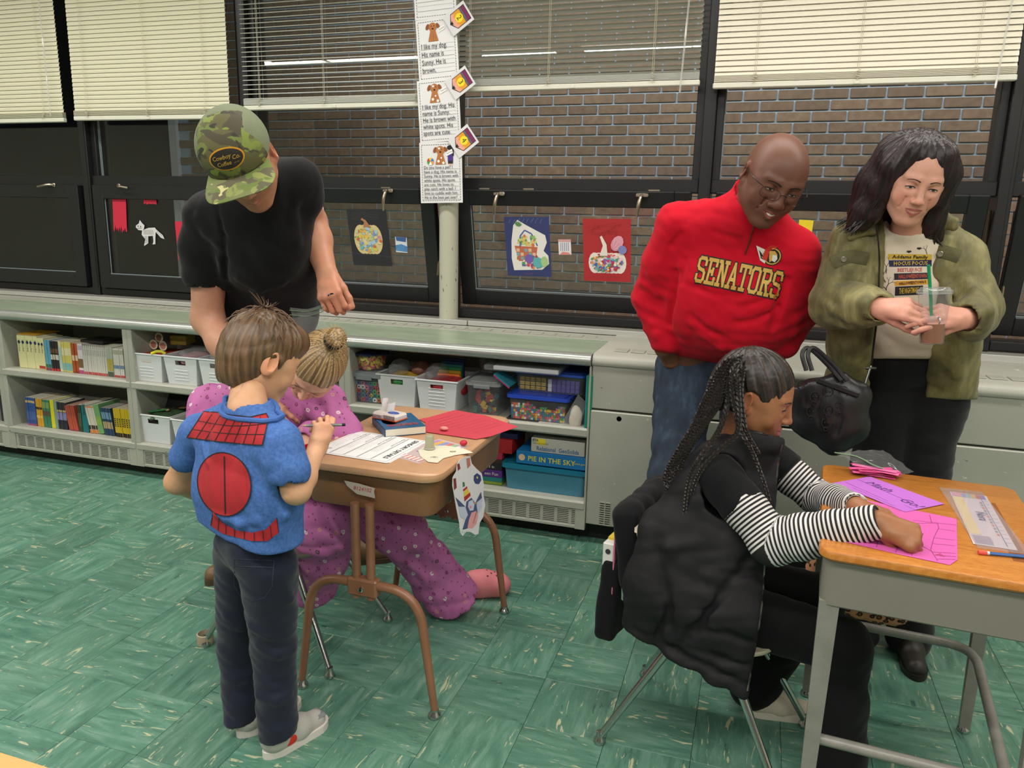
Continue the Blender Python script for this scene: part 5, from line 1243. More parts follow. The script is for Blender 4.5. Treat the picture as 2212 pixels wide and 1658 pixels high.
# ================================================================ desks and chairs
CHROME=M('chrome','b8bcba',.18,1,var=.1,vs=20); TZ=.72
def foot(parent,x,y,m=None,r=.012):
    MB().lathe([(.0,0),(r*1.35,0),(r*1.6,.004),(r*1.5,.011),(r*1.1,.016),(r*.95,.026)],(x,y,0),16).build('glide',m or CHROME,parent,True,50)
BT,t=newmat('desk_tan_top'); n=t.noise(t.coord(),9,4,.6); t.link(t.ramp(n,[(.3,lin('b88a66')),(.7,lin('c69a76'))]),t.bs.inputs['Base Color']); t.bs.inputs['Roughness'].default_value=.3; t.bump(t.noise(t.coord(),300,2),.03,.0005)
BB=M('desk_brown_body','8a5f40',.38,var=.06,vs=5,metal=0); BL_=M('desk_brown_leg','91644a',.32,var=.18,vs=14)
D=empty('school_desk',(-.985,2.09,0),0,'brown metal school desk with a tan top covered in papers','desk'); dx,dy=-.985,2.09
def loc(mb,ox,oy,oz=0): mb.X=Matrix.Translation((-ox,-oy,-oz)); return mb
def rr_layers(layers,n=6):
    """closed solid from rounded-rect rings [(w,h,r,z)] centred at 0"""
    m=MB(); rings=[[(x,y,z) for x,y in rnd_rect(w,h,r,n)] for (w,h,r,z) in layers]; k=len(rings[0]); vs=[v for q in rings for v in q]
    fs=[(i*k+j,i*k+(j+1)%k,(i+1)*k+(j+1)%k,(i+1)*k+j) for i in range(len(rings)-1) for j in range(k)]+[tuple(range(k))[::-1],tuple((len(rings)-1)*k+j for j in range(k))]
    m._add(vs,fs); return m
W_,L_2=.455,.66
m=rr_layers([(W_-.02,L_2-.02,.05,.694),(W_-.004,L_2-.004,.055,.696),(W_,L_2,.058,.701),(W_+.001,L_2+.001,.058,.708),(W_-.003,L_2-.003,.056,.715),(W_-.014,L_2-.014,.05,TZ-.001),(W_-.03,L_2-.03,.045,TZ)]); m.build('desktop',BT,D,True,35)
m=rr_layers([(W_-.09,L_2-.10,.03,.582),(W_-.07,L_2-.08,.04,.585),(W_-.06,L_2-.07,.045,.60),(W_-.045,L_2-.055,.05,.695)]); m.build('book_box',BB,D,True,40)
for yy in (1.772-dy,2.395-dy):
    z0=.372; X_=-.985-dx
    for s in (-1,1): MB().tube([(X_+s*.0225,yy,.61),(X_+s*.0225,yy,.33)],.0128,14).build('post',BL_,D,True,40)
    for s in (-1,1):
        b=X_
        pts=[(b+s*.02,yy,z0),(b+s*.07,yy,z0)]+[tuple(v) for v in bez((b+s*.07,yy,z0),(b+s*.13,yy,z0-.0),(b+s*.165,yy,z0-.03),(b+s*.178,yy,z0-.09),8)]+[(b+s*.215,yy,.02)]
        MB().tube(pts,[.0135]*(len(pts)-1)+[.0105],14).build('leg',BL_,D,True,40); foot(D,b+s*.215,yy)
    MB().box((X_-.046,yy-.017,.338),(X_+.046,yy+.017,.392),.006).build('clamp',BL_,D); MB().lathe([(0,0),(.008,0),(.008,.004),(.004,.006),(0,.006)],(X_,yy-.017,.362),8,R=rot3(PI/2)).build('bolt',CHROME,D)
# tape with handwriting on the near face
q0=P(725,1040,y=1.79);
def faceq(y,tl,tr,br,bl): return wallq(y,tl,tr,br,bl)
X,w,h=wallq(1.783,(724,1039),(812,1052),(809,1073),(762,1062)); S=Sheet('name_tape',X,w,h,'b4a79a',outline=[(0,h),(w*.1,h*.6),(w*.42,h*.08),(w,0),(w*.96,h*.55),(w*.99,h*.8),(w*.5,h*.95)][::-1],rough=.35); S.text('b03038',w*.3,h*.42,'8124102',.016,shear=.2); b_=S.done(None,None); b_.parent=D; b_.matrix_parent_inverse=Matrix.Translation((dx,dy,0)).inverted() if False else Matrix.Translation((-dx,-dy,0))
def topq(z,tl,tr,br,bl):
    tl,tr,br,bl=[P(*q,z=z) for q in (tl,tr,br,bl)]; c=(tl+tr+br+bl)/4; u=((tr-tl)+(br-bl))/2; v=((tl-bl)+(tr-br))/2
    w,h=u.length,v.length; X=frame(c,u,v); X.translation=c-X.to_3x3()@Vector((w/2,h/2,0)); return X,w,h
def outl(X,z,pts):
    iv=X.inverted(); o=[]
    for p in pts: q=iv@P(*p,z=z); o.append((q.x,q.y))
    a=sum(o[i][0]*o[(i+1)%len(o)][1]-o[(i+1)%len(o)][0]*o[i][1] for i in range(len(o))); return o if a>0 else o[::-1]
# worksheets
for k in (1,0):
    z=TZ+.0012+.001*(1-k); X,w,h=topq(z,(754+3*k,928+2*k),(914+4*k,951+k),(847+3*k,1001-k),(690+2*k,976)); S=Sheet('worksheet',X,w,h,'e6e4e4')
    if k==0:
        S.z=.0004; g='3a3a40'
        for e in (.008,): 
            S.line(g,[(e,e),(w-e,e),(w-e,h-e),(e,h-e),(e,e)],.0009)
        for i in range(1,5):
            x=w*(.04+.18*i); S.line(g,[(x,h*.05),(x,h*.95)],.0011); S.line(g,[(x+.003,h*.05),(x+.003,h*.95)],.0006)
            if i<5: S.text(g,x-.012,h*.93,'What did you '+('see?','hear?','smell?','taste?')[i-1],.010,rot=-PI/2,sx=1)
            for j in range(3): S.scrib('8a8a92',x-.02-.008*j,h*.85,x-.02-.008*j,h*.3,i*9+j,.0006,22,.8)
        S.text('26262c',w*.86,h*.93,'SENSORY DETAILS',.0225,rot=-PI/2,bold=.01)
        S.ell(g,w*.1,h*.2,.012,.006).ell('e6e4e4',w*.1,h*.2,.0105,.0048).ell(g,w*.06,h*.12,.01).ell('e6e4e4',w*.06,h*.12,.0088)
    S.done(['top sheet of the Sensory Details worksheets on the brown desk','lower sheet of the worksheet stack on the brown desk'][k],'paper')
# name strip under clear plastic
for (q,lab_) in ((((935,945),(1010,958),(960,985),(886,990)),'desk name strip under plastic near the glue stick'),):
    X,w,h=topq(TZ+.0008,(925,944),(1010,962),(905,1003),(862,985)); S=Sheet('name_strip',X,w,h,'cdb7b8',rough=.25); S.z=.0003
    for i,cc in enumerate(('b48ab0','d8a24a','7f8cc0','c86a6a','8ab08a','d8d0d8')): S.rect(cc,w*(.05+.15*i),h*.72,w*(.17+.15*i),h*.95)
    S.text('6a5ab0',w*.3,h*.35,'21',.03,rot=.2)
    for i in range(14): S.rect('d08a7a' if i%2 else 'e8e0e2',w*(.05+.065*i),h*.05,w*(.11+.065*i),h*.18)
    S.done(lab_,'name strip')
# red sheet
zr=TZ+.003; X,w,h=topq(zr,(905,906),(986,885),(1119,921),(1028,948)); S=Sheet('red_sheet',X,w,h,'c23a4a',outline=outl(X,zr,[(905,905),(925,901),(983,885),(1050,897),(1119,921),(1060,942),(1028,948),(920,932),(919,912)])); S.z=.0004
for i in range(9): S.dash('7a1c2a',w*.12,h*(.85-.085*i),w*(.9 if i%3 else .7),h*(.85-.085*i),.0014,.0035+.001*(i%3))
S.done('bright red sheet with faint writing on the far end of the brown desk','paper')
p=P(960,928,z=TZ+.006); blob('candy',(p.x,p.y,TZ+.0105),(.014,.010,.006),M('pink_candy','d9857c',.4),'crumpled pink candy wrapper on the red sheet','candy',61)
p=P(1002,960,z=TZ+.006); blob('red_wrapper',(p.x,p.y,TZ+.012),(.012,.012,.010),M('ink_b01c34','c01c38',.5),'scrunched red paper twist beside the red sheet','wrapper',62,amp=.45)
# paperback, tissue pack
o=P(920,920,z=.745); e1=P(831,928,z=.745)-o; e2=P(903,883,z=.745)-o; th_=.024; zb_=TZ+.002
bk=empty('book',(o.x,o.y,zb_),0,'thick blue paperback with a red upside-down title on the brown desk','book'); a_=V(e1.x,e1.y,0); b_2=V(e2.x,e2.y,0)
b_2=(b_2-a_.normalized()*b_2.dot(a_.normalized())); b_2=b_2.normalized()*.17; Xb=frame((0,0,0),a_,b_2)
if Xb.to_3x3().col[2].z<0: Xb=frame((0,0,0),b_2,a_); ww,hh_=b_2.length,a_.length
else: ww,hh_=a_.length,b_2.length
m=MB(); m.X=Xb; m.box((0.001,.001,.001),(ww-.001,hh_-.003,th_-.001)).build('pages',M('page_white'),bk); m=MB(); m.X=Xb; m.box((0,0,0),(ww,hh_,.0012)).box((0,hh_-.0012,0),(ww,hh_,th_)).build('back_cover',M('cover_blue','24618e',.35,var=.35,vs=18),bk)
m=MB(); m.X=Xb; m.box((0,0,th_-.0012),(ww,hh_,th_)); fc=m.build('front_cover',M('cover_blue'),bk)
q=MB(); q.X=None; q.X=Xb; q.lathe([(0,th_+.0004),(.03,th_+.0004)],(ww*.5,hh_*.72,0),18,sx=1.2,sy=.8); q.build('cover_picture',M('cover_gold','c9922e',.4,var=.5,vs=40),fc)
q=MB(); la,lb=a_.length,b_2.length; Xt=frame(b_2+V(0,0,th_+.0007),a_,-b_2); text(q,'SURVIVORS',.032,Xt@Matrix.Translation((la*.5,lb*.72,0)),bold=.02,sx=la*.85/.185); q.build('title',M('ink_b8402c'),fc)
tp=empty('tissue_pack',(P(842,895,z=.76).x,P(842,895,z=.76).y,zb_+th_+.001),-.25,'small white and orange tissue pack lying on the blue paperback','tissue pack')
MB().box((-.05,-.03,0),(.05,.03,.022),.006).build('pack',M('pack_white','dcd3cc',.35),tp); MB().box((-.0505,-.0305,.0),(.0505,.0305,.006),.002).build('orange_edge',M('pack_orange','d0663a',.4),tp)
MB().box((-.0,-.0308,.006),(.045,-.03,.018)).box((-.045,-.0308,.004),(-.01,-.03,.014)).build('printed_panel',M('pack_print','a89a94',.5,var=.5,vs=150),tp); MB().ball((.02,-.005,.022),(.022,.014,.003),12,6).build('blue_figure',M('pack_blue','3f5ab0',.4,var=.3,vs=60),tp)
tq=MB(); r=random.Random(3); n_=9
for i in range(n_+1):
    for j in range(7): u_=i/n_; v_=j/6; tq.v.append(Vector((-.035+.045*u_+.004*v_,.0+.012*math.sin(u_*7)+.004*v_,.02+.036*v_+.006*math.sin(u_*5+1)*v_)))
tq.f=[[i*7+j,(i+1)*7+j,(i+1)*7+j+1,i*7+j+1] for i in range(n_) for j in range(6)]; tq.mi=[0]*len(tq.f); tq.build('tissue',M('tissue','e9e6e4',.9),tp,True,80)
# glue stick standing on the white cut-out
p=P(928,968,z=TZ+.004); gs_=empty('glue_stick',(p.x,p.y,TZ+.0045),0,'short translucent glue stick cap standing on a white paper cut-out','glue')
MB().lathe([(0,0),(.013,0),(.0135,.002),(.0125,.036),(.0115,.038),(0,.038)],seg=22).build('cap',M('glue_cap','a8a78c',.25,spec=.5),gs_,True,40); MB().lathe([(.0125,.0),(.017,.0),(.0165,.0025),(.013,.003)],seg=22).build('glue_ring',M('glue_wet','b8b6a6',.2),gs_,True)
zc=TZ+.0025; X,w,h=topq(zc,(905,950),(1020,960),(1010,985),(900,998)); S=Sheet('paper_cutout',X,w,h,'d8d2bc',outline=outl(X,zc,[(903,972),(908,985),(925,997),(945,999),(958,989),(985,982),(1022,977),(1003,969),(965,962),(940,962),(915,965)])); S.z=.0004
c0=X.inverted()@P(938,987,z=zc); S.ell('2a2a2c',c0.x,c0.y,.011,.006).ell('d8d2bc',c0.x,c0.y,.0098,.0048).ell('77766c',c0.x,c0.y,.006,.003); c0=X.inverted()@P(978,975,z=zc); S.ell('2a2a2c',c0.x,c0.y,.009,.005).ell('c9b040',c0.x,c0.y,.006,.003)
S.done('cream paper cut-out with drawn eyes at the corner of the brown desk','paper')
# red cup at the hands
p=P(670,985,z=TZ); rc_=empty('red_cup',(p.x,p.y,TZ+.001),0,'small red translucent cup on the brown desk beside the hands','cup'); MB().lathe([(0,0),(.013,0),(.016,.002),(.019,.03),(.0178,.03),(.0145,.003),(0,.003)],seg=20).build('cup',M('red_gel','c01818',.12,spec=.6),rc_,True,40)
# bird cut-out hanging at the right side
XS=-.748
def sideq(px,py): return P(px,py,x=XS)
tl,tr,bl=sideq(982,985),sideq(1048,985),sideq(982,1156); X=frame(bl,tr-tl,V(0,0,1)); w=(tr-tl).length; h=tl.z-bl.z
iv=X.inverted(); u2=lambda zx,zy:((lambda q:(q.x,q.y))(iv@sideq(660+zx/4.608,840+zy/4.608)))
ol=[u2(*q) for q in ((1600,668),(1640,668),(1655,740),(1700,790),(1755,840),(1775,950),(1770,1050),(1790,1150),(1770,1270),(1735,1330),(1720,1440),(1690,1450),(1640,1420),(1600,1420),(1565,1462),(1540,1430),(1530,1330),(1500,1180),(1480,1060),(1462,960),(1465,880),(1500,820),(1510,740),(1540,700))]
a=sum(ol[i][0]*ol[(i+1)%len(ol)][1]-ol[(i+1)%len(ol)][0]*ol[i][1] for i in range(len(ol))); ol=ol if a>0 else ol[::-1]
S=Sheet('bird_cutout',X,w,h,'e4e2e6',outline=ol); S.z=.0004; sc_=w/300
def PP(col,pts): S.poly(col,[u2(*q) for q in pts])
PP('4a567f',[(1600,1120),(1650,1080),(1700,1150),(1715,1250),(1680,1360),(1600,1390),(1560,1400),(1590,1300),(1590,1200)]); PP('4a567f',[(1490,1075),(1530,1110),(1600,1180),(1560,1240),(1520,1160)]); PP('c5cce2',[(1520,1170),(1590,1170),(1615,1250),(1590,1300),(1540,1270)])
PP('4a567f',[(1745,1020),(1755,1080),(1700,1150),(1690,1130)]); PP('c5cce2',[(1700,1130),(1760,1080),(1755,1180),(1720,1240)])
PP('e8a3a6',[(1650,1230),(1700,1210),(1718,1260),(1700,1340),(1660,1385),(1610,1380),(1625,1300)]); PP('c8d0e8',[(1620,1120),(1660,1100),(1680,1150),(1670,1205),(1635,1210),(1615,1170)]); PP('e88a8a',[(1632,1160),(1650,1160),(1650,1185),(1632,1185)])
PP('b03028',[(1575,1075),(1635,1025),(1642,1060),(1582,1118)]); PP('e8c84a',[(1575,1020),(1615,985),(1632,1030),(1578,1072)]); PP('b03028',[(1565,1000),(1605,965),(1610,985),(1572,1018)]); PP('3f7a4a',[(1562,925),(1580,925),(1586,965),(1565,975)])
PP('d8923a',[(1675,1125),(1702,1135),(1680,1150)]); PP('39457a',[(1675,860),(1705,835),(1740,860),(1748,905),(1725,945),(1690,940),(1672,905)]); PP('e8d84a',[(1700,870),(1712,868),(1715,888),(1702,890)])
PP('8a3a34',[(1508,745),(1530,740),(1540,790),(1515,812)]); PP('c87a6a',[(1600,690),(1635,680),(1640,760),(1610,790)]); PP('8a3a34',[(1470,890),(1495,885),(1503,980),(1478,1005)])
for i in range(5): S.line('3a3a4a',[u2(1540+18*i,1410),u2(1548+18*i,1440)],.0008)
a_=u2(1670,1345); S.text('3a2a3a',a_[0],a_[1],'Cookie',.014,rot=1.1,shear=.2)
S.done('white paper bird with a tall hat taped to the side of the brown desk','decoration')
# ================================================================ grey desk with wooden top
WD,t=newmat('desk_wood'); co=t.coord('Object',(1,6,1)); n=t.noise(co,7,5,.65,.8); c1=t.ramp(n,[(.25,lin('9a5a20')),(.5,lin('b8722c')),(.78,lin('cf8e42'))]); e=t.noise(t.coord('Object',(8,40,8)),9,3); t.link(t.mix(.35,c1,t.ramp(e,[(.4,lin('a5642a')),(.6,lin('cc8c46'))])),t.bs.inputs['Base Color']); t.bs.inputs['Roughness'].default_value=.28
GS=M('desk_grey_steel','7c776e',.4,var=.06,vs=6); GL2=M('desk_grey_leg','85827b',.32,var=.2,vs=22)
RZ=math.radians(-4.2); G=empty('school_desk',(.425,1.93,0),RZ,'grey steel school desk with a worn orange wooden top','desk')
gw,gl=.47,.64
m=rr_layers([(gw-.008,gl-.008,.03,.698),(gw,gl,.032,.703),(gw,gl,.032,.712),(gw-.006,gl-.006,.03,.718),(gw-.018,gl-.018,.026,TZ)]); m.build('desktop',WD,G,True,35)
m=MB(); 
m.box((.135,-.21,TZ-.0005),(.165,.16,TZ+.0002)); m.build('pencil_groove',M('groove_dark','8a4f1e',.4),G)
rr_layers([(gw-.03,gl-.035,.022,.590),(gw-.022,gl-.027,.025,.594),(gw-.022,gl-.027,.025,.698)]).build('book_box',GS,G,True,40)
LG=[(-.203,-.287),(.203,-.287),(-.203,.287),(.203,.287)]
for (x,y) in LG:
    x2,y2=x*1.02,y*1.03; m=MB(); a,b=.017,.011; vs=[(x+i*a*1.2,y+j*a,.60) for i,j in ((-1,-1),(1,-1),(1,1),(-1,1))]+[(x2+i*b*1.2,y2+j*b,.012) for i,j in ((-1,-1),(1,-1),(1,1),(-1,1))]; m._add(vs,[(0,1,2,3),(7,6,5,4)]+[(i,4+i,4+(i+1)%4,(i+1)%4) for i in range(4)]); m.build('leg',GL2,G); foot(G,x2,y2,CHROME,.011)
m=MB(); zb=.262; m.tube([(-.205,-.29,zb),(.17,-.29,zb)],.0125,12); m.build('footrest_bar',GL2,G,True,40)
pts=[(-.2,.285,zb),(.1,.285,zb)]+[tuple(v) for v in bez((.1,.285,zb),(.17,.285,zb),(.19,.27,zb),(.195,.2,zb),8)]+[(.175,-.28,zb)]
MB().tube(pts,.0125,12).build('footrest_bar',GL2,G,True,40)
zt=TZ+.0006
zk=zt+.0008; X,w,h=topq(zk,(1866,1078),(2067,1119),(2068,1216),(1822,1168)); S=Sheet('pink_sheet',X,w,h,'cf5aa6',outline=outl(X,zk,[(1872,1080),(2066.5,1120),(2068.5,1208),(2052,1219.5),(1940,1196),(1824,1169),(1840,1150)])); S.z=.0004
iv=X.inverted(); q_=lambda zx,zy:((lambda q:(q.x,q.y))(iv@P(1760+zx/4.894,960+zy/4.894,z=zk)))
for pts in ([(1040,835),(1200,828),(1300,835),(1310,880),(1260,980),(1225,1110),(1300,1230)],[(1310,890),(1480,915)],[(1262,985),(1480,1010)],[(1240,1045),(1480,1070)],[(1040,800),(1220,820),(1490,850)],[(1215,745),(1235,825)],[(1060,890),(1120,910),(1080,950),(1150,940),(1100,1010),(1050,1020)],[(1075,1040),(1225,1120)],[(1235,1135),(1490,1150)],[(870,1095),(855,1140)],[(1045,1090),(1025,1170)],[(655,1015),(665,1050),(650,1085)],[(1270,1170),(1490,1185)],[(1290,1210),(1490,1215)]): S.line('8a2a6a',[q_(*p) for p in pts],.0011)
a=q_(1290,1160); S.text('b02a4a',a[0],a[1],'Jai',.016,rot=-.5); S.done('bright pink sheet with a line drawing on the grey desk','paper')
zk=zt+.002; X,w,h=topq(zk,(1809,1041),(1883,1028),(2036,1088),(1945,1107)); S=Sheet('purple_sheet',X,w,h,'b566c4'); S.z=.0004; iv=X.inverted(); q_=lambda zx,zy:((lambda q:(q.x,q.y))(iv@P(1760+zx/4.894,960+zy/4.894,z=zk)))
S.line('6a3a8a',[q_(450,365),q_(1100,650)],.0011)
a=q_(520,400); b=q_(820,520); an=math.atan2(b[1]-a[1],b[0]-a[0]); S.text('4a2a6a',a[0],a[1],'Math',.038,rot=an,shear=.2); a=q_(870,580); S.text('4a2a6a',a[0],a[1],'Go!',.038,rot=an,shear=.2)
for i in range(3): 
    a=q_(330+60*i,400+50*i); b=q_(780+60*i,600+50*i); S.scrib('5a3a7a',*a,*b,70+i,.0008,34,.9)
a=q_(950,640); b=q_(1060,690); S.scrib('5a3a7a',*a,*b,77,.0008,8,.9); S.done('purple sheet headed Math Go on the grey desk','paper')
# zip bag of pink strips
c_=P(1890,1010,z=TZ+.02); zb_=empty('zip_bag',(c_.x,c_.y,TZ+.001),0,'clear zip bag holding pink paper strips at the far edge of the grey desk','bag'); r=random.Random(6)
for i in range(14):
    m=MB().box((-.055,-.008,0),(.055,.008,.0008),0,R=rot3(r.uniform(-.1,.1),r.uniform(-.06,.06),r.uniform(-.5,.35))); o=m.build('paper_strip',M('strip_pink'+str(i%3),('d9508f','e070a8','c9407c')[i%3],.7),zb_); o.location=(.0+r.uniform(-.012,.012),-.005+r.uniform(-.012,.012),.003+.0013*i)
S=MB(); nu,nv=14,8; ptsb=[P(1801,976,z=TZ+.045),P(1907,971,z=TZ+.05),P(1975,1019,z=TZ+.004),P(1909,1032,z=TZ+.003)]
for i in range(nu+1):
    for j in range(nv+1):
        u_,v_=i/nu,j/nv; p=(ptsb[0].lerp(ptsb[1],u_)).lerp(ptsb[3].lerp(ptsb[2],u_),v_); p.z=max(TZ+.002,p.z+.014*math.sin(u_*PI)*math.sin(v_*PI)+.008*mnoise.noise(Vector((u_*7,v_*6,2)))); S.v.append(p-Vector((c_.x,c_.y,TZ+.001)))
S.f=[[i*(nv+1)+j,(i+1)*(nv+1)+j,(i+1)*(nv+1)+j+1,i*(nv+1)+j+1] for i in range(nu) for j in range(nv)]; S.mi=[0]*len(S.f); S.build('bag_film',glassmat('bag_film','' or (.96,.93,.95),1.4,.05,.08),zb_,True,80)
q=MB().tube([v-Vector((c_.x,c_.y,TZ+.001)) for v in spline([P(1803,977,z=TZ+.045),P(1850,985,z=TZ+.04),P(1885,1003,z=TZ+.03),P(1910,1012,z=TZ+.022)],5)],.0035,6,flat=.4); q.build('zip_seal',M('zip_green','7f9f7c',.4,alpha=.9),zb_,True)
# name plate in plastic, pencil
zk=zt+.001; X,w,h=topq(zk,(2050,1062),(2132,1070),(2197,1190),(2104,1172)); S=Sheet('name_plate',X,w,h,'d4cdd2',rough=.3); S.z=.0004; S.rect('d9c98e',w*.03,h*.18,w*.3,h*.9)
for i,cc in enumerate(('c98ab8','d88a9a','8a8ac0','8ab0a8','c9a05a','b84a4a','7a5ab0')): S.rect(cc,w*(.03+.13*i),h*.91,w*(.15+.13*i),h*.99)
for i in range(12): S.rect('c86a5a' if i%3==0 else '8a8a8a',w*.7,h*(.2+.055*i),w*.76,h*(.235+.055*i)); S.line('3a4a8a',[(w*.82,h*(.1+.07*i)),(w*.95,h*(.1+.07*i))],.001)
S.line('3a4a8a',[(w*.8,h*.03),(w*.8,h*.97)],.0012); S.text('2a2a6a',w*.45,h*.62,'Nora',.028,rot=-PI/2,bold=.01)
for i in range(8): S.rect('b0a0b8',w*.06,h*(.02+.018*i),w*.5,h*(.028+.018*i))
S.done('name plate with coloured bars under clear plastic on the grey desk','name plate')
X2,w,h=topq(zk+.002,(2040,1054),(2140,1064),(2206,1196),(2098,1180)); m=MB(); m.X=X2; m.box((0,0,0),(w,h,.0006)); tag(m.build('plastic_sleeve',glassmat('bag_film'),None),'clear plastic sleeve over the name plate on the grey desk','sleeve')
a=P(2113,1192,z=TZ+.005); b=P(2290,1209,z=TZ+.005); pc=empty('pencil',(a.x,a.y,TZ+.0048),0,'blue pencil with a red eraser cap lying at the near right of the grey desk','pencil'); d_=(b-a); d_.z=0
MB().tube([(0,0,0),tuple(d_.normalized()*.016)],[.0048,.0052],8).build('eraser_cap',M('eraser_red','d05040',.6),pc,True); MB().tube([tuple(d_.normalized()*.016),tuple(d_.normalized()*.021)],.004,8).build('ferrule',M('ferrule','d8d0c8',.3,.6),pc,True); MB().tube([tuple(d_.normalized()*.021),tuple(d_.normalized()*.15)],.0037,6).build('shaft',M('pencil_blue','2f5f9f',.35),pc)
# leopard bag behind the desk
LEO,t=newmat('leopard'); v=t.add('ShaderNodeTexVoronoi'); v.inputs['Scale'].default_value=58; t.link(t.coord(),v.inputs['Vector']); t.link(t.ramp(v.outputs['Distance'],[(.0,lin('7a4430')),(.25,lin('7a4430')),(.3,lin('1e1614')),(.45,lin('1e1614')),(.52,lin('c88a64'))]),t.bs.inputs['Base Color']); t.bs.inputs['Roughness'].default_value=.85
S=Sdf((.12,2.22,.15),(.62,2.46,.5),.006); S.rbox((.36,2.35,.315),(.15,.035,.085),.03,R=rot3(0,.12,0),k=0); S.wrinkle(.006,22,5); lb=tag(sdfobj('leopard_bag',S,LEO),'leopard-print fabric bag hanging behind the legs of the grey desk','bag')
MB().tube(spline([(.24,2.33,.38),(.25,2.31,.52),(.3,2.26,.60)],5),.006,6).build('strap',M('strap_black','161616',.6),lb,True)
# ================================================================ plastic chairs with chrome legs
def chair(loc_,rz,seatm,label,s=1,back=True):
    t=empty('school_chair',loc_,rz,label,'chair'); zs=.365*s
    # faces +x
    m=rr_layers([(.34*s,.33*s,.09,zs-.006),(.35*s,.34*s,.095,zs),(.345*s,.335*s,.09,zs+.008),(.32*s,.31*s,.08,zs+.004)],5); m.build('seat',seatm,t,True,50)
    if back:
        m=MB(); n=10
        for i in range(n+1):
            for j in range(7):
                u_=-1+2*i/n; v_=j/6; x=-.165-.035*v_+.035*u_*u_; m.v.append(Vector((x*s,u_*.17*s,zs+.12*s+v_*.16*s-(.025*s if j in(0,6) and abs(u_)>.8 else 0))))
        k=len(m.v); m.v+=[v+Vector((-.01*s,0,0)) for v in m.v]
        for i in range(n):
            for j in range(6): a=i*7+j; q=[a,a+7,a+8,a+1]; m.f.append(q); m.f.append([k+w_ for w_ in q[::-1]])
        bd=[i*7 for i in range(n+1)]+[n*7+j for j in range(1,7)]+[i*7+6 for i in range(n-1,-1,-1)]+[j for j in range(5,0,-1)]
        for i in range(len(bd)): a,b=bd[i],bd[(i+1)%len(bd)]; m.f.append([b,a,k+a,k+b])
        m.mi=[0]*len(m.f); m.build('backrest',seatm,t,True,50)
    for sy in (-1,1):
        MB().tube([(-.12*s,sy*.13*s,zs-.01),(-.2*s,sy*.15*s,zs+.06*s),(-.205*s,sy*.15*s,zs+.2*s)],.009,8).build('back_support',CHROME,t,True)
        for sx in (-1,1):
            x1,y1=sx*.235*s,sy*.18*s; MB().tube([(sx*.05*s,sy*.1*s,zs-.012),(x1,y1,.02)],[.0125,.0095],12).build('leg',CHROME,t,True)
            f=MB().lathe([(0,0),(.014,0),(.017,.005),(.015,.014),(.011,.02),(.010,.035)],(x1,y1,0),14).build('glide',CHROME,t,True,50)
    MB().tube([(.05*s,-.11*s,zs-.015),(.05*s,.11*s,zs-.015)],.011,8).build('crossbar',CHROME,t,True); MB().tube([(-.05*s,-.11*s,zs-.015),(-.05*s,.11*s,zs-.015)],.011,8).build('crossbar',CHROME,t,True)
    return t
SM_=M('chair_shell_beige','b8ae98',.4); SM2=M('chair_shell_grey','6f6a60',.4)
ch1=chair((-1.375,2.03,0),-.04,SM2,'chrome-legged school chair under the child in pink')
MB().lathe([(0,0),(.024,0),(.026,.006),(.026,.036),(.022,.038),(.022,.012)],(-.245,-.17,0),16).build('tennis_cup',M('felt_beige','a89a82',.9),ch1,True,50)
ch2=chair((-.04,1.95,0),-.2,SM_,'chrome-legged school chair under the girl with braids')
# front desk corner cut off at lower left
oc=empty('school_desk',(-1.0,.45,0),math.radians(-13),'corner of an orange wooden desk cut off at the lower left of the frame','desk')
a=P(0,1637,z=TZ); b=P(66,1658,z=TZ); dd=(b-a).normalized(); an=math.atan2(dd.y,dd.x); oc.rotation_euler=(0,0,an); nrm=V(-math.sin(an),math.cos(an),0); ctr=(a+b)/2-nrm*.24; oc.location=(ctr.x-.02,ctr.y+.013,0)
rr_layers([(.66,.47,.04,.70),(.67,.48,.045,.706),(.66,.47,.04,TZ)]).build('desktop',M('wood_orange','c98a34',.3,var=.12,vs=9),oc,True,40); rr_layers([(.62,.43,.02,.58),(.62,.43,.02,.70)]).build('book_box',GS,oc)
for sx in (-1,1):
    for sy in (-1,1): MB().tube([(sx*.29,sy*.2,.6),(sx*.3,sy*.205,.0)],[.016,.011],10).build('leg',GL2,oc,True)
# ================================================================ man in the red sweatshirt
def torso(S,L,R,k=.07,flat=None):
    S.path([p for p,_ in L],[r for _,r in L],k=k,flat=flat); S.path([p for p,_ in R],[r for _,r in R],k=k,flat=flat)
def letters_strokes():
    return {'S':[[(3.6,4.5),(3.6,5.4),(3,6),(1,6),(.4,5.4),(.4,3.9),(1,3.25),(3,2.85),(3.6,2.2),(3.6,.7),(3,0),(1,0),(.4,.6),(.4,1.5)]],
    'E':[[(0,0),(3.6,0),(3.6,1.3)],[(0,6),(3.6,6),(3.6,4.7)],[(.8,0),(.8,6)],[(.8,3),(2.4,3)],[(2.4,2.3),(2.4,3.7)]],
    'N':[[(0,0),(1.5,0)],[(.75,0),(.75,6)],[(0,6),(.9,6)],[(.9,6),(3.3,0)],[(3.3,0),(3.3,6)],[(2.6,6),(4,6)]],
    'A':[[(-.2,0),(1.2,0)],[(.5,0),(2,6)],[(2,6),(3.5,0)],[(2.8,0),(4.2,0)],[(1.1,2),(2.9,2)]],
    'T':[[(0,4.6),(0,6),(4,6),(4,4.6)],[(2,6),(2,0)],[(1.1,0),(2.9,0)]],
    'O':[[(1,0),(3,0),(3.6,.7),(3.6,5.3),(3,6),(1,6),(.4,5.3),(.4,.7),(1,0)]],
    'R':[[(0,0),(1.5,0)],[(.75,0),(.75,6)],[(0,6),(3,6),(3.6,5.4),(3.6,3.8),(3,3.1),(.75,3.1)],[(2.1,3.1),(3.3,0)],[(2.8,0),(4.1,0)]]}
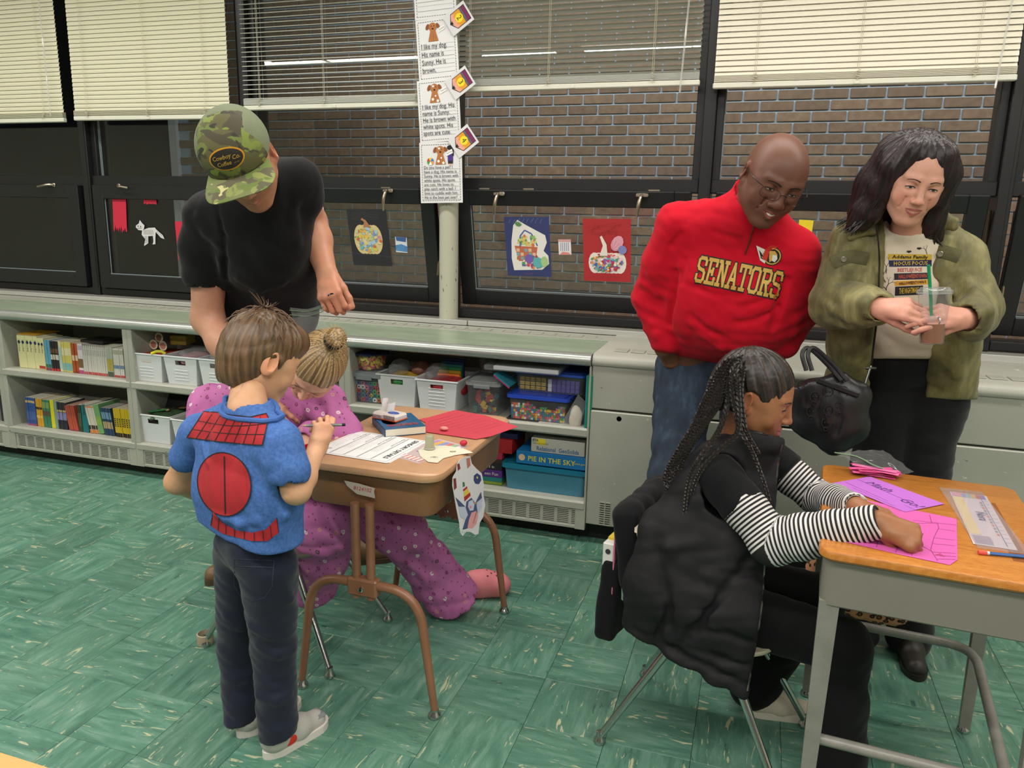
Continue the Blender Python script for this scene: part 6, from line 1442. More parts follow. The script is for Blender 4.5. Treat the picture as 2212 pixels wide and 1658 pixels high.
def stroke_geo(pts,w,seg=.8):
    vs=[];fs=[]
    for (x0,y0),(x1,y1) in zip(pts,pts[1:]):
        dx,dy=x1-x0,y1-y0; L=math.hypot(dx,dy); ux_,uy_=dx/L,dy/L; n=max(1,int(L/seg)); nx,ny=-uy_*w/2,ux_*w/2
        a0,a1=-w*.42,L+w*.42
        for i in range(n+1):
            t=a0+(a1-a0)*i/n; vs+=[(x0+ux_*t+nx,y0+uy_*t+ny,0),(x0+ux_*t-nx,y0+uy_*t-ny,0)]
        b=len(vs)-2*(n+1); fs+=[(b+2*i,b+2*i+1,b+2*i+3,b+2*i+2) for i in range(n)]
    return vs,fs
RED=cloth('red_fleece','c60c26',.88,var=.05,sheen=.05)
c=dict(); y0=2.62
nb=P(1622,468,y=2.60); hc=P(1670,384,y=2.49)
Mh=headM(hc,(.27,-.86,-.46),(.27,0,1),1.1)
hp,hcC,hb=head(Mh,nb,'70493a',dict(chub=.8,width=1.03,nose=1.28,lip=1.1,jaw=1.1,neckr=.062,smile=1,mouthopen=.001,ear=.95))
# ---- body (hidden under the clothes except wrists)
sR=P(1468,490,y=2.64); sL=P(1718,548,y=2.62); eR=P(1413,640,y=2.74); eL=P(1728,662,y=2.76); wR=P(1436,738,y=2.70); wL=P(1695,740,y=2.70)
hipR=P(1482,800,y=2.86); hipL=P(1625,800,y=2.86)
kR=Vector((hipR.x+.0,2.68,.47)); kL=Vector((hipL.x+.02,2.66,.47)); aR=Vector((kR.x+.01,2.60,.10)); aL=Vector((kL.x+.02,2.56,.10))
lo,hi=bounds([nb,sR,sL,eR,eL,wR,wL,hipR,hipL,aR,aL],.14)
B=Sdf(lo,hi,.012); torso(B,[(hipR,.1),(P(1530,650,y=2.76),.11),(P(1530,540,y=2.7),.10)],[(hipL,.1),(P(1640,650,y=2.76),.11),(P(1660,560,y=2.7),.10)]); B.cap(nb,P(1600,560,y=2.7),.055,.1,k=.05)
for q in ((sR,eR,wR,hipR,kR,aR),(sL,eL,wL,hipL,kL,aL)): B.path(q[:3],[.055,.042,.03],k=.03); B.path(q[3:],[.09,.06,.045],k=.03)
bv_,bf=B.mesh()
S=Sdf(*bounds([wR,P(1440,768,y=2.78)],.06),.004); S.cap(wR,P(1437,752,y=2.71),.032,.03,k=.01); S.cap(P(1437,752,y=2.71),P(1450,775,y=2.75),.036,.036,k=.02,flat=((0,1,0),.6)); wv,wf=S.mesh()
RM=person([hp,(bv_,bf),(wv,wf)],[hcC,paint(bv_,'6a4433'),paint(wv,'7a4f3a')],'smiling bald man with glasses in a red sweatshirt, hands in his jeans pockets')
face(RM,hb,Mh,'241612','8a4a40','1a100c',W=1.03,openz=.0025,gaze=-.0015,smile=1,teeth=True,browt=.0026,bz=-.002)
# glasses
g=MB(); wire=M('glasses_wire','3a3634',.3,.8)
for q in (-1,1):
    pts=[]
    for i in range(20):
        a=2*PI*i/20; ca,sa=math.cos(a),math.sin(a); x=q*.034+math.copysign(abs(ca)**.7,ca)*.0255; z=-.006+math.copysign(abs(sa)**.7,sa)*.0155; pts.append(Mh@Vector((x,.111-abs(x)*.25+.002,z)))
    g.tube(pts,.0007,6,closed=True)
    g.tube([Mh@Vector(v) for v in ((q*.058,.098,.006),(q*.071,.088,.008),(q*.083,.04,.008),(q*.083,.0,.008),(q*.08,-.014,-.004))],.0013,6)
g.tube([Mh@Vector(v) for v in ((-.009,.109,-.002),(0,.113,.002),(.009,.109,-.002))],.0012,6)
go=g.build('glasses',wire,RM,True)
for q in (-1,1):
    l=MB(); l._add([Mh@Vector((q*.034+math.copysign(abs(math.cos(a))**.7,math.cos(a))*.0255,.1112-abs(q*.034+math.cos(a)*.0255)*.25+.002,-.006+math.copysign(abs(math.sin(a))**.7,math.sin(a))*.0155)) for a in [2*PI*i/20 for i in range(20)]],[tuple(range(20))]); l.build('lens',glassmat('lens_glass',(.93,.93,.95),1.15),go)
# ---- sweatshirt
S=Sdf(*bounds([nb,sR,sL,eR,eL,wR,wL,P(1550,790,y=2.8),P(1550,600,y=2.5)],.15),.0065)
F=((0,1,0),.86)
torso(S,[(P(1505,752,y=2.84),.118),(P(1525,660,y=2.74),.135),(P(1530,570,y=2.70),.125),(P(1515,515,y=2.68),.095)],[(P(1622,752,y=2.84),.118),(P(1640,670,y=2.74),.135),(P(1655,590,y=2.69),.125),(P(1672,560,y=2.67),.09)],.09)
S.ell(P(1590,655,y=2.66),(.165,.12,.16),k=.08)
S.cap(sR,nb,.072,.075,k=.05); S.cap(sL,nb,.068,.075,k=.05); S.cap(P(1590,560,y=2.68),nb,.1,.075,k=.06)
S.path([sR,(sR+eR)/2+V(0,-.01,0),eR,wR],[.079,.076,.072,.05],k=.022); S.path([sL,(sL+eL)/2+V(.0,-.01,0),eL,wL],[.075,.072,.068,.05],k=.022)
# collar
cn=P(1634,452,y=2.565)
S.cap(P(1628,462,y=2.585),P(1652,420,y=2.55)+V(-.02,.045,0),.077,.079,k=.018)
S.cap(P(1632,455,y=2.57),P(1664,395,y=2.53)+V(-.03,.05,0),.067,.073,k=.004,op='sub')
S.plane(P(1640,432,y=2.5),(.16,-.55,1),k=.004) if False else None
# folds
for pts,r,dp in (([(1458,590),(1452,640),(1444,700)],.022,.6),([(1490,680),(1530,715),(1570,735)],.014,.4),([(1560,650),(1600,665),(1650,650)],.012,.35),([(1500,620),(1550,640),(1600,640)],.010,.4),([(1700,610),(1682,660),(1668,710)],.020,.6),([(1470,505),(1452,530),(1440,570)],.012,.4),([(1590,700),(1640,690),(1680,660)],.012,.4),([(1480,560),(1470,610)],.01,.4),([(1540,500),(1600,520),(1600,540)],.01,.25)):
    S.fold(pts,r,dp)
for pts,r in (([(1378,645),(1410,665),(1445,690)],.014),([(1385,680),(1415,700),(1445,712)],.013),([(1395,712),(1420,722),(1448,728)],.012),([(1390,610),(1420,630),(1450,640)],.012),([(1690,700),(1715,690),(1745,665)],.013),([(1685,722),(1710,715),(1735,700)],.012),([(1500,700),(1560,745),(1620,755)],.014),([(1640,560),(1660,620),(1655,680)],.012)):
    S.fold(pts,r,.25,'add',.018)
S.wrinkle(.0042,13,3,(1,1,.8)); S.wrinkle(.0018,34,5,(1,1,1.2))
hemR=P(1500,778,y=2.72); S.plane(P(1560,785,y=2.72),(-.10,-.25,-1),k=.012)
sw=sdfobj('sweatshirt',S,RED,RM); sb=bvh_of(sw.data)
# ribbed hem + cuffs
def ring_on(bv,c,ax,r,n=40,off=.002,inward=True):
    ax=Vector(ax).normalized(); u=ax.orthogonal().normalized(); w=ax.cross(u); out=[]
    for i in range(n):
        a=2*PI*i/n; d=u*math.cos(a)+w*math.sin(a); h=bv.ray_cast(Vector(c)+d*r,-d); out.append((h[0]+d*off) if h[0] else Vector(c)+d*.06)
    return out
# lettering
fy=P(1595,577,y=2.55)
o3=P(1595,598,y=2.54); u3=(P(1688,612,y=2.54)-P(1502,574,y=2.54)); X=frame(o3,u3,V(.1,0,1)); tl=u3.length; LT=letters_strokes(); word='SENATORS'; cw=tl/8/4.75
out=MB(); gold=MB()
for i,ch in enumerate(word):
    for st in LT[ch]:
        for (mb,w,of) in ((out,1.65,.0015),(gold,.95,.0030)):
            vs,fs=stroke_geo(st,w); vs=[((x+4.75*i)*cw-tl/2+cw*.4,(y-3)*cw*1.75,0) for x,y,z in vs]; drape(mb,vs,fs,X,sb,(0,1,-.12),of)
out.build('lettering_outline',M('print_black','16120f',.7),sw); gold.build('lettering',M('print_gold','c9a14a',.6),sw)
# crest
Xc=frame(P(1661,551,y=2.54),P(1700,558,y=2.54)-P(1620,545,y=2.54),V(.1,0,1)); s_=.030
def shp(mb,pts,of,nsub=1):
    vs=[(x*s_,y*s_,0) for x,y in pts]; c_=(sum(p[0] for p in vs)/len(vs),sum(p[1] for p in vs)/len(vs),0); n=len(vs); drape(mb,vs+[c_],[(i,(i+1)%n,n) for i in range(n)],Xc,sb,(0,1,-.12),of)
cr=MB(); cm=[M('print_black'),M('print_gold'),M('print_white','d9d6ce',.6),M('print_red','c22a1e',.6)]
def circ(x,y,r,n=20,a0=0,a1=2*PI): return [(x+r*math.cos(a0+(a1-a0)*i/n),y+r*math.sin(a0+(a1-a0)*i/n)) for i in range(n)]
cr.cur=0; shp(cr,circ(.35,-.05,.95),.0015); cr.cur=1; shp(cr,circ(.35,-.05,.85),.002); cr.cur=0; shp(cr,circ(.35,-.05,.72),.0025)
cr.cur=2; shp(cr,[(-1.45,.75),(-.3,.45),(-.2,-.9),(-.75,-.65)],.0022); cr.cur=0; shp(cr,[(-1.2,.6),(-.4,.35),(-.35,-.55),(-.7,-.45)],.0026)
for q in range(3): cr.cur=1; shp(cr,[(-1.1+.15*q,.5-.35*q),(-.4,.25-.3*q),(-.42,.1-.3*q)],.003)
cr.cur=3; shp(cr,[(-.55,-.5),(-.5,.5),(0,1.05),(.6,1.0),(.5,.72),(.05,.6),(-.15,.2),(-.1,-.6)],.0032)
cr.cur=1; shp(cr,[(.0,.45),(.5,.5),(.8,.2),(.75,-.05),(.55,-.05),(.5,-.4),(.2,-.7),(.05,-.2)],.0036); cr.cur=2; shp(cr,[(.35,.1),(.8,.1),(.9,-.25),(.7,-.6),(.4,-.5)],.004)
cr.build('crest',cm,sw)
# zip
zp_=[P(x,y,y=2.5) for x,y in ((1631,470),(1627,488),(1619,515),(1607,548))]; zz=MB(); zl_=[]
for i in range(len(zp_)-1):
    for t in range(6): zl_.append(zp_[i].lerp(zp_[i+1],t/6))
zl_=[(sb.ray_cast(p-V(0,.2,0),V(0,1,-.05))[0] or p)+V(0,-.0015,0) for p in zl_]; zz.tube(zl_,.0022,6); zz.build('zip',M('zip_brown','5a3a2a',.4,.5),sw); MB().box((-.005,-.004,-.012),(.005,.0,.004),.002).build('zip_pull',M('brass','8a6a3a',.35,1),sw).location=zl_[1]
# undershirt
S=Sdf(*bounds([nb,P(1634,452,y=2.55)],.1),.006); S.cap(nb,P(1642,440,y=2.56),.07,.066,k=.01); S.plane(P(1636,466,y=2.5),(.1,-.5,1)); sdfobj('undershirt',S,cloth('white_tee','d9d6d2'),RM)
# ---- jeans
DEN,t=newmat('denim'); n=t.noise(t.coord('Object',(1,1,.35)),24,4,.6); t.link(t.ramp(n,[(.3,lin('1f2836')),(.55,lin('2b384a')),(.75,lin('43546a'))]),t.bs.inputs['Base Color']); t.bs.inputs['Roughness'].default_value=.85; t.bump(t.noise(t.coord(),350,2),.2,.001)
S=Sdf(*bounds([hipR,hipL,kR,kL,aR,aL,P(1560,740,y=2.86)],.13),.0075)
S.cap(P(1520,775,y=2.86),P(1600,775,y=2.86),.125,.125,k=.05,flat=((0,1,0),.9)); S.path([hipR+V(0,-.01,0),kR,aR+V(0,0,-.03)],[.113,.084,.066],k=.05); S.path([hipL+V(0,-.01,0),kL,aL+V(0,0,-.03)],[.113,.084,.066],k=.05)
S.wrinkle(.004,17,9,(1,1,1.5)); S.plane((0,0,P(1500,750,y=2.8).z),(0,0,1)); sdfobj('jeans',S,DEN,RM)
for a in (aR,aL): shoe('shoe',wristM((a.x,a.y+.07,.0),(0,-1,0),(0,0,1)),.27,'2a2622','16140f',RM)
# ================================================================ woman in the green jacket
nb=P(1968,492,y=2.52); hc=P(1975,384,y=2.44)
Mh=headM(hc,(.10,-.90,-.36),(.14,0,1),1.0)
hp,hcC,hb=head(Mh,nb,'d8a08b',dict(width=.95,nose=.92,lip=.7,jaw=.98,smile=.3,neckr=.046,ear=.85,chub=.3,chinz=.002))
sR=P(1842,530,y=2.56); sL=P(2066,548,y=2.55); eR=P(1800,655,y=2.52); eL=P(2108,668,y=2.50); wR=P(1893,664,y=2.30); wL=P(2078,688,y=2.31)
hipR=P(1918,850,y=2.70); hipL=P(2010,850,y=2.70); kR=Vector((hipR.x-.02,2.60,.48)); kL=Vector((hipL.x+.0,2.62,.48)); aR=Vector((kR.x,2.60,.09)); aL=Vector((kL.x+.02,2.62,.09))
B=Sdf(*bounds([nb,sR,sL,eR,eL,wR,wL,hipR,hipL,aR,aL],.12),.012); torso(B,[(hipR,.06),(P(1925,700,y=2.62),.07),(P(1925,590,y=2.58),.07)],[(hipL,.06),(P(1985,700,y=2.62),.07),(P(2000,590,y=2.58),.07)],.05)
for q in ((sR,eR,wR,hipR,kR,aR),(sL,eL,wL,hipL,kL,aL)): B.path(q[:3],[.045,.035,.026],k=.03); B.path(q[3:],[.06,.045,.03],k=.03)
bv_,bf=B.mesh()
# neck + upper chest skin
S=Sdf(*bounds([nb,P(1960,520,y=2.5)],.11),.005); S.cap(P(1972,450,y=2.49),nb,.05,.055,k=.02); S.ell(P(1964,520,y=2.56),(.08,.045,.04),k=.03); nv,nf=S.mesh()
# hands round the cup
S=Sdf(*bounds([wR,P(2015,672,y=2.2)],.075),.0032)
S.cap(P(1858,664,y=2.38),wR,.03,.026,k=.01)
HR=wristM(wR,P(2000,672,y=2.235)-wR,(-.15,-.75,.55)); hand_prims(S,HR,-1,curl=(.42,.5,.62,.75),pip=(.5,.6,.7,.8),spread=.03,thumb=(.25,.55,.1),s=.93,tcurl=.1)
h1=S.mesh()
S=Sdf(*bounds([wL,P(2000,672,y=2.2)],.075),.0032)
S.cap(P(2112,700,y=2.40),wL,.03,.026,k=.01)
HL=wristM(wL,P(2004,680,y=2.225)-wL,(.25,-.75,.5)); hand_prims(S,HL,1,curl=(.35,.45,.55,.6),pip=(.5,.55,.6,.65),spread=.05,thumb=(.3,.5,.1),s=.93,tcurl=.1)
h2=S.mesh()
WM=person([hp,(bv_,bf),(nv,nf),h1,h2],[hcC,paint(bv_,'d8a08b'),paint(nv,'d8a08b'),paint(h1[0],'d39683'),paint(h2[0],'d39683')],'dark-haired woman in an open green corduroy jacket holding an iced drink')
face(WM,hb,Mh,'4a3028','a85a56','35241c',W=.95,openz=.0036,gaze=-.0014,lashw=.0014,lipw=1.02,smile=.7,browt=.0019,bz=-.001,browang=-.0015)
rg=MB().tube([HL@Vector((-.0155*1+.011*math.cos(a),.105,.0+.011*math.sin(a))) for a in [2*PI*i/14 for i in range(14)]],.0018,6,closed=True); rg.build('ring',M('silver','c8c8c8',.2,1),WM,True)
er=Mh@Vector((-.078,.0,-.038)); MB().tube([er+Vector((.0,.007*math.sin(a),.008*math.cos(a)-.006)) for a in [2*PI*i/14 for i in range(14)]],.0012,6,closed=True).build('earring',M('silver'),WM,True)
# hair
S=Sdf((-.15,-.15,-.2),(.15,.12,.14),.0042)
S.ell((0,-.02,.03),(.089,.104,.098),k=.0)
for q in (-1,1):
    S.path([(q*.045,.035,.082),(q*.07,.03,.03),(q*.076,.018,-.04),(q*.082,.008,-.105),(q*.094,.0,-.145)],[.028,.027,.028,.032,.028],k=.03)
    S.path([(q*.05,-.05,.04),(q*.075,-.06,-.05),(q*.085,-.05,-.13)],[.06,.05,.042],k=.03)
S.path([(0,-.07,.03),(0,-.08,-.12)],[.07,.055],k=.03)
S.path([(-.1,.0,-.14),(-.13,.01,-.165)],[.03,.012],k=.03); S.path([(.1,.0,-.13),(.12,.01,-.16)],[.028,.012],k=.03)
groove(S,(.01,-.02,.10),(0,.1,1),26,.0022); S.ell((.004,.09,-.028),(.058,.075,.104),k=.008,op='sub'); S.cap((0,.02,-.08),(0,.0,-.2),.052,.06,k=.01,op='sub')

v,f=S.mesh(); cl=strands(v,(0,.0,.12),(0,0,1),24,'100a0c','26161b',2,'3a2028'); o=link('hair',np_mesh('hair',[(xf(Mh,v),f)],HM,[cl]),WM)
lk=MB(); r=random.Random(3)
for i in range(60):
    q=r.choice((-1,1)); a=r.uniform(.0,1); x0=q*(.08+.02*r.random()); y0=-.06+.1*a; ex=q*r.uniform(.1,.15)
    lk.tube([Mh@Vector(p) for p in spline([(x0*.8,y0,.0),(x0,y0+.004,-.07),(x0*1.12,y0+.0,-.13),(ex,y0+r.uniform(-.01,.02),-.165-r.uniform(0,.02))],3)],[.004,.005,.0055,.006,.006,.0055,.005,.004,.003,.001],5)
lk.build('hair_locks',M('hair_dark','1a1014',.4),WM,True)['kind']='stuff'
# shirt
S=Sdf(*bounds([nb,sR,sL,P(1940,770,y=2.62)],.11),.006); 
torso(S,[(P(1920,765,y=2.66),.088),(P(1925,680,y=2.61),.088),(P(1925,600,y=2.575),.085),(P(1915,550,y=2.57),.06)],[(P(1990,770,y=2.66),.088),(P(1992,680,y=2.61),.088),(P(2002,600,y=2.575),.085),(P(2010,560,y=2.57),.06)],.06)
S.cap(sR,P(1930,515,y=2.55),.05,.05,k=.04); S.cap(sL,P(2000,525,y=2.55),.05,.05,k=.04); S.cap(P(1965,540,y=2.55),nb,.07,.06,k=.04)
S.ell(P(1966,470,y=2.50),(.066,.075,.055),k=.006,op='sub'); S.wrinkle(.0035,15,12); S.plane(P(1940,776,y=2.6),(0.06,-.3,-1),k=.01)
sh=sdfobj('t_shirt',S,cloth('cream_shirt','ddd0bb',.85,var=.03),WM); sb=bvh_of(sh.data)
rp=[]; 
for i in range(26):
    a=2*PI*i/26; rp.append(P(1966,478,y=2.50)+V(.067*math.cos(a),.01+.07*math.sin(a),-.012+.02*math.sin(a)))
# print: stack of film boxes, trees, bats
Xp=frame(P(1962,600,y=2.43),P(2010,605,y=2.43)-P(1915,596,y=2.43),V(0,0,1)); pk=1/ (P(2010,605,y=2.43)-P(1910,605,y=2.43)).length*100
def pu(px,py): # photo pixel -> local metres
    q=Xp.inverted()@P(px,py,y=2.43); return q.x,q.y
pr=MB(); pm=[M('ink_1a1614','1a1614',.75),M('ink_c9a83a','c9a83a',.75),M('ink_23264c','23264c',.75),M('ink_d8d0c0','d8d0c0',.75),M('ink_b8402c','b8402c',.75),M('ink_1c1c26','1c1c26',.75),M('ink_d89a2c','d89a2c',.75)]
def pq(mi,pts,of=.001):
    pr.cur=mi; vs=[(*pu(*p),0) for p in pts]; a,b,c_,d=[Vector(v) for v in vs]; V_=[];n=8
    for i in range(n+1):
        for j in range(3): V_.append((a.lerp(b,i/n)).lerp(d.lerp(c_,i/n),j/2))
    drape(pr,V_,[(i*3+j,(i+1)*3+j,(i+1)*3+j+1,i*3+j+1) for i in range(n) for j in range(2)],Xp,sb,(0,1,-.05),of)
rows=[(1925,548,2021,549,560,1,'Addams Family',0),(1927,562,2021,561,576,2,'HOCUS POCUS',1),(1935,577,2008,576,590,3,'BEETLEJUICE',4),(1937,591,2018,589,605,5,'HALLOWEENTOWN',4),(1938,608,2016,604,618,6,'HALLOWEENTOWN II',0),(1939,620,2000,617,640,5,'THE NIGHTMARE',1)]
for (xa,ya,xb,yb,y2,ci,tx,tc) in rows:
    h=y2-ya; pq(ci,[(xa,ya),(xb,yb),(xb,yb+h),(xa,ya+h)]); q=pu(xa+9,ya+h*.78); q2=pu(xb-9,yb+h*.78)
    vs,fs=text_geo(tx,.01,.02,'LEFT',1); wd=max(v.x for v in vs); k_=(q2[0]-q[0])/wd; kh=h*.62/760/.0073; pr.cur=tc
    ang=math.atan2(q2[1]-q[1],q2[0]-q[0]); vs=[(q[0]+v.x*k_*math.cos(ang)-v.y*kh*math.sin(ang),q[1]+v.x*k_*math.sin(ang)+v.y*kh,0) for v in vs]; drape(pr,vs,fs,Xp,sb,(0,1,-.05),.0022)
def branch(x,y,a,L,w,d,r):
    x2,y2=x+L*math.cos(a),y-L*math.sin(a); (p,q),(p2,q2)=pu(x,y),pu(x2,y2); vs,fs=stroke_geo([(p*1000,q*1000),(p2*1000,q2*1000)],w,3); pr.cur=0; drape(pr,[(v[0]/1000,v[1]/1000,0) for v in vs],fs,Xp,sb,(0,1,-.05),.0012)
    if d>0:
        for s in (-1,1): branch(x2,y2,a+s*r.uniform(.35,.8),L*r.uniform(.6,.8),w*.65,d-1,r)
r=random.Random(5)
branch(1922,640,1.75,16,2.6,4,r); branch(1918,610,2.0,12,2.,3,r); branch(1920,590,1.5,14,1.8,3,r); branch(2010,548,1.9,9,1.4,2,r)
for (x,y) in ((1970,542),(1992,535)): pr.cur=0; pr_=[(-6,1),(-3,-2),(-1,0),(0,-3),(1,0),(3,-2),(6,1),(2,2.5),(0,4),(-2,2.5)]; vs=[(*pu(x+a,y+b),0) for a,b in pr_]; drape(pr,vs+[(*pu(x,y),0)],[(i,(i+1)%10,10) for i in range(10)],Xp,sb,(0,1,-.05),.0012)
pr.build('shirt_print',pm,sh)
# trousers
S=Sdf(*bounds([hipR,hipL,kR,kL,aR,aL,P(1940,740,y=2.68)],.12),.0075); S.path([P(1918,775,y=2.68),P(1990,775,y=2.68)],.1,k=.03); S.path([hipR,kR,aR+V(0,0,-.04)],[.096,.07,.07],k=.015); S.path([hipL,kL,aL+V(0,0,-.04)],[.096,.07,.07],k=.015)
S.ell(P(1900,850,y=2.72),(.09,.1,.12),k=.05); S.ell(P(2030,860,y=2.72),(.075,.1,.12),k=.05); S.wrinkle(.004,15,4,(1,1,1.6)); S.plane((0,0,P(1940,748,y=2.62).z),(0,0,1)); sdfobj('trousers',S,cloth('black_denim','111114',.8,var=.12),WM)
for a in (aR,aL): shoe('shoe',wristM((a.x,a.y+.06,.0),(0,-1,0),(0,0,1)),.25,'2a2622','16140f',WM)
# jacket: open front
CORD,t=newmat('corduroy_green'); n=t.noise(t.coord('Object',(1,1,.4)),13,4,.65,.6); t.link(t.ramp(n,[(.32,lin('4a4526')),(.52,lin('716a3e')),(.72,lin('9a9160'))]),t.bs.inputs['Base Color']); t.bs.inputs['Roughness'].default_value=.6; t.bs.inputs['Sheen Weight'].default_value=.12
w_=t.add('ShaderNodeTexWave'); w_.inputs['Scale'].default_value=95; w_.inputs['Distortion'].default_value=.6; t.link(t.coord(),w_.inputs[0]); t.bump(w_.outputs['Fac'],.25,.0012)
S=Sdf(*bounds([nb,sR,sL,eR,eL,wR,wL,P(1830,850,y=2.7),P(2080,900,y=2.7)],.13),.0065)
torso(S,[(P(1855,830,y=2.68),.10),(P(1875,700,y=2.62),.105),(P(1880,600,y=2.585),.105),(P(1870,555,y=2.575),.08)],[(P(2040,870,y=2.70),.09),(P(2035,700,y=2.63),.10),(P(2035,600,y=2.585),.105),(P(2040,570,y=2.575),.08)],.06)
S.path([P(1950,850,y=2.74),P(1955,560,y=2.66)],.12,k=.05)
S.cap(sR,P(1915,505,y=2.56),.066,.06,k=.04); S.cap(sL,P(2025,515,y=2.56),.062,.055,k=.04)
S.path([sR+V(0,0,-.01),eR,P(1880,660,y=2.335)],[.072,.068,.052],k=.025); S.path([sL+V(0,0,-.01),eL,P(2098,690,y=2.35)],[.068,.064,.05],k=.025)
# cuffs rolled
S.cap(P(1866,661,y=2.36),P(1890,664,y=2.32),.056,.05,k=.004); S.cap(P(2104,692,y=2.38),P(2093,688,y=2.345),.054,.048,k=.004)
S.cap(P(1888,664,y=2.31),P(1925,668,y=2.24),.036,.036,k=.003,op='sub'); S.cap(P(2094,688,y=2.33),P(2065,684,y=2.26),.036,.036,k=.003,op='sub')
for pts,r in (([(1775,640),(1800,665),(1850,690)],.013),([(1790,610),(1820,640),(1870,655)],.012),([(1800,690),(1840,700),(1880,700)],.010),([(2120,640),(2110,670),(2090,700)],.012),([(2130,670),(2110,700)],.012),([(2075,590),(2090,620),(2110,640)],.012),([(1830,560),(1815,600),(1800,630)],.012),([(1850,720),(1855,780),(1845,840)],.014),([(1820,740),(1825,800)],.012),([(2060,720),(2065,800),(2070,860)],.014),([(2045,620),(2055,680)],.01)):
    S.fold(pts,r,.3,'add',.02)
S.wrinkle(.006,15,21,(1,1,.9)); S.wrinkle(.002,40,22)
# front opening
lo_=P(1905,470,y=2.35); 
for (xa,xb,y_) in ((1912,2004,500),(1908,2010,560),(1900,2018,640),(1888,2018,720),(1884,2014,790),(1882,2012,860),(1882,2012,930)):
    pa,pb=P(xa,y_,y=2.52),P(xb,y_,y=2.52); S.rbox(((pa.x+pb.x)/2,2.49,pa.z),((pb.x-pa.x)/2,.16,.062),.02,k=.006,op='sub')
S.path([P(1955,520,y=2.56),P(1955,600,y=2.58),P(1955,760,y=2.66),P(1955,900,y=2.7)],[.085,.08,.08,.08],k=.01,op='sub')
S.ell(P(1968,470,y=2.52),(.072,.09,.08),k=.01,op='sub')
S.plane(P(1950,862,y=2.6),(.08,-.2,-1),k=.01)
jk=sdfobj('jacket',S,CORD,WM); sb=bvh_of(jk.data)
FLU=M('fleece_trim','5d5a3c',.95,bump=1,bs=110,var=.25,vs=40)
def ribbon(name,pts,hw,mat,par,of=.004,n=4,bv=None,thick=True):
    mb=MB(); pts=[P(*p[:2],y=2.3) for p in pts]; pts=spline(pts,5); rows=[]
    for i,p in enumerate(pts):
        t_=(pts[min(i+1,len(pts)-1)]-pts[max(i-1,0)]).normalized(); s_=t_.cross(V(0,1,0)).normalized(); row=[]
        for k in range(n+1):
            u_=-1+2*k/n; q=p+s_*hw*u_; h=(bv or sb).ray_cast(q,V(0,1,-.05)); row.append((h[0] if h[0] and h[0].y<2.75 else V(q.x,2.5,q.z))+V(0,-of*(1-u_**4*.8),0))
        rows.append(row)
    m_=n+1; mb._add([q for r_ in rows for q in r_],[(i*m_+k,(i+1)*m_+k,(i+1)*m_+k+1,i*m_+k+1) for i in range(len(rows)-1) for k in range(n)]); return mb.build(name,mat,par,True,80)
ribbon('fleece_edge',[(2027,520),(2022,600),(2032,680),(2034,750),(2035,800)],.019,FLU,jk,.008)
ribbon('pocket_flap',[(1810,567),(1850,553),(1893,558)],.019,FLU,jk,.007); ribbon('pocket_flap',[(2046,535),(2076,543),(2106,553)],.019,FLU,jk,.007)
for (x,y) in ((1845,559),(2083,546),(2033,556),(2035,780)): 
    h=sb.ray_cast(P(x,y,y=2.2),V(0,1,-.05))[0] or P(x,y,y=2.45); MB().lathe([(0,0),(.008,0),(.009,.002),(.007,.004),(0,.0035)],tuple(h+V(0,-.009,0)),14,R=rot3(PI/2)).build('button',M('button_metal','8f8b78',.35,.6),jk,True)
# collar flaps
for pts in ([(1832,490),(1868,458),(1884,470),(1885,500),(1838,512)],[(2012,468),(2034,456),(2062,478),(2060,490),(2040,488)]):
    S=Sdf(*bounds([P(*p,y=2.47) for p in pts],.06),.004)
    c_=sum([P(*p,y=2.485) for p in pts],Vector())/len(pts); pp=[P(*p,y=2.485) for p in pts]+[c_]
    for i in range(len(pts)): S.cap(pp[i],pp[(i+1)%len(pts)],.008,.008,k=.01); S.cap(pp[i],c_,.008,.010,k=.01)
    sdfobj('collar',S,CORD,jk)
# crossbody strap and handbag
BL=M('black_leather','1d1d20',.36,bump=.12,bs=190,spec=.5)
strap=ribbon('strap',[(1894,482),(1898,560),(1896,650),(1888,720),(1880,790),(1876,800)],.013,BL,None,.006)
bpy.data.objects.remove(strap)
hb_=empty('handbag',P(1795,870,y=2.42),0,'slouchy black leather handbag with embossed ovals hanging at the side of the woman','bag'); ho=hb_.location.copy()
S=Sdf(*bounds([P(1715,800,y=2.42),P(1870,975,y=2.42)],.09),.0055)
f_=((0,1,0),.62)
yb_=2.42; S.path([P(*q,y=yb_) for q in ((1752,800),(1800,832),(1848,856),(1842,925),(1802,945),(1735,908),(1752,800))],[.036,.04,.036,.036,.042,.036,.036],k=.03,flat=f_); S.path([P(1765,840,y=yb_),P(1800,885,y=yb_),P(1815,910,y=yb_)],[.05,.07,.05],k=.05,flat=f_)
for q in ([(1775,850),(1765,890),(1775,925)],[(1815,870),(1812,905),(1805,935)],[(1745,830),(1742,870)]): S.fold(q,.012,.35)
S.plane(P(1800,806,y=2.42),(-.5,0,1),k=.01); S.wrinkle(.006,20,31); v,f=S.mesh(); v=v-np.array(ho); link('body',np_mesh('bag',[(v,f)],BL),hb_); bb=BVHTree.FromPolygons([Vector(q) for q in v],[tuple(q) for q in f])
def relo(mb): mb.X=Matrix.Translation(-ho); return mb
for dx in (0,12):
    relo(MB()).tube(spline([P(1742+dx,800,y=2.37),P(1733+dx,765,y=2.385),P(1748+dx,752,y=2.40),P(1790+dx,790,y=2.40),P(1818+dx,822,y=2.38)],6),.0065,8).build('handle',BL,hb_,True)
relo(MB()).box(P(1800,838,y=2.375)-V(.05,.0,.006),P(1800,838,y=2.375)+V(.075,.006,.01),.003,R=rot3(0,.3,0)).build('flap_band',BL,hb_)
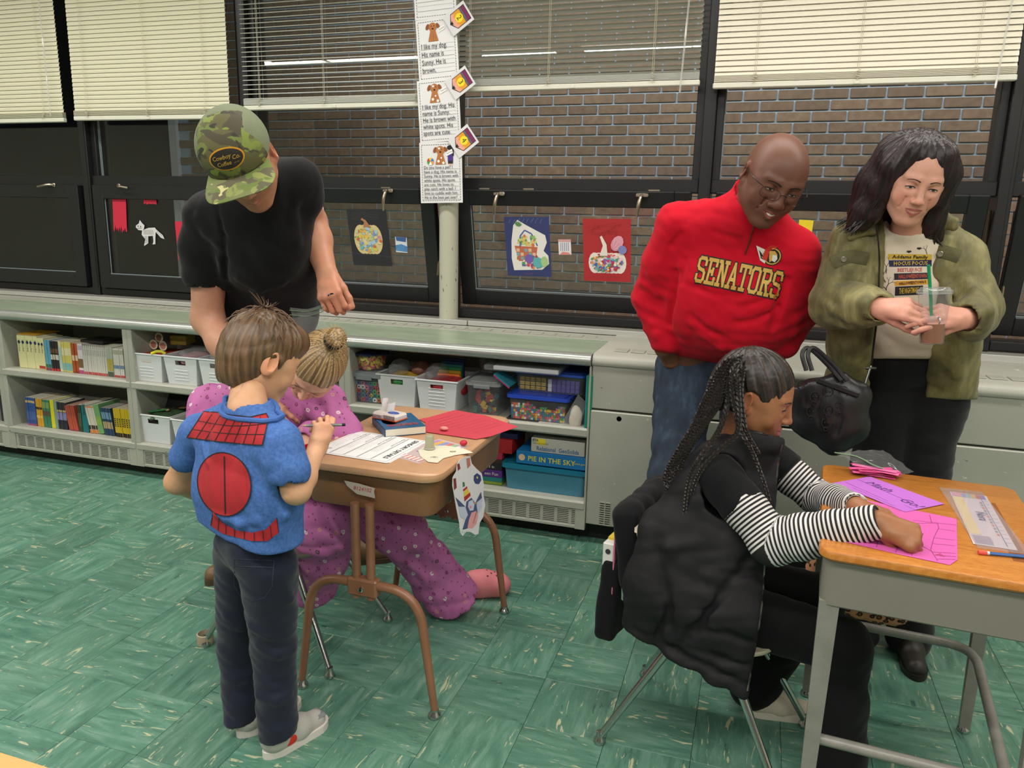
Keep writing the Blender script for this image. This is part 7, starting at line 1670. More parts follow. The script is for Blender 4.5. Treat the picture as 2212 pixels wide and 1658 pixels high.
for (x,y) in ((1748,825),(1740,866),(1768,890),(1800,878),(1836,880),(1760,925),(1800,920),(1825,915),(1795,950)):
    p=P(x,y,y=2.2); h=bb.ray_cast(p-ho,V(0,1,0))[0]
    if h: 
        m=MB(); c0=h+V(0,.0,0); m.tube([c0+V(.013*math.cos(a),-.001,.015*math.sin(a)+.004) for a in [2*PI*i/16 for i in range(16)]],.0022,5,closed=True); m.tube([c0+V(.006*math.cos(a),-.001,-.014+.006*math.sin(a)) for a in [2*PI*i/10 for i in range(10)]],.0018,5,closed=True)
        for q in (-1,1): m.ball(c0+V(q*.005,-.001,.004),.003,6,4)
        m.build('embossed_oval',BL,hb_,True)
pts=[P(1893,486,y=2.42),P(1899,540,y=2.435),P(1899,600,y=2.455),P(1895,680,y=2.47),P(1888,740,y=2.48),P(1882,790,y=2.46)]
st=MB(); st.X=Matrix.Translation(-ho); st.tube(spline(pts,6),.0135,8,flat=.2); st.build('shoulder_strap',BL,hb_,True,30)
relo(MB()).tube([P(1882,790,y=2.455),P(1878,800,y=2.45),P(1868,832,y=2.43)],.004,8).tube([P(1870,795,y=2.452),P(1893,795,y=2.452)],.004,6).build('strap_clip',M('gunmetal','5a5a58',.3,1),hb_,True)
# iced drink
cb=P(2012,742,y=2.245); ct_=P(2019,632,y=2.25); ax_=(ct_-cb); hh=ax_.length; R=Vector((0,0,1)).rotation_difference(ax_.normalized()).to_matrix()
cup=empty('iced_drink',cb,0,'clear plastic cup of iced tea with a lid and green straw in both hands','cup')
MB().lathe([(.0,0),(.026,0),(.029,.003),(.033,hh*.5),(.039,hh)],(0,0,0),28,R=R).build('cup',CLR,cup,True)
MB().lathe([(0,.003),(.0255,.003),(.0305,hh*.40),(0,hh*.40)],(0,0,0),24,R=R).build('tea',M('iced_tea','8f4f22',.15,spec=.5),cup,True,30)
MB().lathe([(.043,hh-.002),(.043,hh+.006),(.038,hh+.008),(.034,hh+.014),(.006,hh+.015)],(0,0,0),28,R=R).build('lid',glassmat('clear_lid2',(.86,.9,.92),1.5,.05,.12),cup,True)
ib=MB(); r=random.Random(3)
for i in range(9): q=R@Vector((r.uniform(-.017,.017),r.uniform(-.017,.017),hh*.36+r.uniform(0,.022))); ib.box(q-V(.008,.008,.008),q+V(.008,.008,.008),.002)
ib.build('ice',glassmat('ice','e' and (.9,.92,.94),1.3,.1,.15),cup)['kind']='stuff'
MB().tube([P(2006,572,y=2.235)-cb,P(2011,650,y=2.245)-cb,P(2012,730,y=2.25)-cb],.0042,10).build('straw',M('straw_green','0f8a5c',.4),cup,True)
# ================================================================ bending man in black with a camouflage cap
nb=P(560,400,y=1.95); hc=P(521,342,y=1.80)
Mh=headM(hc,(.50,-.68,-.80),(-.22,-.3,1),1.05)
hp,hcC,hb=head(Mh,P(562,392,y=1.99),'c48d72',dict(neckr=.06,ear=1.15,stubble='8f5a3c',chub=.2,jaw=1.05))
sR=P(455,470,y=2.02); sL=P(640,395,y=2.06); eR=P(448,688,y=2.06); wR=P(566,862,y=1.96); eL=P(671,480,y=2.2); wL=P(706,590,y=2.10)
pel=P(572,770,y=2.38); hipR=Vector((pel.x-.085,2.38,.88)); hipL=Vector((pel.x+.085,2.4,.88)); kR=Vector((-1.72,2.36,.47)); kL=Vector((-1.55,2.42,.47)); aR=Vector((-1.86,2.42,.09)); aL=Vector((-1.56,2.50,.09))
B=Sdf(*bounds([nb,sR,sL,hipR,hipL,aR,aL,pel],.14),.012); torso(B,[(hipR,.07),(P(530,620,y=2.27),.07),(sR+V(.06,.05,-.02),.05)],[(hipL,.07),(P(600,600,y=2.27),.07),(sL+V(-.05,.05,-.02),.05)]); B.cap(nb,P(555,470,y=2.08),.05,.09,k=.05)
B.path([hipR,kR,aR],[.07,.055,.04],k=.03); B.path([hipL,kL,aL],[.07,.055,.04],k=.03); bv_,bf=B.mesh()
# right arm reaching down to the desk
S=Sdf(*bounds([sR,eR,wR,P(645,960,y=1.9)],.085),.0036); S.path([sR,(sR+eR)/2,eR],[.058,.056,.047],k=.03); S.path([eR,eR.lerp(wR,.3),wR],[.046,.047,.029],k=.03)
ft=P(648,962,y=1.875); HR=wristM(wR,ft-wR,(.05,-.8,.6)); hand_prims(S,HR,-1,curl=(.25,.3,.45,.6),pip=(.35,.45,.6,.7),spread=.07,thumb=(.6,.25,.2),s=1.03); a1=S.mesh()
S=Sdf(*bounds([sL,eL,wL,P(716,680,y=2.05)],.085),.0036); S.path([sL,eL],[.055,.048],k=.03); S.path([eL,eL.lerp(wL,.35),wL],[.047,.046,.031],k=.03)
HL=wristM(wL,P(716,660,y=2.03)-wL,(.15,-.95,.2)); hand_prims(S,HL,1,curl=(.75,.9,.9,.8),pip=(1.1,1.0,1.0,1.0),spread=.07,thumb=(.35,.5,.3),s=1.03); a2=S.mesh()
CM=person([hp,(bv_,bf),a1,a2],[hcC,paint(bv_,'c48d72'),paint(a1[0],'c8937a',[(wR+V(.02,-.05,-.06),.07,'c87f6a',.5)]),paint(a2[0],'c68c70',[(P(716,650,y=2.03),.06,'c87a64',.5)])],'man in a black t-shirt and camouflage cap bending over the child in pink')
face(CM,hb,Mh,'8a6848','b5705e',openz=.001,smile=.2)
rg=MB().tube([HL@Vector((.0-.009+.012*math.cos(a),.098,.004+.012*math.sin(a))) for a in [2*PI*i/14 for i in range(14)]],.004,6,closed=True); rg.build('ring',M('dark_ring','26242a',.2,.8),CM,True)
# t-shirt
S=Sdf(*bounds([nb,sR,sL,pel,eR],.16),.006)
torso(S,[(P(505,775,y=2.36),.105),(P(522,660,y=2.28),.12),(P(515,560,y=2.18),.125),(P(500,490,y=2.10),.10)],[(P(618,775,y=2.38),.095),(P(602,660,y=2.28),.115),(P(602,560,y=2.18),.125),(P(605,465,y=2.11),.105)],.08)
S.cap(sR,P(540,430,y=2.03),.07,.085,k=.05); S.cap(sL,P(575,405,y=2.04),.066,.085,k=.05); S.cap(P(555,470,y=2.10),nb+V(0,.03,-.01),.12,.075,k=.05); S.ell(P(560,520,y=2.05),(.15,.10,.14),k=.08)
S.path([sR,P(446,535,y=2.03),P(445,588,y=2.04)],[.072,.074,.071],k=.03); S.path([sL,P(655,425,y=2.10)],[.068,.066],k=.03)
S.cap(P(444,596,y=2.04),P(446,640,y=2.045),.062,.062,k=.004,op='sub'); S.plane(P(446,600,y=2.04),(0,0,-1)) if False else None
for pts,r in (([(430,470),(450,500),(470,520)],.012),([(560,640),(600,690),(640,720)],.014),([(520,600),(560,620),(610,610)],.010),([(500,690),(550,720),(620,715)],.012),([(640,420),(630,470),(640,520)],.012),([(480,560),(490,620)],.012),([(590,340),(640,370)],.01)): S.fold(pts,r,.35,'add',.02)
for pts,r in (([(483,510),(486,560),(487,600)],.012),([(468,440),(476,480),(483,510)],.008)): S.fold(pts,r,.4)
S.wrinkle(.004,14,41); 
S.ell(P(535,395,y=1.85),(.075,.10,.085),k=.01,op='sub')
S.plane(P(560,742,y=2.3),(.1,-.3,-1),k=.01)
sh=sdfobj('t_shirt',S,cloth('black_tee','101013',.85,var=.12,sheen=.08),CM)
# sleeve hem: trim with matching ring
# jeans
S=Sdf(*bounds([pel,hipR,hipL,kR,kL,aR,aL],.15),.008); S.cap(pel+V(-.06,0,0),pel+V(.06,.01,0),.115,.115,k=.04); S.path([hipR,kR,aR+V(0,0,-.03)],[.1,.08,.07],k=.03); S.path([hipL,kL,aL+V(0,0,-.03)],[.1,.08,.07],k=.03); S.wrinkle(.004,16,8); S.plane((0,0,P(600,722,y=2.3).z),(0,0,1)); sdfobj('jeans',S,DEN,CM)
sp=P(652,1232,z=0); tp_=P(770,1222,z=0); shoe('boot',wristM((aL.x-.0,aL.y+.02,0),(tp_-sp),(0,0,1)),.28,'6d5336','4a3a28',CM,1.1); shoe('boot',wristM((aR.x,aR.y+.06,0),(-.1,-1,0),(0,0,1)),.28,'6d5336','4a3a28',CM,1.1)
# cap in head frame: crown + bill
def camo(name,pal):
    if name in _mats: return _mats[name]
    m,t=newmat(name); co=t.coord('Object',(1,1,1.6)); c=lin(pal[0]); 
    for i,(pc,sc,th) in enumerate(pal[1:]):
        o=t.add('ShaderNodeVectorMath',operation='ADD'); t.link(co,o.inputs[0]); o.inputs[1].default_value=(3.1*i,1.7*i,5.3*i); k=t.ramp(t.noise(o.outputs[0],sc,2,.45,.5),[(th,(0,0,0)),(th+.012,(1,1,1))]); c=t.mix(k,c,lin(pc))
    t.link(c,t.bs.inputs['Base Color']); t.bs.inputs['Roughness'].default_value=.75; t.bump(t.noise(t.coord(),330,2),.1,.0008); _mats[name]=m; return m
CAMO=camo('camouflage',['5e5a38',('6f7a3c',17,.53),('4a4432',14,.55),('7d8a3e',20,.60),('35322a',16,.62)])
CAMOB=camo('camouflage_bill',['747a4c',('8a9152',18,.52),('5f5a44',15,.55),('6a7a3c',22,.58),('c9c188',26,.665)])
MESHC=M('cap_mesh','7c8466',.8,bump=.9,bs=420,var=.12,vs=20)
S=Sdf((-.11,-.13,-.03),(.11,.13,.16),.0036); S.ell((0,-.012,.036),(.087,.104,.092),k=0); S.ell((0,.02,.05),(.078,.075,.082),k=.03); S.ell((0,-.012,.01),(.080,.098,.072),k=.0,op='sub'); S.plane((0,0,.024),(0,-.12,-1),k=.002)
v,f=S.mesh(); me=np_mesh('crown',[(xf(Mh,v),f)],CAMO); me.materials.append(MESHC)
cy=np.array([v[q].mean(0) for q in f]); mi=((cy[:,1]+.25*np.abs(cy[:,0])<-.01)|((np.abs(cy[:,0])>.058)&(cy[:,1]<.045))).astype(np.int32); me.polygons.foreach_set('material_index',mi)
cap_=link('cap',me,CM)
mb=MB(); nu=20; nv=6
for side in (0,1):
    for i in range(nu+1):
        for j in range(nv+1):
            a=(-1+2*i/nu); u_=j/nv; ang=a*1.22; bx_=.083*math.sin(ang); by=.024+.070*math.cos(ang)*1.08; ex=.092*math.sin(a*1.5)*.98; ey=.105+.060*(1-abs(a)**3.2)
            x=bx_*(1-u_)+ex*u_; y=by*(1-u_)+ey*u_; z=.024+.004-.0*u_-.010*(a*a)-.006*u_*u_-(.0025 if side else 0); mb.v.append(Mh@Vector((x,y,z)))
K=(nu+1)*(nv+1)
for i in range(nu):
    for j in range(nv):
        q=[i*(nv+1)+j,(i+1)*(nv+1)+j,(i+1)*(nv+1)+j+1,i*(nv+1)+j+1]; mb.f.append(q[::-1]); mb.f.append([K+w_ for w_ in q])
for i in range(nu): a,b=i*(nv+1)+nv,(i+1)*(nv+1)+nv; mb.f.append([a,b,K+b,K+a])
mb.mi=[0]*len(mb.f); mb.build('bill',CAMOB,cap_,True,60)
MB().ball(Mh@Vector((0,-.008,.130)),(.009,.009,.005),12,6).build('button',CAMO,cap_,True)
cbv=BVHTree.FromPolygons([Vector(q) for q in v],[tuple(q) for q in f])
def capd(mb,vs,fs,off):
    """vs (x,z) on the front of the crown; projected along head -y/-z"""
    o=[]
    for p in vs:
        d=Vector((0,-1,-.35)).normalized(); q=Vector((p[0]*1,.16,p[1]))-d*0; h=cbv.ray_cast(q,d); o.append(Mh@((h[0] if h[0] else Vector((p[0],.09,p[1]-.03)))-d*off))
    mb._add(o,fs)
def ellf(cx,cz,a,b,n=28,rings=4): 
    vs=[(cx,cz)]; fs=[]
    for r_ in range(1,rings+1):
        for k in range(n): t_=2*PI*k/n; vs.append((cx+a*r_/rings*math.cos(t_),cz+b*r_/rings*math.sin(t_)))
    for k in range(n): fs.append((0,1+k,1+(k+1)%n))
    for r_ in range(rings-1):
        for k in range(n): fs.append((1+r_*n+k,1+(r_+1)*n+k,1+(r_+1)*n+(k+1)%n,1+r_*n+(k+1)%n))
    return vs,fs
cz0=.104
for nm,a,b,mt,of in (('patch_border',.043,.029,M('patch_gold','d09020',.5),.0012),('patch',.0395,.0255,M('patch_black','241d18',.6),.002)):
    mb=MB(); vs,fs=ellf(0,cz0,a,b); capd(mb,vs,fs,of); mb.build(nm,mt,cap_)
mb=MB()
for tx,sz,x,z in (('Cowboy',.0150,-.010,cz0+.003),('Coffee',.0150,-.010,cz0-.0135),('Co.',.0150,.0235,cz0-.004),('EST. MT',.0040,.020,cz0-.014)):
    vs,fs=text_geo(tx,sz,.012 if sz>.01 else 0,'CENTER',2,.25); capd(mb,[(-(x+v_.x*.88),z+v_.y) for v_ in vs],fs,.0032)
mb.build('patch_lettering',M('patch_thread','b08a3a',.6),cap_)
# zip bag held in the left hand
zc_=P(690,665,y=2.04); zb2=empty('zip_bag',zc_,0,'empty clear zip bag pinched in the left hand of the bending man','bag'); mb=MB(); c4=[P(626,664,y=2.05),P(700,656,y=2.03),P(702,720,y=2.03),P(632,726,y=2.05)]
for i in range(9):
    for j in range(7): u_,w_=i/8,j/6; q=c4[0].lerp(c4[1],u_).lerp(c4[3].lerp(c4[2],u_),w_); q.y+=.01*math.sin(u_*6+w_*3); q.z-=.01*math.sin(u_*PI)*(1-w_); mb.v.append(q-zc_)
mb.f=[[i*7+j,(i+1)*7+j,(i+1)*7+j+1,i*7+j+1] for i in range(8) for j in range(6)]; mb.mi=[0]*len(mb.f); mb.build('bag_film',bagm(),zb2,True,80)
for k,dz in ((0,-.008),(1,-.022)): MB().tube([c4[0].lerp(c4[1],i/8)+V(0,.01*math.sin(i/8*6)-.002,dz-.01*math.sin(i/8*PI))-zc_ for i in range(9)],.0028,6,flat=.4).build('zip_seal',M('zip_green'),zb2,True)
# ================================================================ boy seen from behind in blue and red shirt
nb=P(535,868,y=1.50); hc=P(566,772,y=1.575); s_h=.93
Mh=headM(hc,(.44,.66,-.42),(.10,.18,1),s_h)
hp,hcC,hb=head(Mh,nb+V(-.01,-.01,-.02),'d2a07c',dict(neckr=.036,ear=1.15,chub=.7,jaw=.9,nose=.72,brow=.6))
sR=P(602,955,y=1.46); sL=P(432,935,y=1.60); eR=P(640,1058,y=1.46); wR=P(684,972,y=1.60); eL=P(383,1040,y=1.62); wL=P(450,1075,y=1.76)
pelv=P(545,1190,y=1.53); hipR=pelv+V(.06,-.02,-.03); hipL=pelv+V(-.055,.03,-.03)
aR=P(600,1575,y=1.50); aL=P(525,1560,y=1.54); kR=P(592,1400,y=1.525); kL=P(515,1395,y=1.575); aR.z=.075; aL.z=.075
B=Sdf(*bounds([nb,sR,sL,hipR,hipL,aR,aL],.1),.010); torso(B,[(hipR,.04),(P(580,1050,y=1.52),.035),(sR+V(-.02,.02,-.02),.03)],[(hipL,.04),(P(500,1050,y=1.58),.035),(sL+V(.03,.02,-.02),.03)],.03)
B.path([hipR,kR,aR],[.05,.038,.03],k=.02); B.path([hipL,kL,aL],[.05,.038,.03],k=.02); B.cap(nb,P(520,950,y=1.54),.03,.035,k=.02); bv_,bf=B.mesh()
S=Sdf(*bounds([nb,P(520,905,y=1.52)],.09),.004); S.cap(nb+(hc-nb)*.25,nb+V(0,.0,-.02),.034,.044,k=.02); S.cap(nb+V(0,.0,-.02),nb+V(0,.02,-.06),.044,.05,k=.02); nk=S.mesh()
S=Sdf(*bounds([sR,eR,wR,P(715,915,y=1.66)],.06),.003); S.path([sR,eR],[.036,.031],k=.02); S.path([eR,eR.lerp(wR,.3),wR],[.031,.030,.021],k=.02)
HR=wristM(wR,P(702,915,y=1.635)-wR,(.75,-.55,.3)); hand_prims(S,HR,-1,curl=(.5,.75,1.0,1.1),pip=(.8,1.0,1.2,1.2),spread=.05,thumb=(.3,.7,.2),s=.70,tcurl=.2,k=.005); a1=S.mesh()
S=Sdf(*bounds([sL,eL,wL],.07),.004); S.path([sL,eL],[.036,.031],k=.02); S.path([eL,wL],[.031,.022],k=.02); HL=wristM(wL,V(.5,.5,.1),(0,-.3,1)); hand_prims(S,HL,1,s=.7); a2=S.mesh()
BY=person([hp,(bv_,bf),nk,a1,a2],[hcC,paint(bv_,'d2a07c'),paint(nk[0],'d2a07c'),paint(a1[0],'d6a582',[(P(705,925,y=1.63),.05,'d88a70',.35)]),paint(a2[0],'d2a07c')],'small boy with short brown hair seen from behind, blue and red shirt, navy trousers')
face(BY,hb,Mh,'6a4a34','c07868',openz=.003)
# hair
S=Sdf((-.115,-.14,-.1),(.115,.12,.15),.0036); S.ell((0,-.014,.032),(.082,.101,.091),k=0); S.ell((0,-.045,-.02),(.070,.066,.072),k=.03); S.ell((0,-.05,-.06),(.05,.04,.05),k=.02); S.ell((0,.05,.07),(.06,.05,.045),k=.03)
for q in (-1,1): S.cap((q*.073,.015,.01),(q*.074,.012,-.03),.010,.007,k=.012)
for q in (-1,1): S.ell((q*.088,.002,-.022),(.028,.026,.034),k=.006,op='sub')
S.ell((0,.115,-.02),(.068,.065,.085),k=.01,op='sub'); S.cap((0,-.0,-.13),(0,-.02,-.2),.062,.07,k=.012,op='sub')
groove(S,(0,-.03,.12),(0,-.25,1),17,.0008,.03,2.5); S.wrinkle(.0022,55,3,(1,1,.5))
v,f=S.mesh(); cl=strands(v,(0,-.03,.12),(0,-.25,1),19,'513c29','6b5038',3,'7d6146',2.2); link('hair',np_mesh('hair',[(xf(Mh,v),f)],HM,[cl]),BY)
lk=MB(); r=random.Random(9)
for i in range(190):
    th=r.uniform(0,2*PI); ph=r.uniform(.0,1.25); d=Vector((math.sin(ph)*math.cos(th)*.088,math.sin(ph)*math.sin(th)*.106-.014,math.cos(ph)*.095+.036))
    if d.y>.07 and d.z<.06: continue
    n_=Vector((d.x,d.y+.014,d.z-.034)).normalized(); t_=(Vector((0,-.05,.14))-d); t_=-(t_-n_*t_.dot(n_)).normalized(); sw=n_.cross(t_)*r.uniform(-.35,.35)
    p0=d-n_*.004; p1=d+n_*.002+t_*.015+sw*.01; p2=d+n_*.0005+t_*.03+sw*.03-n_*.002; lk.tube([Mh@p0,Mh@p1,Mh@p2],[.0014,.0015,.0004],4)
for i in range(16):
    a=r.uniform(-.03,.03); b=r.uniform(-.03,.03); c=Vector((a*.3,-.05+b*.3,.125)); lk.tube([Mh@c,Mh@(c+Vector((a*.3,b*.5,.010))),Mh@(c+Vector((a+.01,b-.012,.017+r.uniform(0,.008))))],[.0016,.0011,.0003],4)
lk.build('hair_tufts',M('hair_brown','5e4430',.5),BY,True)['kind']='stuff'
# shirt
S=Sdf(*bounds([nb,sR,sL,P(545,1195,y=1.53),P(540,1100,y=1.45)],.09),.0046)
torso(S,[(P(590,1180,y=1.50),.075),(P(583,1060,y=1.49),.068),(P(580,975,y=1.475),.062)],[(P(500,1165,y=1.56),.074),(P(489,1050,y=1.555),.070),(P(478,955,y=1.56),.062)],.05)
S.path([P(545,1172,y=1.535),P(537,1050,y=1.525),P(530,975,y=1.52)],[.08,.075,.067],k=.06)
S.cap(sR,P(560,915,y=1.49),.048,.05,k=.035); S.cap(sL,P(505,905,y=1.55),.046,.05,k=.035); S.cap(P(530,940,y=1.52),nb+V(-.003,0,-.012),.07,.052,k=.03)
S.path([sR,P(624,1015,y=1.45)],[.047,.047],k=.02); S.path([sL,P(402,985,y=1.605)],[.045,.044],k=.02)
S.cap(P(627,1030,y=1.45),P(640,1070,y=1.45),.039,.039,k=.003,op='sub'); S.cap(P(396,998,y=1.61),P(380,1040,y=1.62),.036,.036,k=.003,op='sub')
S.cap(nb+V(.0,.0,.03),nb+V(.01,.02,.12),.060,.066,k=.003,op='sub')
for pts,r_ in (([(590,950),(582,1000),(590,1060)],.010),([(445,960),(455,1000)],.008),([(610,1060),(615,1110),(600,1150)],.010),([(470,1110),(520,1130),(560,1120)],.008),([(600,990),(620,1010)],.007)): S.fold(pts,r_,.35,'add',.015)
S.wrinkle(.0028,24,14); S.plane(P(545,1183,y=1.45),(-.06,.05,-1),k=.01)
BS,t=newmat('blue_shirt'); n=t.noise(t.coord(),120,3,.7); t.link(t.ramp(n,[(.3,lin('365a9c')),(.7,lin('4f78bc'))]),t.bs.inputs['Base Color']); t.bs.inputs['Roughness'].default_value=.85; t.bump(t.noise(t.coord(),300,2),.15,.001)
sh=sdfobj('shirt',S,BS,BY); sb=bvh_of(sh.data)
ring=MB(); pts=[]
for i in range(30):
    a=2*PI*i/30; d=V(math.cos(a),math.sin(a),0); h=sb.ray_cast(nb+d*.2+V(0,0,-.02+.012*math.sin(a)),-d); pts.append((h[0] if h[0] else nb+d*.055)+V(0,0,.006))
MB().tube(pts,.0065,8,closed=True).build('neckband',M('neck_blue','3f66aa',.85),sh,True)
# printed panels: projected along the view of his back
Xs=frame(P(520,1050,y=1.45),P(600,1062,y=1.41)-P(440,1040,y=1.51),V(0,0,1)); dirb=P(520,1050,y=1.5)-Vector((0,0,CAMZ)); dirb.normalize()
def pxy(px,py): q=P(px,py,y=1.0); return q
def dr(mb,pts,off,fs=None):
    o=[]; last=None
    for px,py in pts:
        q=P(px,py,y=1.0); d=(q-Vector((0,0,CAMZ))).normalized(); h=sb.ray_cast(q,d); last=h[0]-d*off if h[0] else (last or P(px,py,y=1.5)); o.append(last)
    mb._add(o,fs)
def region(mb,top,bot,off,nu=64,nv=28):
    off+=.0022
    """fill between two polylines (same x order)"""
    def at(l,u):
        n=len(l)-1; i=min(int(u*n),n-1); f_=u*n-i; return (l[i][0]+(l[i+1][0]-l[i][0])*f_,l[i][1]+(l[i+1][1]-l[i][1])*f_)
    pts=[]
    for i in range(nu+1):
        a,b=at(top,i/nu),at(bot,i/nu)
        for j in range(nv+1): pts.append((a[0]+(b[0]-a[0])*j/nv,a[1]+(b[1]-a[1])*j/nv))
    dr(mb,pts,off,[(i*(nv+1)+j,(i+1)*(nv+1)+j,(i+1)*(nv+1)+j+1,i*(nv+1)+j+1) for i in range(nu) for j in range(nv)])
def pline(mb,pts,w,off):
    P2=[]; 
    for (x0,y0),(x1,y1) in zip(pts,pts[1:]):
        n=max(1,int(math.hypot(x1-x0,y1-y0)/6)); P2+=[(x0+(x1-x0)*k/n,y0+(y1-y0)*k/n) for k in range(n)]
    P2.append(pts[-1]); o=[]
    for i,(x,y) in enumerate(P2):
        a,b=P2[max(i-1,0)],P2[min(i+1,len(P2)-1)]; dx,dy=b[0]-a[0],b[1]-a[1]; L=math.hypot(dx,dy) or 1; o+=[(x-dy/L*w,y+dx/L*w),(x+dy/L*w,y-dx/L*w)]
    dr(mb,o,off,[(2*i,2*i+1,2*i+3,2*i+2) for i in range(len(P2)-1)])
RP=M('panel_red','b3202a',.75,var=.08,vs=30); KP=M('panel_black','1c1a20',.75)
yt=[(440,888),(470,890),(500,896),(540,900),(575,892),(580,902)]; yb=[(403,945),(430,948),(470,953),(510,957),(545,960),(566,961)]
m=MB(); region(m,yt,yb,.0012); region(m,[(460,1105),(480,1128),(510,1145),(545,1150),(575,1143),(598,1118)],[(455,1135),(480,1152),(510,1160),(545,1168),(578,1168),(602,1150)],.0012)
el=[]; 
for k in range(40): a=2*PI*k/40; el.append((484+58*math.cos(a)*(1+.03*math.cos(3*a)),1046+69*math.sin(a)+6*math.cos(a)))
top=[(484+58*math.cos(PI-PI*i/20),1044-67*math.sin(PI*i/20)+.1*(58*math.cos(PI-PI*i/20))) for i in range(21)]; bot=[(484+58*math.cos(PI-PI*i/20),1044+70*math.sin(PI*i/20)+.1*(58*math.cos(PI-PI*i/20))) for i in range(21)]
region(m,top,bot,.0014,40,40); m.build('red_panel',RP,sh)
m=MB(); pline(m,yt+[ (566,961)]+yb[::-1]+[yt[0]],1.0,.0055); pline(m,top+bot[::-1]+[top[0]],1.1,.0055); pline(m,[(484,985),(486,1110)],1.2,.0055)
for i in range(1,8):
    u=i/8; a=(440+(580-440)*u,890+8*math.sin(u*PI)+6*u); b=(403+(566-403)*u,945+16*u); pline(m,[a,b],.7,.0055)
for j in (1,2): f_=j/3; pline(m,[(440*(1-f_)+403*f_+ (140*(1-f_)+163*f_)*u,(890+12*math.sin(u*PI))*(1-f_)+(945+16*u)*f_) for u in [k/10 for k in range(11)]],.7,.0055)
for i in range(9): u=i/8; n5=5*u; i0=min(int(n5),4); T=[(460,1105),(480,1128),(510,1145),(545,1150),(575,1143),(598,1118)]; Bq=[(455,1135),(480,1152),(510,1160),(545,1168),(578,1168),(602,1150)]; f_=n5-i0; pline(m,[(T[i0][0]+(T[i0+1][0]-T[i0][0])*f_,T[i0][1]+(T[i0+1][1]-T[i0][1])*f_),(Bq[i0][0]+(Bq[i0+1][0]-Bq[i0][0])*f_,Bq[i0][1]+(Bq[i0+1][1]-Bq[i0][1])*f_)],.7,.0055)
m.build('panel_lines',KP,sh)
# trousers
NV=cloth('navy_trousers','1b2030',.8,var=.1)
S=Sdf(*bounds([pelv,hipR,hipL,kR,kL,aR,aL],.1),.005); S.cap(pelv+V(.028,-.015,.02),pelv+V(-.028,.018,.02),.077,.077,k=.03); S.path([hipR,kR,aR+V(0,0,-.05)],[.073,.054,.049],k=.02); S.path([hipL,kL,aL+V(0,0,-.05)],[.070,.052,.047],k=.02)
for pts,r_ in (([(560,1390),(600,1410),(630,1400)],.010),([(545,1350),(580,1370)],.008),([(560,1500),(600,1510),(625,1495)],.008),([(490,1330),(520,1350)],.008),([(600,1230),(625,1290)],.008)): S.fold(pts,r_,.35,'add',.015)
S.wrinkle(.003,22,17,(1,1,1.4)); S.plane((0,0,.038),(.12,.1,-1),k=.004); S.plane((0,0,P(545,1160,y=1.45).z),(0,0,1)); tr=sdfobj('trousers',S,NV,BY); tb_=bvh_of(tr.data)
pk=[(505,1207),(592,1210),(588,1265),(572,1290),(545,1298),(520,1288),(506,1265),(505,1207)]; m=MB(); sb_s=sb; sb=tb_; pline(m,pk,.8,.0012); pline(m,[(505,1222),(592,1225)],.8,.0012); m.build('pocket_seam',M('seam_navy','2c3448',.8),tr); sb=sb_s
# shoes with red patch
th=P(575,1636,z=0); tt=P(697,1562,z=0); dirs=(tt-th)
s1=shoe('sneaker',wristM((aR.x-.022,aR.y-.03,0),dirs,(0,0,1)),.195,'b9b4ae','ded6d0',BY,.92)
M1=wristM((aR.x-.022,aR.y-.03,0),dirs,(0,0,1)); m=MB(); m.X=M1; m.box((-.024,.135,.034),(.024,.185,.048),.008); m.build('toe_panel',M('sneaker_grey','7f8284',.5),s1)
m=MB(); m.X=M1; m.ball((.0305,.06,.036),(.006,.026,.015),12,8); m.build('red_patch',M('sneaker_red','d8301c',.5),s1,True)
for k in range(3): m=MB(); m.X=M1; m.tube([(-.02,.1+.012*k,.058-.004*k),(0,.1+.012*k,.066-.004*k),(.02,.1+.012*k,.058-.004*k)],.0035,6); m.build('lace',M('lace_white','d8d4d0',.7),s1,True)
shoe('sneaker',wristM((aL.x-.0,aL.y-.022,0),dirs,(0,0,1)),.195,'b9b4ae','ded6d0',BY,.92)
# pencil
a=P(652,919,y=1.60); b=P(746,917,y=1.66); pc=empty('pencil',a,0,'patterned pencil held by the boy with short brown hair','pencil'); d_=b-a
MB().tube([tuple(d_*0),tuple(d_*.1)],[.0006,.0036],6).build('tip',M('pencil_wood','c9a878',.6),pc,True); MB().tube([tuple(d_*.1),tuple(d_*.92)],.0037,6).build('shaft',M('pencil_pattern','8f8f8a',.4,var=.9,vs=90),pc); MB().tube([tuple(d_*.92),tuple(d_)],.0037,6).build('ferrule',M('ink_1a1614','1a1614',.75),pc)
# ================================================================ child in pink with a hair bun, seated at the brown desk
PK,t=newmat('pink_floral'); co=t.coord(); sx_=t.add('ShaderNodeSeparateXYZ'); t.link(co,sx_.inputs[0]); cb_=t.add('ShaderNodeCombineXYZ'); t.link(t.math('ADD',sx_.outputs[0],t.math('MULTIPLY',sx_.outputs[1],.6)),cb_.inputs[0]); t.link(t.math('ADD',sx_.outputs[2],t.math('MULTIPLY',sx_.outputs[1],.35)),cb_.inputs[1])
v=t.add('ShaderNodeTexVoronoi',voronoi_dimensions='2D'); v.inputs['Scale'].default_value=18; t.link(cb_.outputs[0],v.inputs['Vector'])
base=t.ramp(t.noise(co,12,3),[(.3,lin('b2609a')),(.7,lin('bf6fa8'))]); sep=t.add('ShaderNodeSeparateColor'); t.link(v.outputs['Color'],sep.inputs[0])
wob=t.math('ADD',v.outputs['Distance'],t.math('MULTIPLY',t.noise(co,130,1),.16)); msk=t.ramp(wob,[(.19,(1,1,1)),(.215,(0,0,0))]); ctr=t.ramp(wob,[(.115,(1,1,1)),(.13,(0,0,0))])
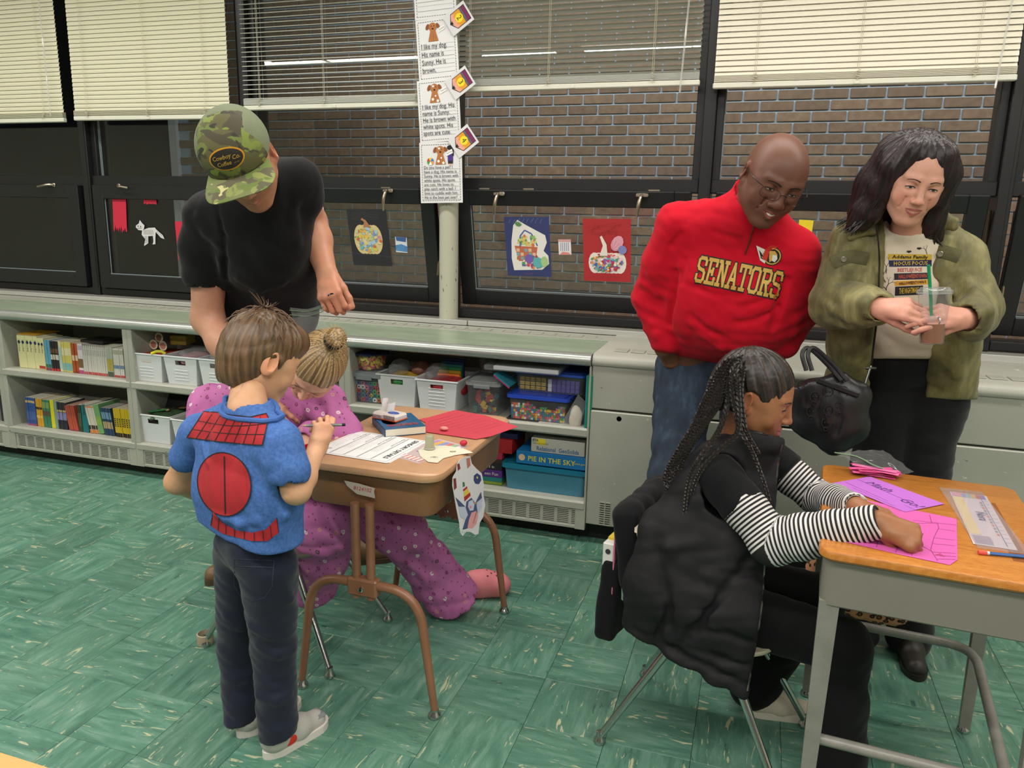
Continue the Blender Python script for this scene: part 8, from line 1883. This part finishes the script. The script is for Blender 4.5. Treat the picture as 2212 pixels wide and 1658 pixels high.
pc_=t.ramp(sep.outputs[0],[(0,lin('e6cfd8')),(.45,lin('8a3a6a')),(.7,lin('5a3a52')),(.85,lin('c98a8a'))],'CONSTANT'); b2=t.mix(msk,base,pc_); b2=t.mix(t.math('MULTIPLY',ctr,.8),b2,lin('b06a92'))
v2=t.add('ShaderNodeTexVoronoi',voronoi_dimensions='2D'); v2.inputs['Scale'].default_value=31; t.link(cb_.outputs[0],v2.inputs['Vector']); m2=t.ramp(v2.outputs['Distance'],[(.085,(1,1,1)),(.1,(0,0,0))]); b2=t.mix(t.math('MULTIPLY',m2,.75),b2,lin('6a3050'))
t.link(b2,t.bs.inputs['Base Color']); t.bs.inputs['Roughness'].default_value=.85; t.bump(t.noise(co,260,2),.1,.001)
hc=P(684,790,y=1.93); nb=P(610,838,y=2.08)
Mh=headM(hc,(-.06,-.60,-.72),(.55,.12,1),.93)
hp,hcC,hb=head(Mh,nb,'d9a58c',dict(neckr=.042,chub=.8,jaw=.92,nose=.78,brow=.6,smile=.5,ear=.95))
sR=P(452,872,y=2.10); sL=P(702,872,y=2.12); eR=P(432,968,y=1.98); wR=P(590,968,y=1.83); eL=P(742,938,y=2.06); wL=P(668,938,y=1.92)
pelv=V(-1.31,2.09,.47); kR=P(705,1135,y=1.97); aR=V(kR.x-.13,2.08,.17); kL=P(868,1150,y=2.20); aL=P(972,1282,y=2.37)
hipR=pelv+V(.04,-.07,-.03); hipL=pelv+V(.04,.07,-.03)
B=Sdf(*bounds([nb,sR,sL,pelv,kR,kL,aR,aL],.12),.011); B.path([pelv,P(590,900,y=2.13)],[.08,.08],k=.03); B.cap(sR,sL,.045,.045,k=.03); B.cap(nb,P(590,900,y=2.13),.035,.06,k=.03); B.path([hipR,kR,aR],[.06,.045,.03],k=.02); B.path([hipL,kL,aL],[.06,.045,.03],k=.02); bv_,bf=B.mesh()
S=Sdf(*bounds([eL,wL,P(650,955,y=1.86)],.06),.0035); S.cap(eL,wL,.028,.021,k=.01); hand_prims(S,wristM(wL,P(645,965,y=1.86)-wL,(.1,-.3,1)),1,curl=(.4,.5,.6,.7),s=.7,thumb=(.4,.4,.2)); a1=S.mesh()
S=Sdf(*bounds([eR,wR],.09),.0035); S.cap(eR,wR,.028,.021,k=.01); hand_prims(S,wristM(wR,V(.9,.1,-.1),(0,-.3,1)),-1,curl=(.4,.5,.6,.7),s=.7); a2=S.mesh()
S=Sdf(*bounds([aL,P(1010,1300,y=2.4)],.09),.005); S.path([aL,P(1000,1290,y=2.42)],[.03,.032],k=.02); a3=S.mesh()
GP_=person([hp,(bv_,bf),a1,a2,a3],[hcC,paint(bv_,'d9a58c')]+[paint(q[0],'dda890') for q in (a1,a2,a3)],'child with a blond topknot in pink flowered clothes leaning over the brown desk')
face(GP_,hb,Mh,'8a6a50','b8626a',openz=.0008,gaze=-.003,lashw=.0012,smile=.5,browt=.0015)
# hair pulled to a topknot
bun=Vector((.0,-.045,.138))
S=Sdf((-.115,-.14,-.1),(.115,.12,.19),.0036); S.ell((0,-.012,.03),(.082,.102,.092),k=0)
S.ell((0,.10,-.035),(.064,.06,.096),k=.008,op='sub'); 
for q in (-1,1): S.ell((q*.082,.0,-.02),(.022,.024,.036),k=.006,op='sub')
S.cap((0,-.03,-.085),(0,-.06,-.2),.058,.07,k=.012,op='sub'); groove(S,tuple(bun),(0,-.3,1),23,.0005,.03,.6)
S.ell(tuple(bun+Vector((0,0,-.008))),(.026,.026,.02),k=.012); S.ell(tuple(bun+Vector((0,-.004,.018))),(.031,.031,.024),k=.006); S.cap(tuple(bun+Vector((.02,0,.02))),tuple(bun+Vector((-.012,.02,.03))),.012,.010,k=.006); S.cap(tuple(bun+Vector((-.022,-.01,.018))),tuple(bun+Vector((.0,-.026,.026))),.012,.010,k=.006)
v,f=S.mesh(); cl=strands(v,tuple(bun),(0,-.3,1),21,'5e452e','9a7a50',4,'d8bd8e',.4); link('hair',np_mesh('hair',[(xf(Mh,v),f)],HM,[cl]),GP_)
MB().tube([Mh@(bun+Vector((.027*math.cos(a),.027*math.sin(a),.002+.002*math.sin(a)))) for a in [2*PI*i/20 for i in range(20)]],.0048,8,closed=True).build('hair_tie',M('tie_black','15151a',.7),GP_,True)
lk=MB(); r=random.Random(5)
for i in range(60):
    a=r.uniform(0,2*PI); d=Vector((math.cos(a),math.sin(a),0)); lk.tube([Mh@(bun+d*.02+Vector((0,0,.03))),Mh@(bun+d*.03+Vector((0,0,.034+r.uniform(0,.006)))),Mh@(bun+d*(.038+r.uniform(0,.01))+Vector((0,0,.022)))],[.001,.0008,.0003],3)
lk.build('hair_wisps',M('hair_blond','a98a5e',.5),GP_,True)['kind']='stuff'
# top
S=Sdf(*bounds([nb,sR,sL,eR,wR,eL,wL,pelv],.12),.0055)
S.path([pelv+V(-.02,-.05,.0),P(540,930,y=2.10),P(520,880,y=2.11)],[.115,.09,.07],k=.06); S.path([pelv+V(.02,.05,.0),P(650,930,y=2.13),P(650,880,y=2.13)],[.115,.09,.07],k=.06)
S.cap(sR,nb+V(0,0,-.02),.058,.06,k=.04); S.cap(sL,nb+V(0,0,-.02),.058,.06,k=.04)
S.path([sR,eR,wR+V(-.03,0,0)],[.062,.056,.042],k=.03); S.path([sL,eL,wL],[.062,.056,.040],k=.03)
S.cap(P(600,905,y=2.0),P(560,935,y=2.0),.06,.06,k=.05)
S.cap(wL,P(650,955,y=1.87),.024,.024,k=.003,op='sub'); S.ell(P(628,825,y=2.03),(.06,.06,.05),k=.01,op='sub')
for pts,r_ in (([(450,850),(425,880),(410,905)],.012),([(700,850),(715,880),(712,910)],.010),([(660,870),(680,900),(700,920)],.010),([(735,880),(740,910)],.010)): S.fold(pts,r_,.3,'add',.02)
S.wrinkle(.0045,20,51); sdfobj('pyjama_top',S,PK,GP_)
# trousers
S=Sdf(*bounds([pelv,kR,aR,kL,aL,P(960,1345,y=2.3)],.13),.006)
S.cap(pelv+V(0,-.05,-.01),pelv+V(0,.05,-.01),.105,.105,k=.04); S.path([hipR,kR,kR.lerp(aR,.45),aR],[.088,.088,.092,.085],k=.03); S.path([hipL,kL],[.088,.082],k=.03)
S.path([kL,kL.lerp(aL,.5),P(1000,1305,y=2.36)],[.080,.080,.082],k=.03); S.path([P(930,1270,y=2.30),P(975,1335,y=2.30)],[.05,.035],k=.05); S.plane(P(984,1292,y=2.34),tuple(aL-kL),k=.006)
S.cap(P(988,1288,y=2.38),P(1040,1300,y=2.45),.05,.055,k=.01,op='sub')
for pts,r_ in (([(640,1105),(690,1100),(740,1110)],.012),([(650,1180),(700,1190),(740,1170)],.010),([(800,1150),(860,1200),(930,1250)],.012),([(830,1130),(900,1180),(975,1230)],.012),([(760,1160),(820,1230),(900,1290)],.012)): S.fold(pts,r_,.3,'add',.02)
S.wrinkle(.006,18,53,(1,1,1.2)); S.plane((0,0,.012),(0,0,-1),k=.004); sdfobj('pyjama_trousers',S,PK,GP_)
# foam clog
h0=P(992,1290,z=.0); t0=P(1082,1285,z=0); Mc=wristM((h0.x-.03,h0.y+.0,0),t0-h0,(0,0,1)); CL=M('clog_pink','dd7f86',.6)
S=Sdf((-.06,-.03,-.005),(.06,.24,.11),.004); S.path([(0,.03,.028),(0,.1,.034),(0,.165,.036)],[.034,.042,.048],k=.03); S.ell((0,.165,.038),(.05,.055,.038),k=.02); S.cap((0,.08,.06),(0,.12,.062),.035,.035,k=.03); S.plane((0,0,.004),(0,0,-1),k=.003)
v,f=S.mesh(); co_=link('clog',np_mesh('clog',[(xf(Mc,v),f)],CL),GP_); cbv=BVHTree.FromPolygons([Vector(q) for q in v],[tuple(q) for q in f])
m=MB()
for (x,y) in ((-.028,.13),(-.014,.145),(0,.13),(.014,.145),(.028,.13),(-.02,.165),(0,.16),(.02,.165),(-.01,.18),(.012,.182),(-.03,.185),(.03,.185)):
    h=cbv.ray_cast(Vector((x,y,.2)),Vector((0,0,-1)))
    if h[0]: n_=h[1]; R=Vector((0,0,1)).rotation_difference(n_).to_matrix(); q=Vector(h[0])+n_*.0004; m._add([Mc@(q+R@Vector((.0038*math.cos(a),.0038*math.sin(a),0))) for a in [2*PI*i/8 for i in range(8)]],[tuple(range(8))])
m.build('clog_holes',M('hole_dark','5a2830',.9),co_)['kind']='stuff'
MB().tube([Mc@Vector(q) for q in ((-.043,.09,.05),(-.048,.04,.06),(-.03,-.01,.062),(.03,-.01,.062),(.048,.04,.06),(.043,.09,.05))],.006,6,flat=.5).build('clog_strap',CL,co_,True)
# ================================================================ girl with long braids at the grey desk
hc=P(1630,852,y=1.95); nb=P(1588,965,y=1.955)
Mh=headM(hc,(.94,-.14,-.30),(.26,-.05,1),.93)
hp,hcC,hb=head(Mh,nb,'9a6848',dict(vox=.0024,neckr=.04,chub=.9,jaw=.95,nose=.95,lip=1.25,brow=.5,ear=1.0,width=.97,mouthopen=.002,chinz=.004))
sR=P(1556,1030,y=1.84); sL=P(1668,995,y=2.08); eR=P(1668,1172,y=1.77); wR=P(1895,1126,y=1.715); eL=P(1765,1075,y=2.04); wL=P(1848,1092,y=1.865)
pelv=V(-.13,1.96,.455); hipR=pelv+V(.02,-.075,-.02); hipL=pelv+V(.03,.075,-.02)
kR=P(1820,1392,y=1.86); aR=P(1815,1640,y=1.86); aR.z=.09; kL=P(1775,1290,y=2.07); aL=V(.085,2.12,.10)
B=Sdf(*bounds([nb,sR,sL,pelv,kR,kL,aR,aL],.12),.011); B.path([pelv,P(1560,1080,y=1.96)],[.08,.07],k=.03); B.cap(sR,sL,.04,.04,k=.03); B.cap(nb,P(1560,1080,y=1.96),.032,.06,k=.03); B.path([hipR,kR,aR],[.055,.04,.03],k=.02); B.path([hipL,kL,aL],[.055,.04,.03],k=.02); bv_,bf=B.mesh()
S=Sdf(*bounds([wR,P(1975,1150,y=1.70)],.05),.003); S.cap(P(1860,1133,y=1.73),wR,.022,.021,k=.01); hand_prims(S,wristM(wR,P(1950,1152,y=1.70)-wR,(.1,-.75,.65)),-1,curl=(1.0,1.15,1.25,1.3),pip=(1.2,1.3,1.3,1.3),spread=.02,s=.86,thumb=(.25,.75,.1),k=.007); a1=S.mesh()
S=Sdf(*bounds([wL,P(1905,1120,y=1.83)],.05),.003); S.cap(P(1830,1088,y=1.89),wL,.022,.020,k=.01); hand_prims(S,wristM(wL,P(1905,1115,y=1.82)-wL,(.1,-.2,1)),1,curl=(.3,.4,.5,.6),s=.74,thumb=(.4,.4,.1)); a2=S.mesh()
BG=person([hp,(bv_,bf),a1,a2],[hcC,paint(bv_,'9a6848'),paint(a1[0],'94613f'),paint(a2[0],'9a6848')],'girl with long dark braids, black puffer vest and striped sleeves at the grey desk')
face(BG,hb,Mh,'1c1210','a8586a' if False else '9a5258',iris='1a100c',openz=.0026,gaze=-.002,lashw=.0022,lipw=.95,browt=.0026)
# scalp hair with cornrows
S=Sdf((-.11,-.14,-.1),(.11,.12,.15),.0034); S.ell((0,-.014,.031),(.083,.103,.094),k=0); S.ell((0,-.06,-.01),(.07,.06,.07),k=.03)
groove(S,(0,-.055,.10),(0,-.55,.84),15,.0016,.03,.2)
S.ell((0,.128,-.03),(.1,.095,.108),k=.003,op='sub'); 
for q in (-1,1): S.ell((q*.084,.004,-.012),(.022,.028,.04),k=.006,op='sub'); S.ell((q*.07,.07,-.06),(.03,.05,.06),k=.006,op='sub')
S.cap((0,-.02,-.085),(0,-.03,-.2),.058,.07,k=.012,op='sub'); crown=(0,-.055,.10)
S.wrinkle(.0009,160,6)
v,f=S.mesh(); cl=strands(v,crown,(0,-.55,.84),15,'0e0b0b','2c2220',6,'4a3a30',.2); link('hair',np_mesh('hair',[(xf(Mh,v),f)],HM,[cl]),BG)
BRD=M('braid_dark','241b1a',.4,var=.3,vs=90)
def braid(pts,r=.0042,name='braid'):
    pts=spline(pts,8); L=0; out=[[],[],[]]
    # resample
    q=[pts[0]]; acc=0
    for a,b in zip(pts,pts[1:]):
        d=(b-a).length; n=max(1,int(d/.0035))
        for k in range(1,n+1): q.append(a.lerp(b,k/n))
    up=Vector((0,1,0)); m=MB()
    for i,p in enumerate(q):
        t_=(q[min(i+1,len(q)-1)]-q[max(i-1,0)]).normalized(); a=t_.cross(up).normalized(); b=a.cross(t_); ph=i*.0035/.021*2*PI; tp=1-.45*(i/len(q))
        for k in range(3): th=ph+k*2*PI/3; out[k].append(p+(a*math.sin(th)*1.25+b*math.sin(2*th)*.7)*r*tp)
    for k in range(3): m.tube(out[k],[r*.92*(1-.45*i/len(q)) for i in range(len(q))],5)
    return m.build(name,BRD,BG,True)
J=lambda *a:[P(x,y,y=yy) for x,y,yy in a]
BRS=[J((1600,765,1.90),(1583,800,1.862),(1582,850,1.85),(1590,890,1.845),(1600,930,1.84),(1625,975,1.835),(1650,1040,1.83),(1662,1080,1.83)),
J((1592,775,1.90),(1592,810,1.86),(1595,860,1.848),(1597,905,1.84),(1590,940,1.83),(1560,965,1.815),(1525,1000,1.80),(1500,1045,1.80),(1485,1110,1.80)),
J((1580,780,1.90),(1575,830,1.862),(1570,880,1.85),(1557,920,1.835),(1540,950,1.82),(1515,985,1.80),(1490,1030,1.79),(1480,1090,1.79),(1478,1150,1.79),(1485,1200,1.79)),
J((1605,790,1.87),(1600,840,1.856),(1604,885,1.85),(1612,930,1.845),(1640,980,1.84))]
r=random.Random(12)
for i in range(20):
    u=i/19; x0=1598-58*u+r.uniform(-4,4); y0=768+50*u*u+r.uniform(-4,4); yy=1.885+.012*r.uniform(-1,1)+.05*((i%3))
    x1=1566-46*u; x2=1508-40*u+r.uniform(-6,6); x3=1466-28*u+r.uniform(-8,8); x4=1452-14*u+26*r.random(); yb=1100+110*r.random()
    d=(.045 if i%3==2 else 0)
    BRS.append(J((x0,y0,yy),(x1,y0+52,1.875+d),(x1-14-12*u,y0+105,1.865+d),(x2,940+30*u,1.86+d),(x3,1010+20*u,1.865+d),(x4,1075,1.86+d),(x4+6,yb,1.845+d),(x4+14,yb+70,1.835+d)))
for b_ in BRS: braid(b_)
# striped long sleeves
STR,t=newmat('stripes'); a=t.add('ShaderNodeAttribute',attribute_name='col'); sp=t.add('ShaderNodeSeparateColor'); t.link(a.outputs['Color'],sp.inputs[0]); w_=t.math('FRACT',t.math('MULTIPLY',sp.outputs[0],100)); t.link(t.ramp(w_,[(.0,lin('121214')),(.44,lin('121214')),(.5,lin('cfc9c8')),(.94,lin('cfc9c8')),(1,lin('121214'))]),t.bs.inputs['Base Color']); t.bs.inputs['Roughness'].default_value=.85
def sleeve(pts,rs,name,seed,cut=None,pitch=.0098,opn=None):
    S=Sdf(*bounds(pts,.08),.0042); S.path(pts,rs,k=.02)
    S.wrinkle(.0022,30,seed); 
    if opn: S.cap(opn[0],opn[1],opn[2],opn[2],k=.003,op='sub')
    if cut: S.plane(*cut)
    v,f=S.mesh(); best=np.full(len(v),9.); tt=np.zeros(len(v)); acc=0
    for i in range(len(pts)-1):
        a_,b_=np.array(pts[i]),np.array(pts[i+1]); ab=b_-a_; L=np.linalg.norm(ab); t0=(v-a_)@ab/L**2; u=np.clip(t0,0,1); d=np.linalg.norm(v-(a_+u[:,None]*ab),axis=1); m=d<best; best[m]=d[m]; tt[m]=acc+(u[m])*L; acc+=L
    if seed==71: tt=tt+.0015*np.sin(v[:,2]*90)*(tt>acc-.07)
    return link(name,np_mesh(name,[(v,f)],STR,[np.stack([tt/pitch/100]*3,1)]),BG)
mid=(sR+eR)/2
cR=eR.lerp(wR,.85)
sleeve([sR+V(0,0,-.0),mid,eR,eR.lerp(wR,.3),eR.lerp(wR,.6),wR+(wR-eR).normalized()*.03],[.047,.048,.050,.049,.043,.034],'striped_sleeve',71,cut=(wR+(wR-eR).normalized()*.006,tuple(wR-eR),.003),opn=(wR,wR+(wR-eR).normalized()*.05,.026))
sleeve([sL,(sL+eL)/2,eL,eL.lerp(wL,.5),wL+(wL-eL).normalized()*.03],[.045,.044,.042,.038,.030],'striped_sleeve',72,cut=(wL+(wL-eL).normalized()*.004,tuple(wL-eL),.003),opn=(wL,wL+(wL-eL).normalized()*.05,.023))
# black t-shirt sleeve caps
BT_=cloth('black_cotton','0f0f12',.85,var=.1,sheen=.06)
for nm,a_,b_ in (('tee_sleeve',sR,sR.lerp(mid,.95)),('tee_sleeve',sL,sL.lerp((sL+eL)/2,.7))):
    S=Sdf(*bounds([a_,b_],.09),.005); S.cap(a_,b_,.055,.053,k=0); S.wrinkle(.003,28,7); d_=(b_-a_).normalized(); S.plane(b_,tuple(d_),k=.006); sdfobj(nm,S,BT_,BG)
# vest
VS,t=newmat('vest_black'); n=t.noise(t.coord(),18,4,.6); t.link(t.ramp(n,[(.3,lin('131215')),(.7,lin('1d1b1f'))]),t.bs.inputs['Base Color']); t.bs.inputs['Roughness'].default_value=.72; t.bs.inputs['Specular IOR Level'].default_value=.3; t.bump(t.noise(t.coord(),60,3),.2,.002)
S=Sdf(*bounds([nb,sR,sL,pelv,P(1345,1370,y=1.8),P(1625,1500,y=1.75),P(1700,940,y=1.9)],.10),.0052)
S.path([pelv+V(-.02,-.03,.05),P(1500,1180,y=1.90),P(1530,1080,y=1.89),P(1548,1010,y=1.88)],[.125,.105,.095,.068],k=.05); S.path([pelv+V(.0,.05,.05),P(1570,1180,y=2.0),P(1605,1080,y=2.01),P(1630,1005,y=2.01)],[.12,.105,.10,.07],k=.05)
S.cap(P(1590,1060,y=1.93),P(1600,1170,y=1.93),.10,.10,k=.05)
S.cap(nb+V(.0,0,-.03),P(1628,945,y=1.93),.07,.062,k=.03); S.cap(P(1620,968,y=1.93),P(1660,950,y=1.92),.055,.045,k=.03)
# hanging side panels over the chair seat
for pts,rs in ((J((1440,1150,1.83),(1410,1260,1.80),(1385,1360,1.80)),[.07,.062,.05]),(J((1500,1180,1.82),(1480,1300,1.78),(1470,1420,1.775)),[.075,.06,.04]),(J((1560,1190,1.82),(1550,1320,1.775),(1545,1460,1.765)),[.07,.055,.035]),(J((1610,1200,1.83),(1610,1330,1.775),(1598,1490,1.765)),[.05,.042,.026]),(J((1450,1230,1.97),(1400,1330,2.0)),[.09,.06])): S.path(pts,rs,k=.045,flat=((0,1,0),.8))
S.ell(hc+V(.035,-.0,-.05),(.075,.075,.062),k=.012,op='sub'); S.ell(hc+V(-.02,0,-.03),(.085,.08,.09),k=.012,op='sub')
S.ell(sR+V(.012,-.02,-.015),(.058,.06,.085),k=.012,op='sub') 
a_,b_=P(1352,1362,y=1.78),P(1612,1505,y=1.765); n_=(b_-a_).cross(V(0,1,0)); n_=n_ if n_.z<0 else -n_; S.plane(a_,tuple(n_),k=.01)
a_,b_=P(1668,1150,y=1.78),P(1612,1505,y=1.76); n_=(b_-a_).cross(V(0,1,0)); n_=n_ if n_.x>0 else -n_; S.plane(a_+V(0.002,0,0),tuple(n_),k=.01)
for pts,r_ in (([(1560,1238),(1610,1232),(1652,1236)],.007),([(1545,1272),(1600,1280),(1650,1288)],.007),([(1525,1316),(1580,1325),(1642,1338)],.007),([(1505,1362),(1570,1372),(1632,1388)],.007),([(1490,1405),(1560,1425),(1622,1438)],.007),([(1640,1180),(1570,1270),(1500,1360),(1462,1410)],.009),([(1420,1190),(1440,1290),(1455,1400)],.008),([(1450,1310),(1420,1370)],.006),([(1372,1362),(1450,1402),(1530,1442),(1610,1478)],.006)): S.fold(pts,r_,.35,'sub',.02)
for pts,r_ in (([(1430,1210),(1450,1180),(1500,1170)],.012),([(1480,1220),(1530,1240),(1580,1225)],.010),([(1475,1270),(1520,1280)],.010)): S.fold(pts,r_,.3,'add',.02)
S.wrinkle(.0035,24,61)
vs_=sdfobj('puffer_vest',S,VS,BG); vb=bvh_of(vs_.data); sb_s=sb; sb=vb
m=MB(); pline(m,[(1652,1210),(1648,1290),(1640,1350),(1628,1420),(1614,1492)],1.6,.002); m.build('zip',M('zip_silver','8f8c88',.35,.8),vs_)
m=MB(); pline(m,[(1690,960),(1680,1000),(1676,1060)],1.4,.002); pline(m,[(1608,926),(1640,934),(1668,940)],2.2,.002); m.build('collar_zip',M('zip_dark','4a4846',.4,.6),vs_); sb=sb_s
# trousers with flared legs
S=Sdf(*bounds([pelv,kR,aR,kL,aL],.12),.006); S.cap(hipR,hipL,.095,.095,k=.03); S.path([hipR,kR,kR.lerp(aR,.5),V(aR.x,aR.y,.05)],[.085,.064,.057,.066],k=.02); S.path([hipL,kL,kL.lerp(aL,.5),V(aL.x+.0,aL.y,.07)],[.085,.062,.056,.068],k=.02)
S.wrinkle(.003,22,19,(1,1,1.3)); S.plane((0,0,.018),(0,0,-1),k=.006); sdfobj('trousers',S,cloth('black_knit','0d0d0f',.85,var=.1,sheen=.05),BG)
h0=P(1608,1535,z=0); t0=P(1738,1548,z=0); shoe('sneaker',wristM((h0.x,h0.y,0),t0-h0,(0,0,1)),.19,'d4c9b8','d9d2c4',BG,.9)
shoe('sneaker',wristM((aR.x-.04,aR.y,0),V(1,-.15,0),(0,0,1)),.19,'5a4a40','4a3a30',BG,.85)
# fabric chair-back bag with binder and folder
cbag=empty('chair_bag',(-.04,1.95,0),-.2,'black fabric organiser hung over the chair back behind the girl with braids','bag')
S=Sdf((-.36,-.22,.24),(-.14,.22,.78),.0055); S.rbox((-.195,0,.555),(.036,.165,.12),.03,R=rot3(0,-.18,0),k=0); S.wrinkle(.005,20,8); sdfobj('cover',S,BT_,cbag)
S=Sdf((-.38,-.22,.22),(-.2,.22,.62),.0055); S.rbox((-.248,0,.40),(.028,.15,.12),.016,R=rot3(0,.06,0),k=0); S.cap((-.258,-.12,.52),(-.258,.12,.52),.018,.018,k=.01,op='sub'); S.wrinkle(.0035,18,9); sdfobj('pocket',S,BT_,cbag)
bd=empty('ring_binder',(-.04,1.95,0),-.2,'white ring binder sticking out of the chair-back bag','binder'); MB().box((-.268,-.145,.38),(-.236,.1,.562),.003).build('cover',M('binder_white','d6d4cf',.35),bd); MB().lathe([(0,0),(.007,0),(.007,.001)],(-.252,-.1465,.54),14,R=rot3(PI/2)).build('finger_hole',M('ink_2a2c30','2a2c30',.75),bd); MB().box((-.263,-.12,.562),(-.243,.05,.569)).build('yellow_page',M('page_yellow','d9c23a',.6),bd)
fd=empty('folder',(-.04,1.95,0),-.2,'pink patterned folder behind the white binder in the chair-back bag','folder'); FP,t=newmat('folder_pink'); v=t.add('ShaderNodeTexVoronoi'); v.inputs['Scale'].default_value=26; t.link(t.coord(),v.inputs['Vector']); t.link(t.ramp(v.outputs['Distance'],[(.28,lin('8a4a3a')),(.36,lin('c9748c'))]),t.bs.inputs['Base Color']); MB().box((-.236,-.15,.40),(-.232,.12,.635),.001).build('cover',FP,fd)
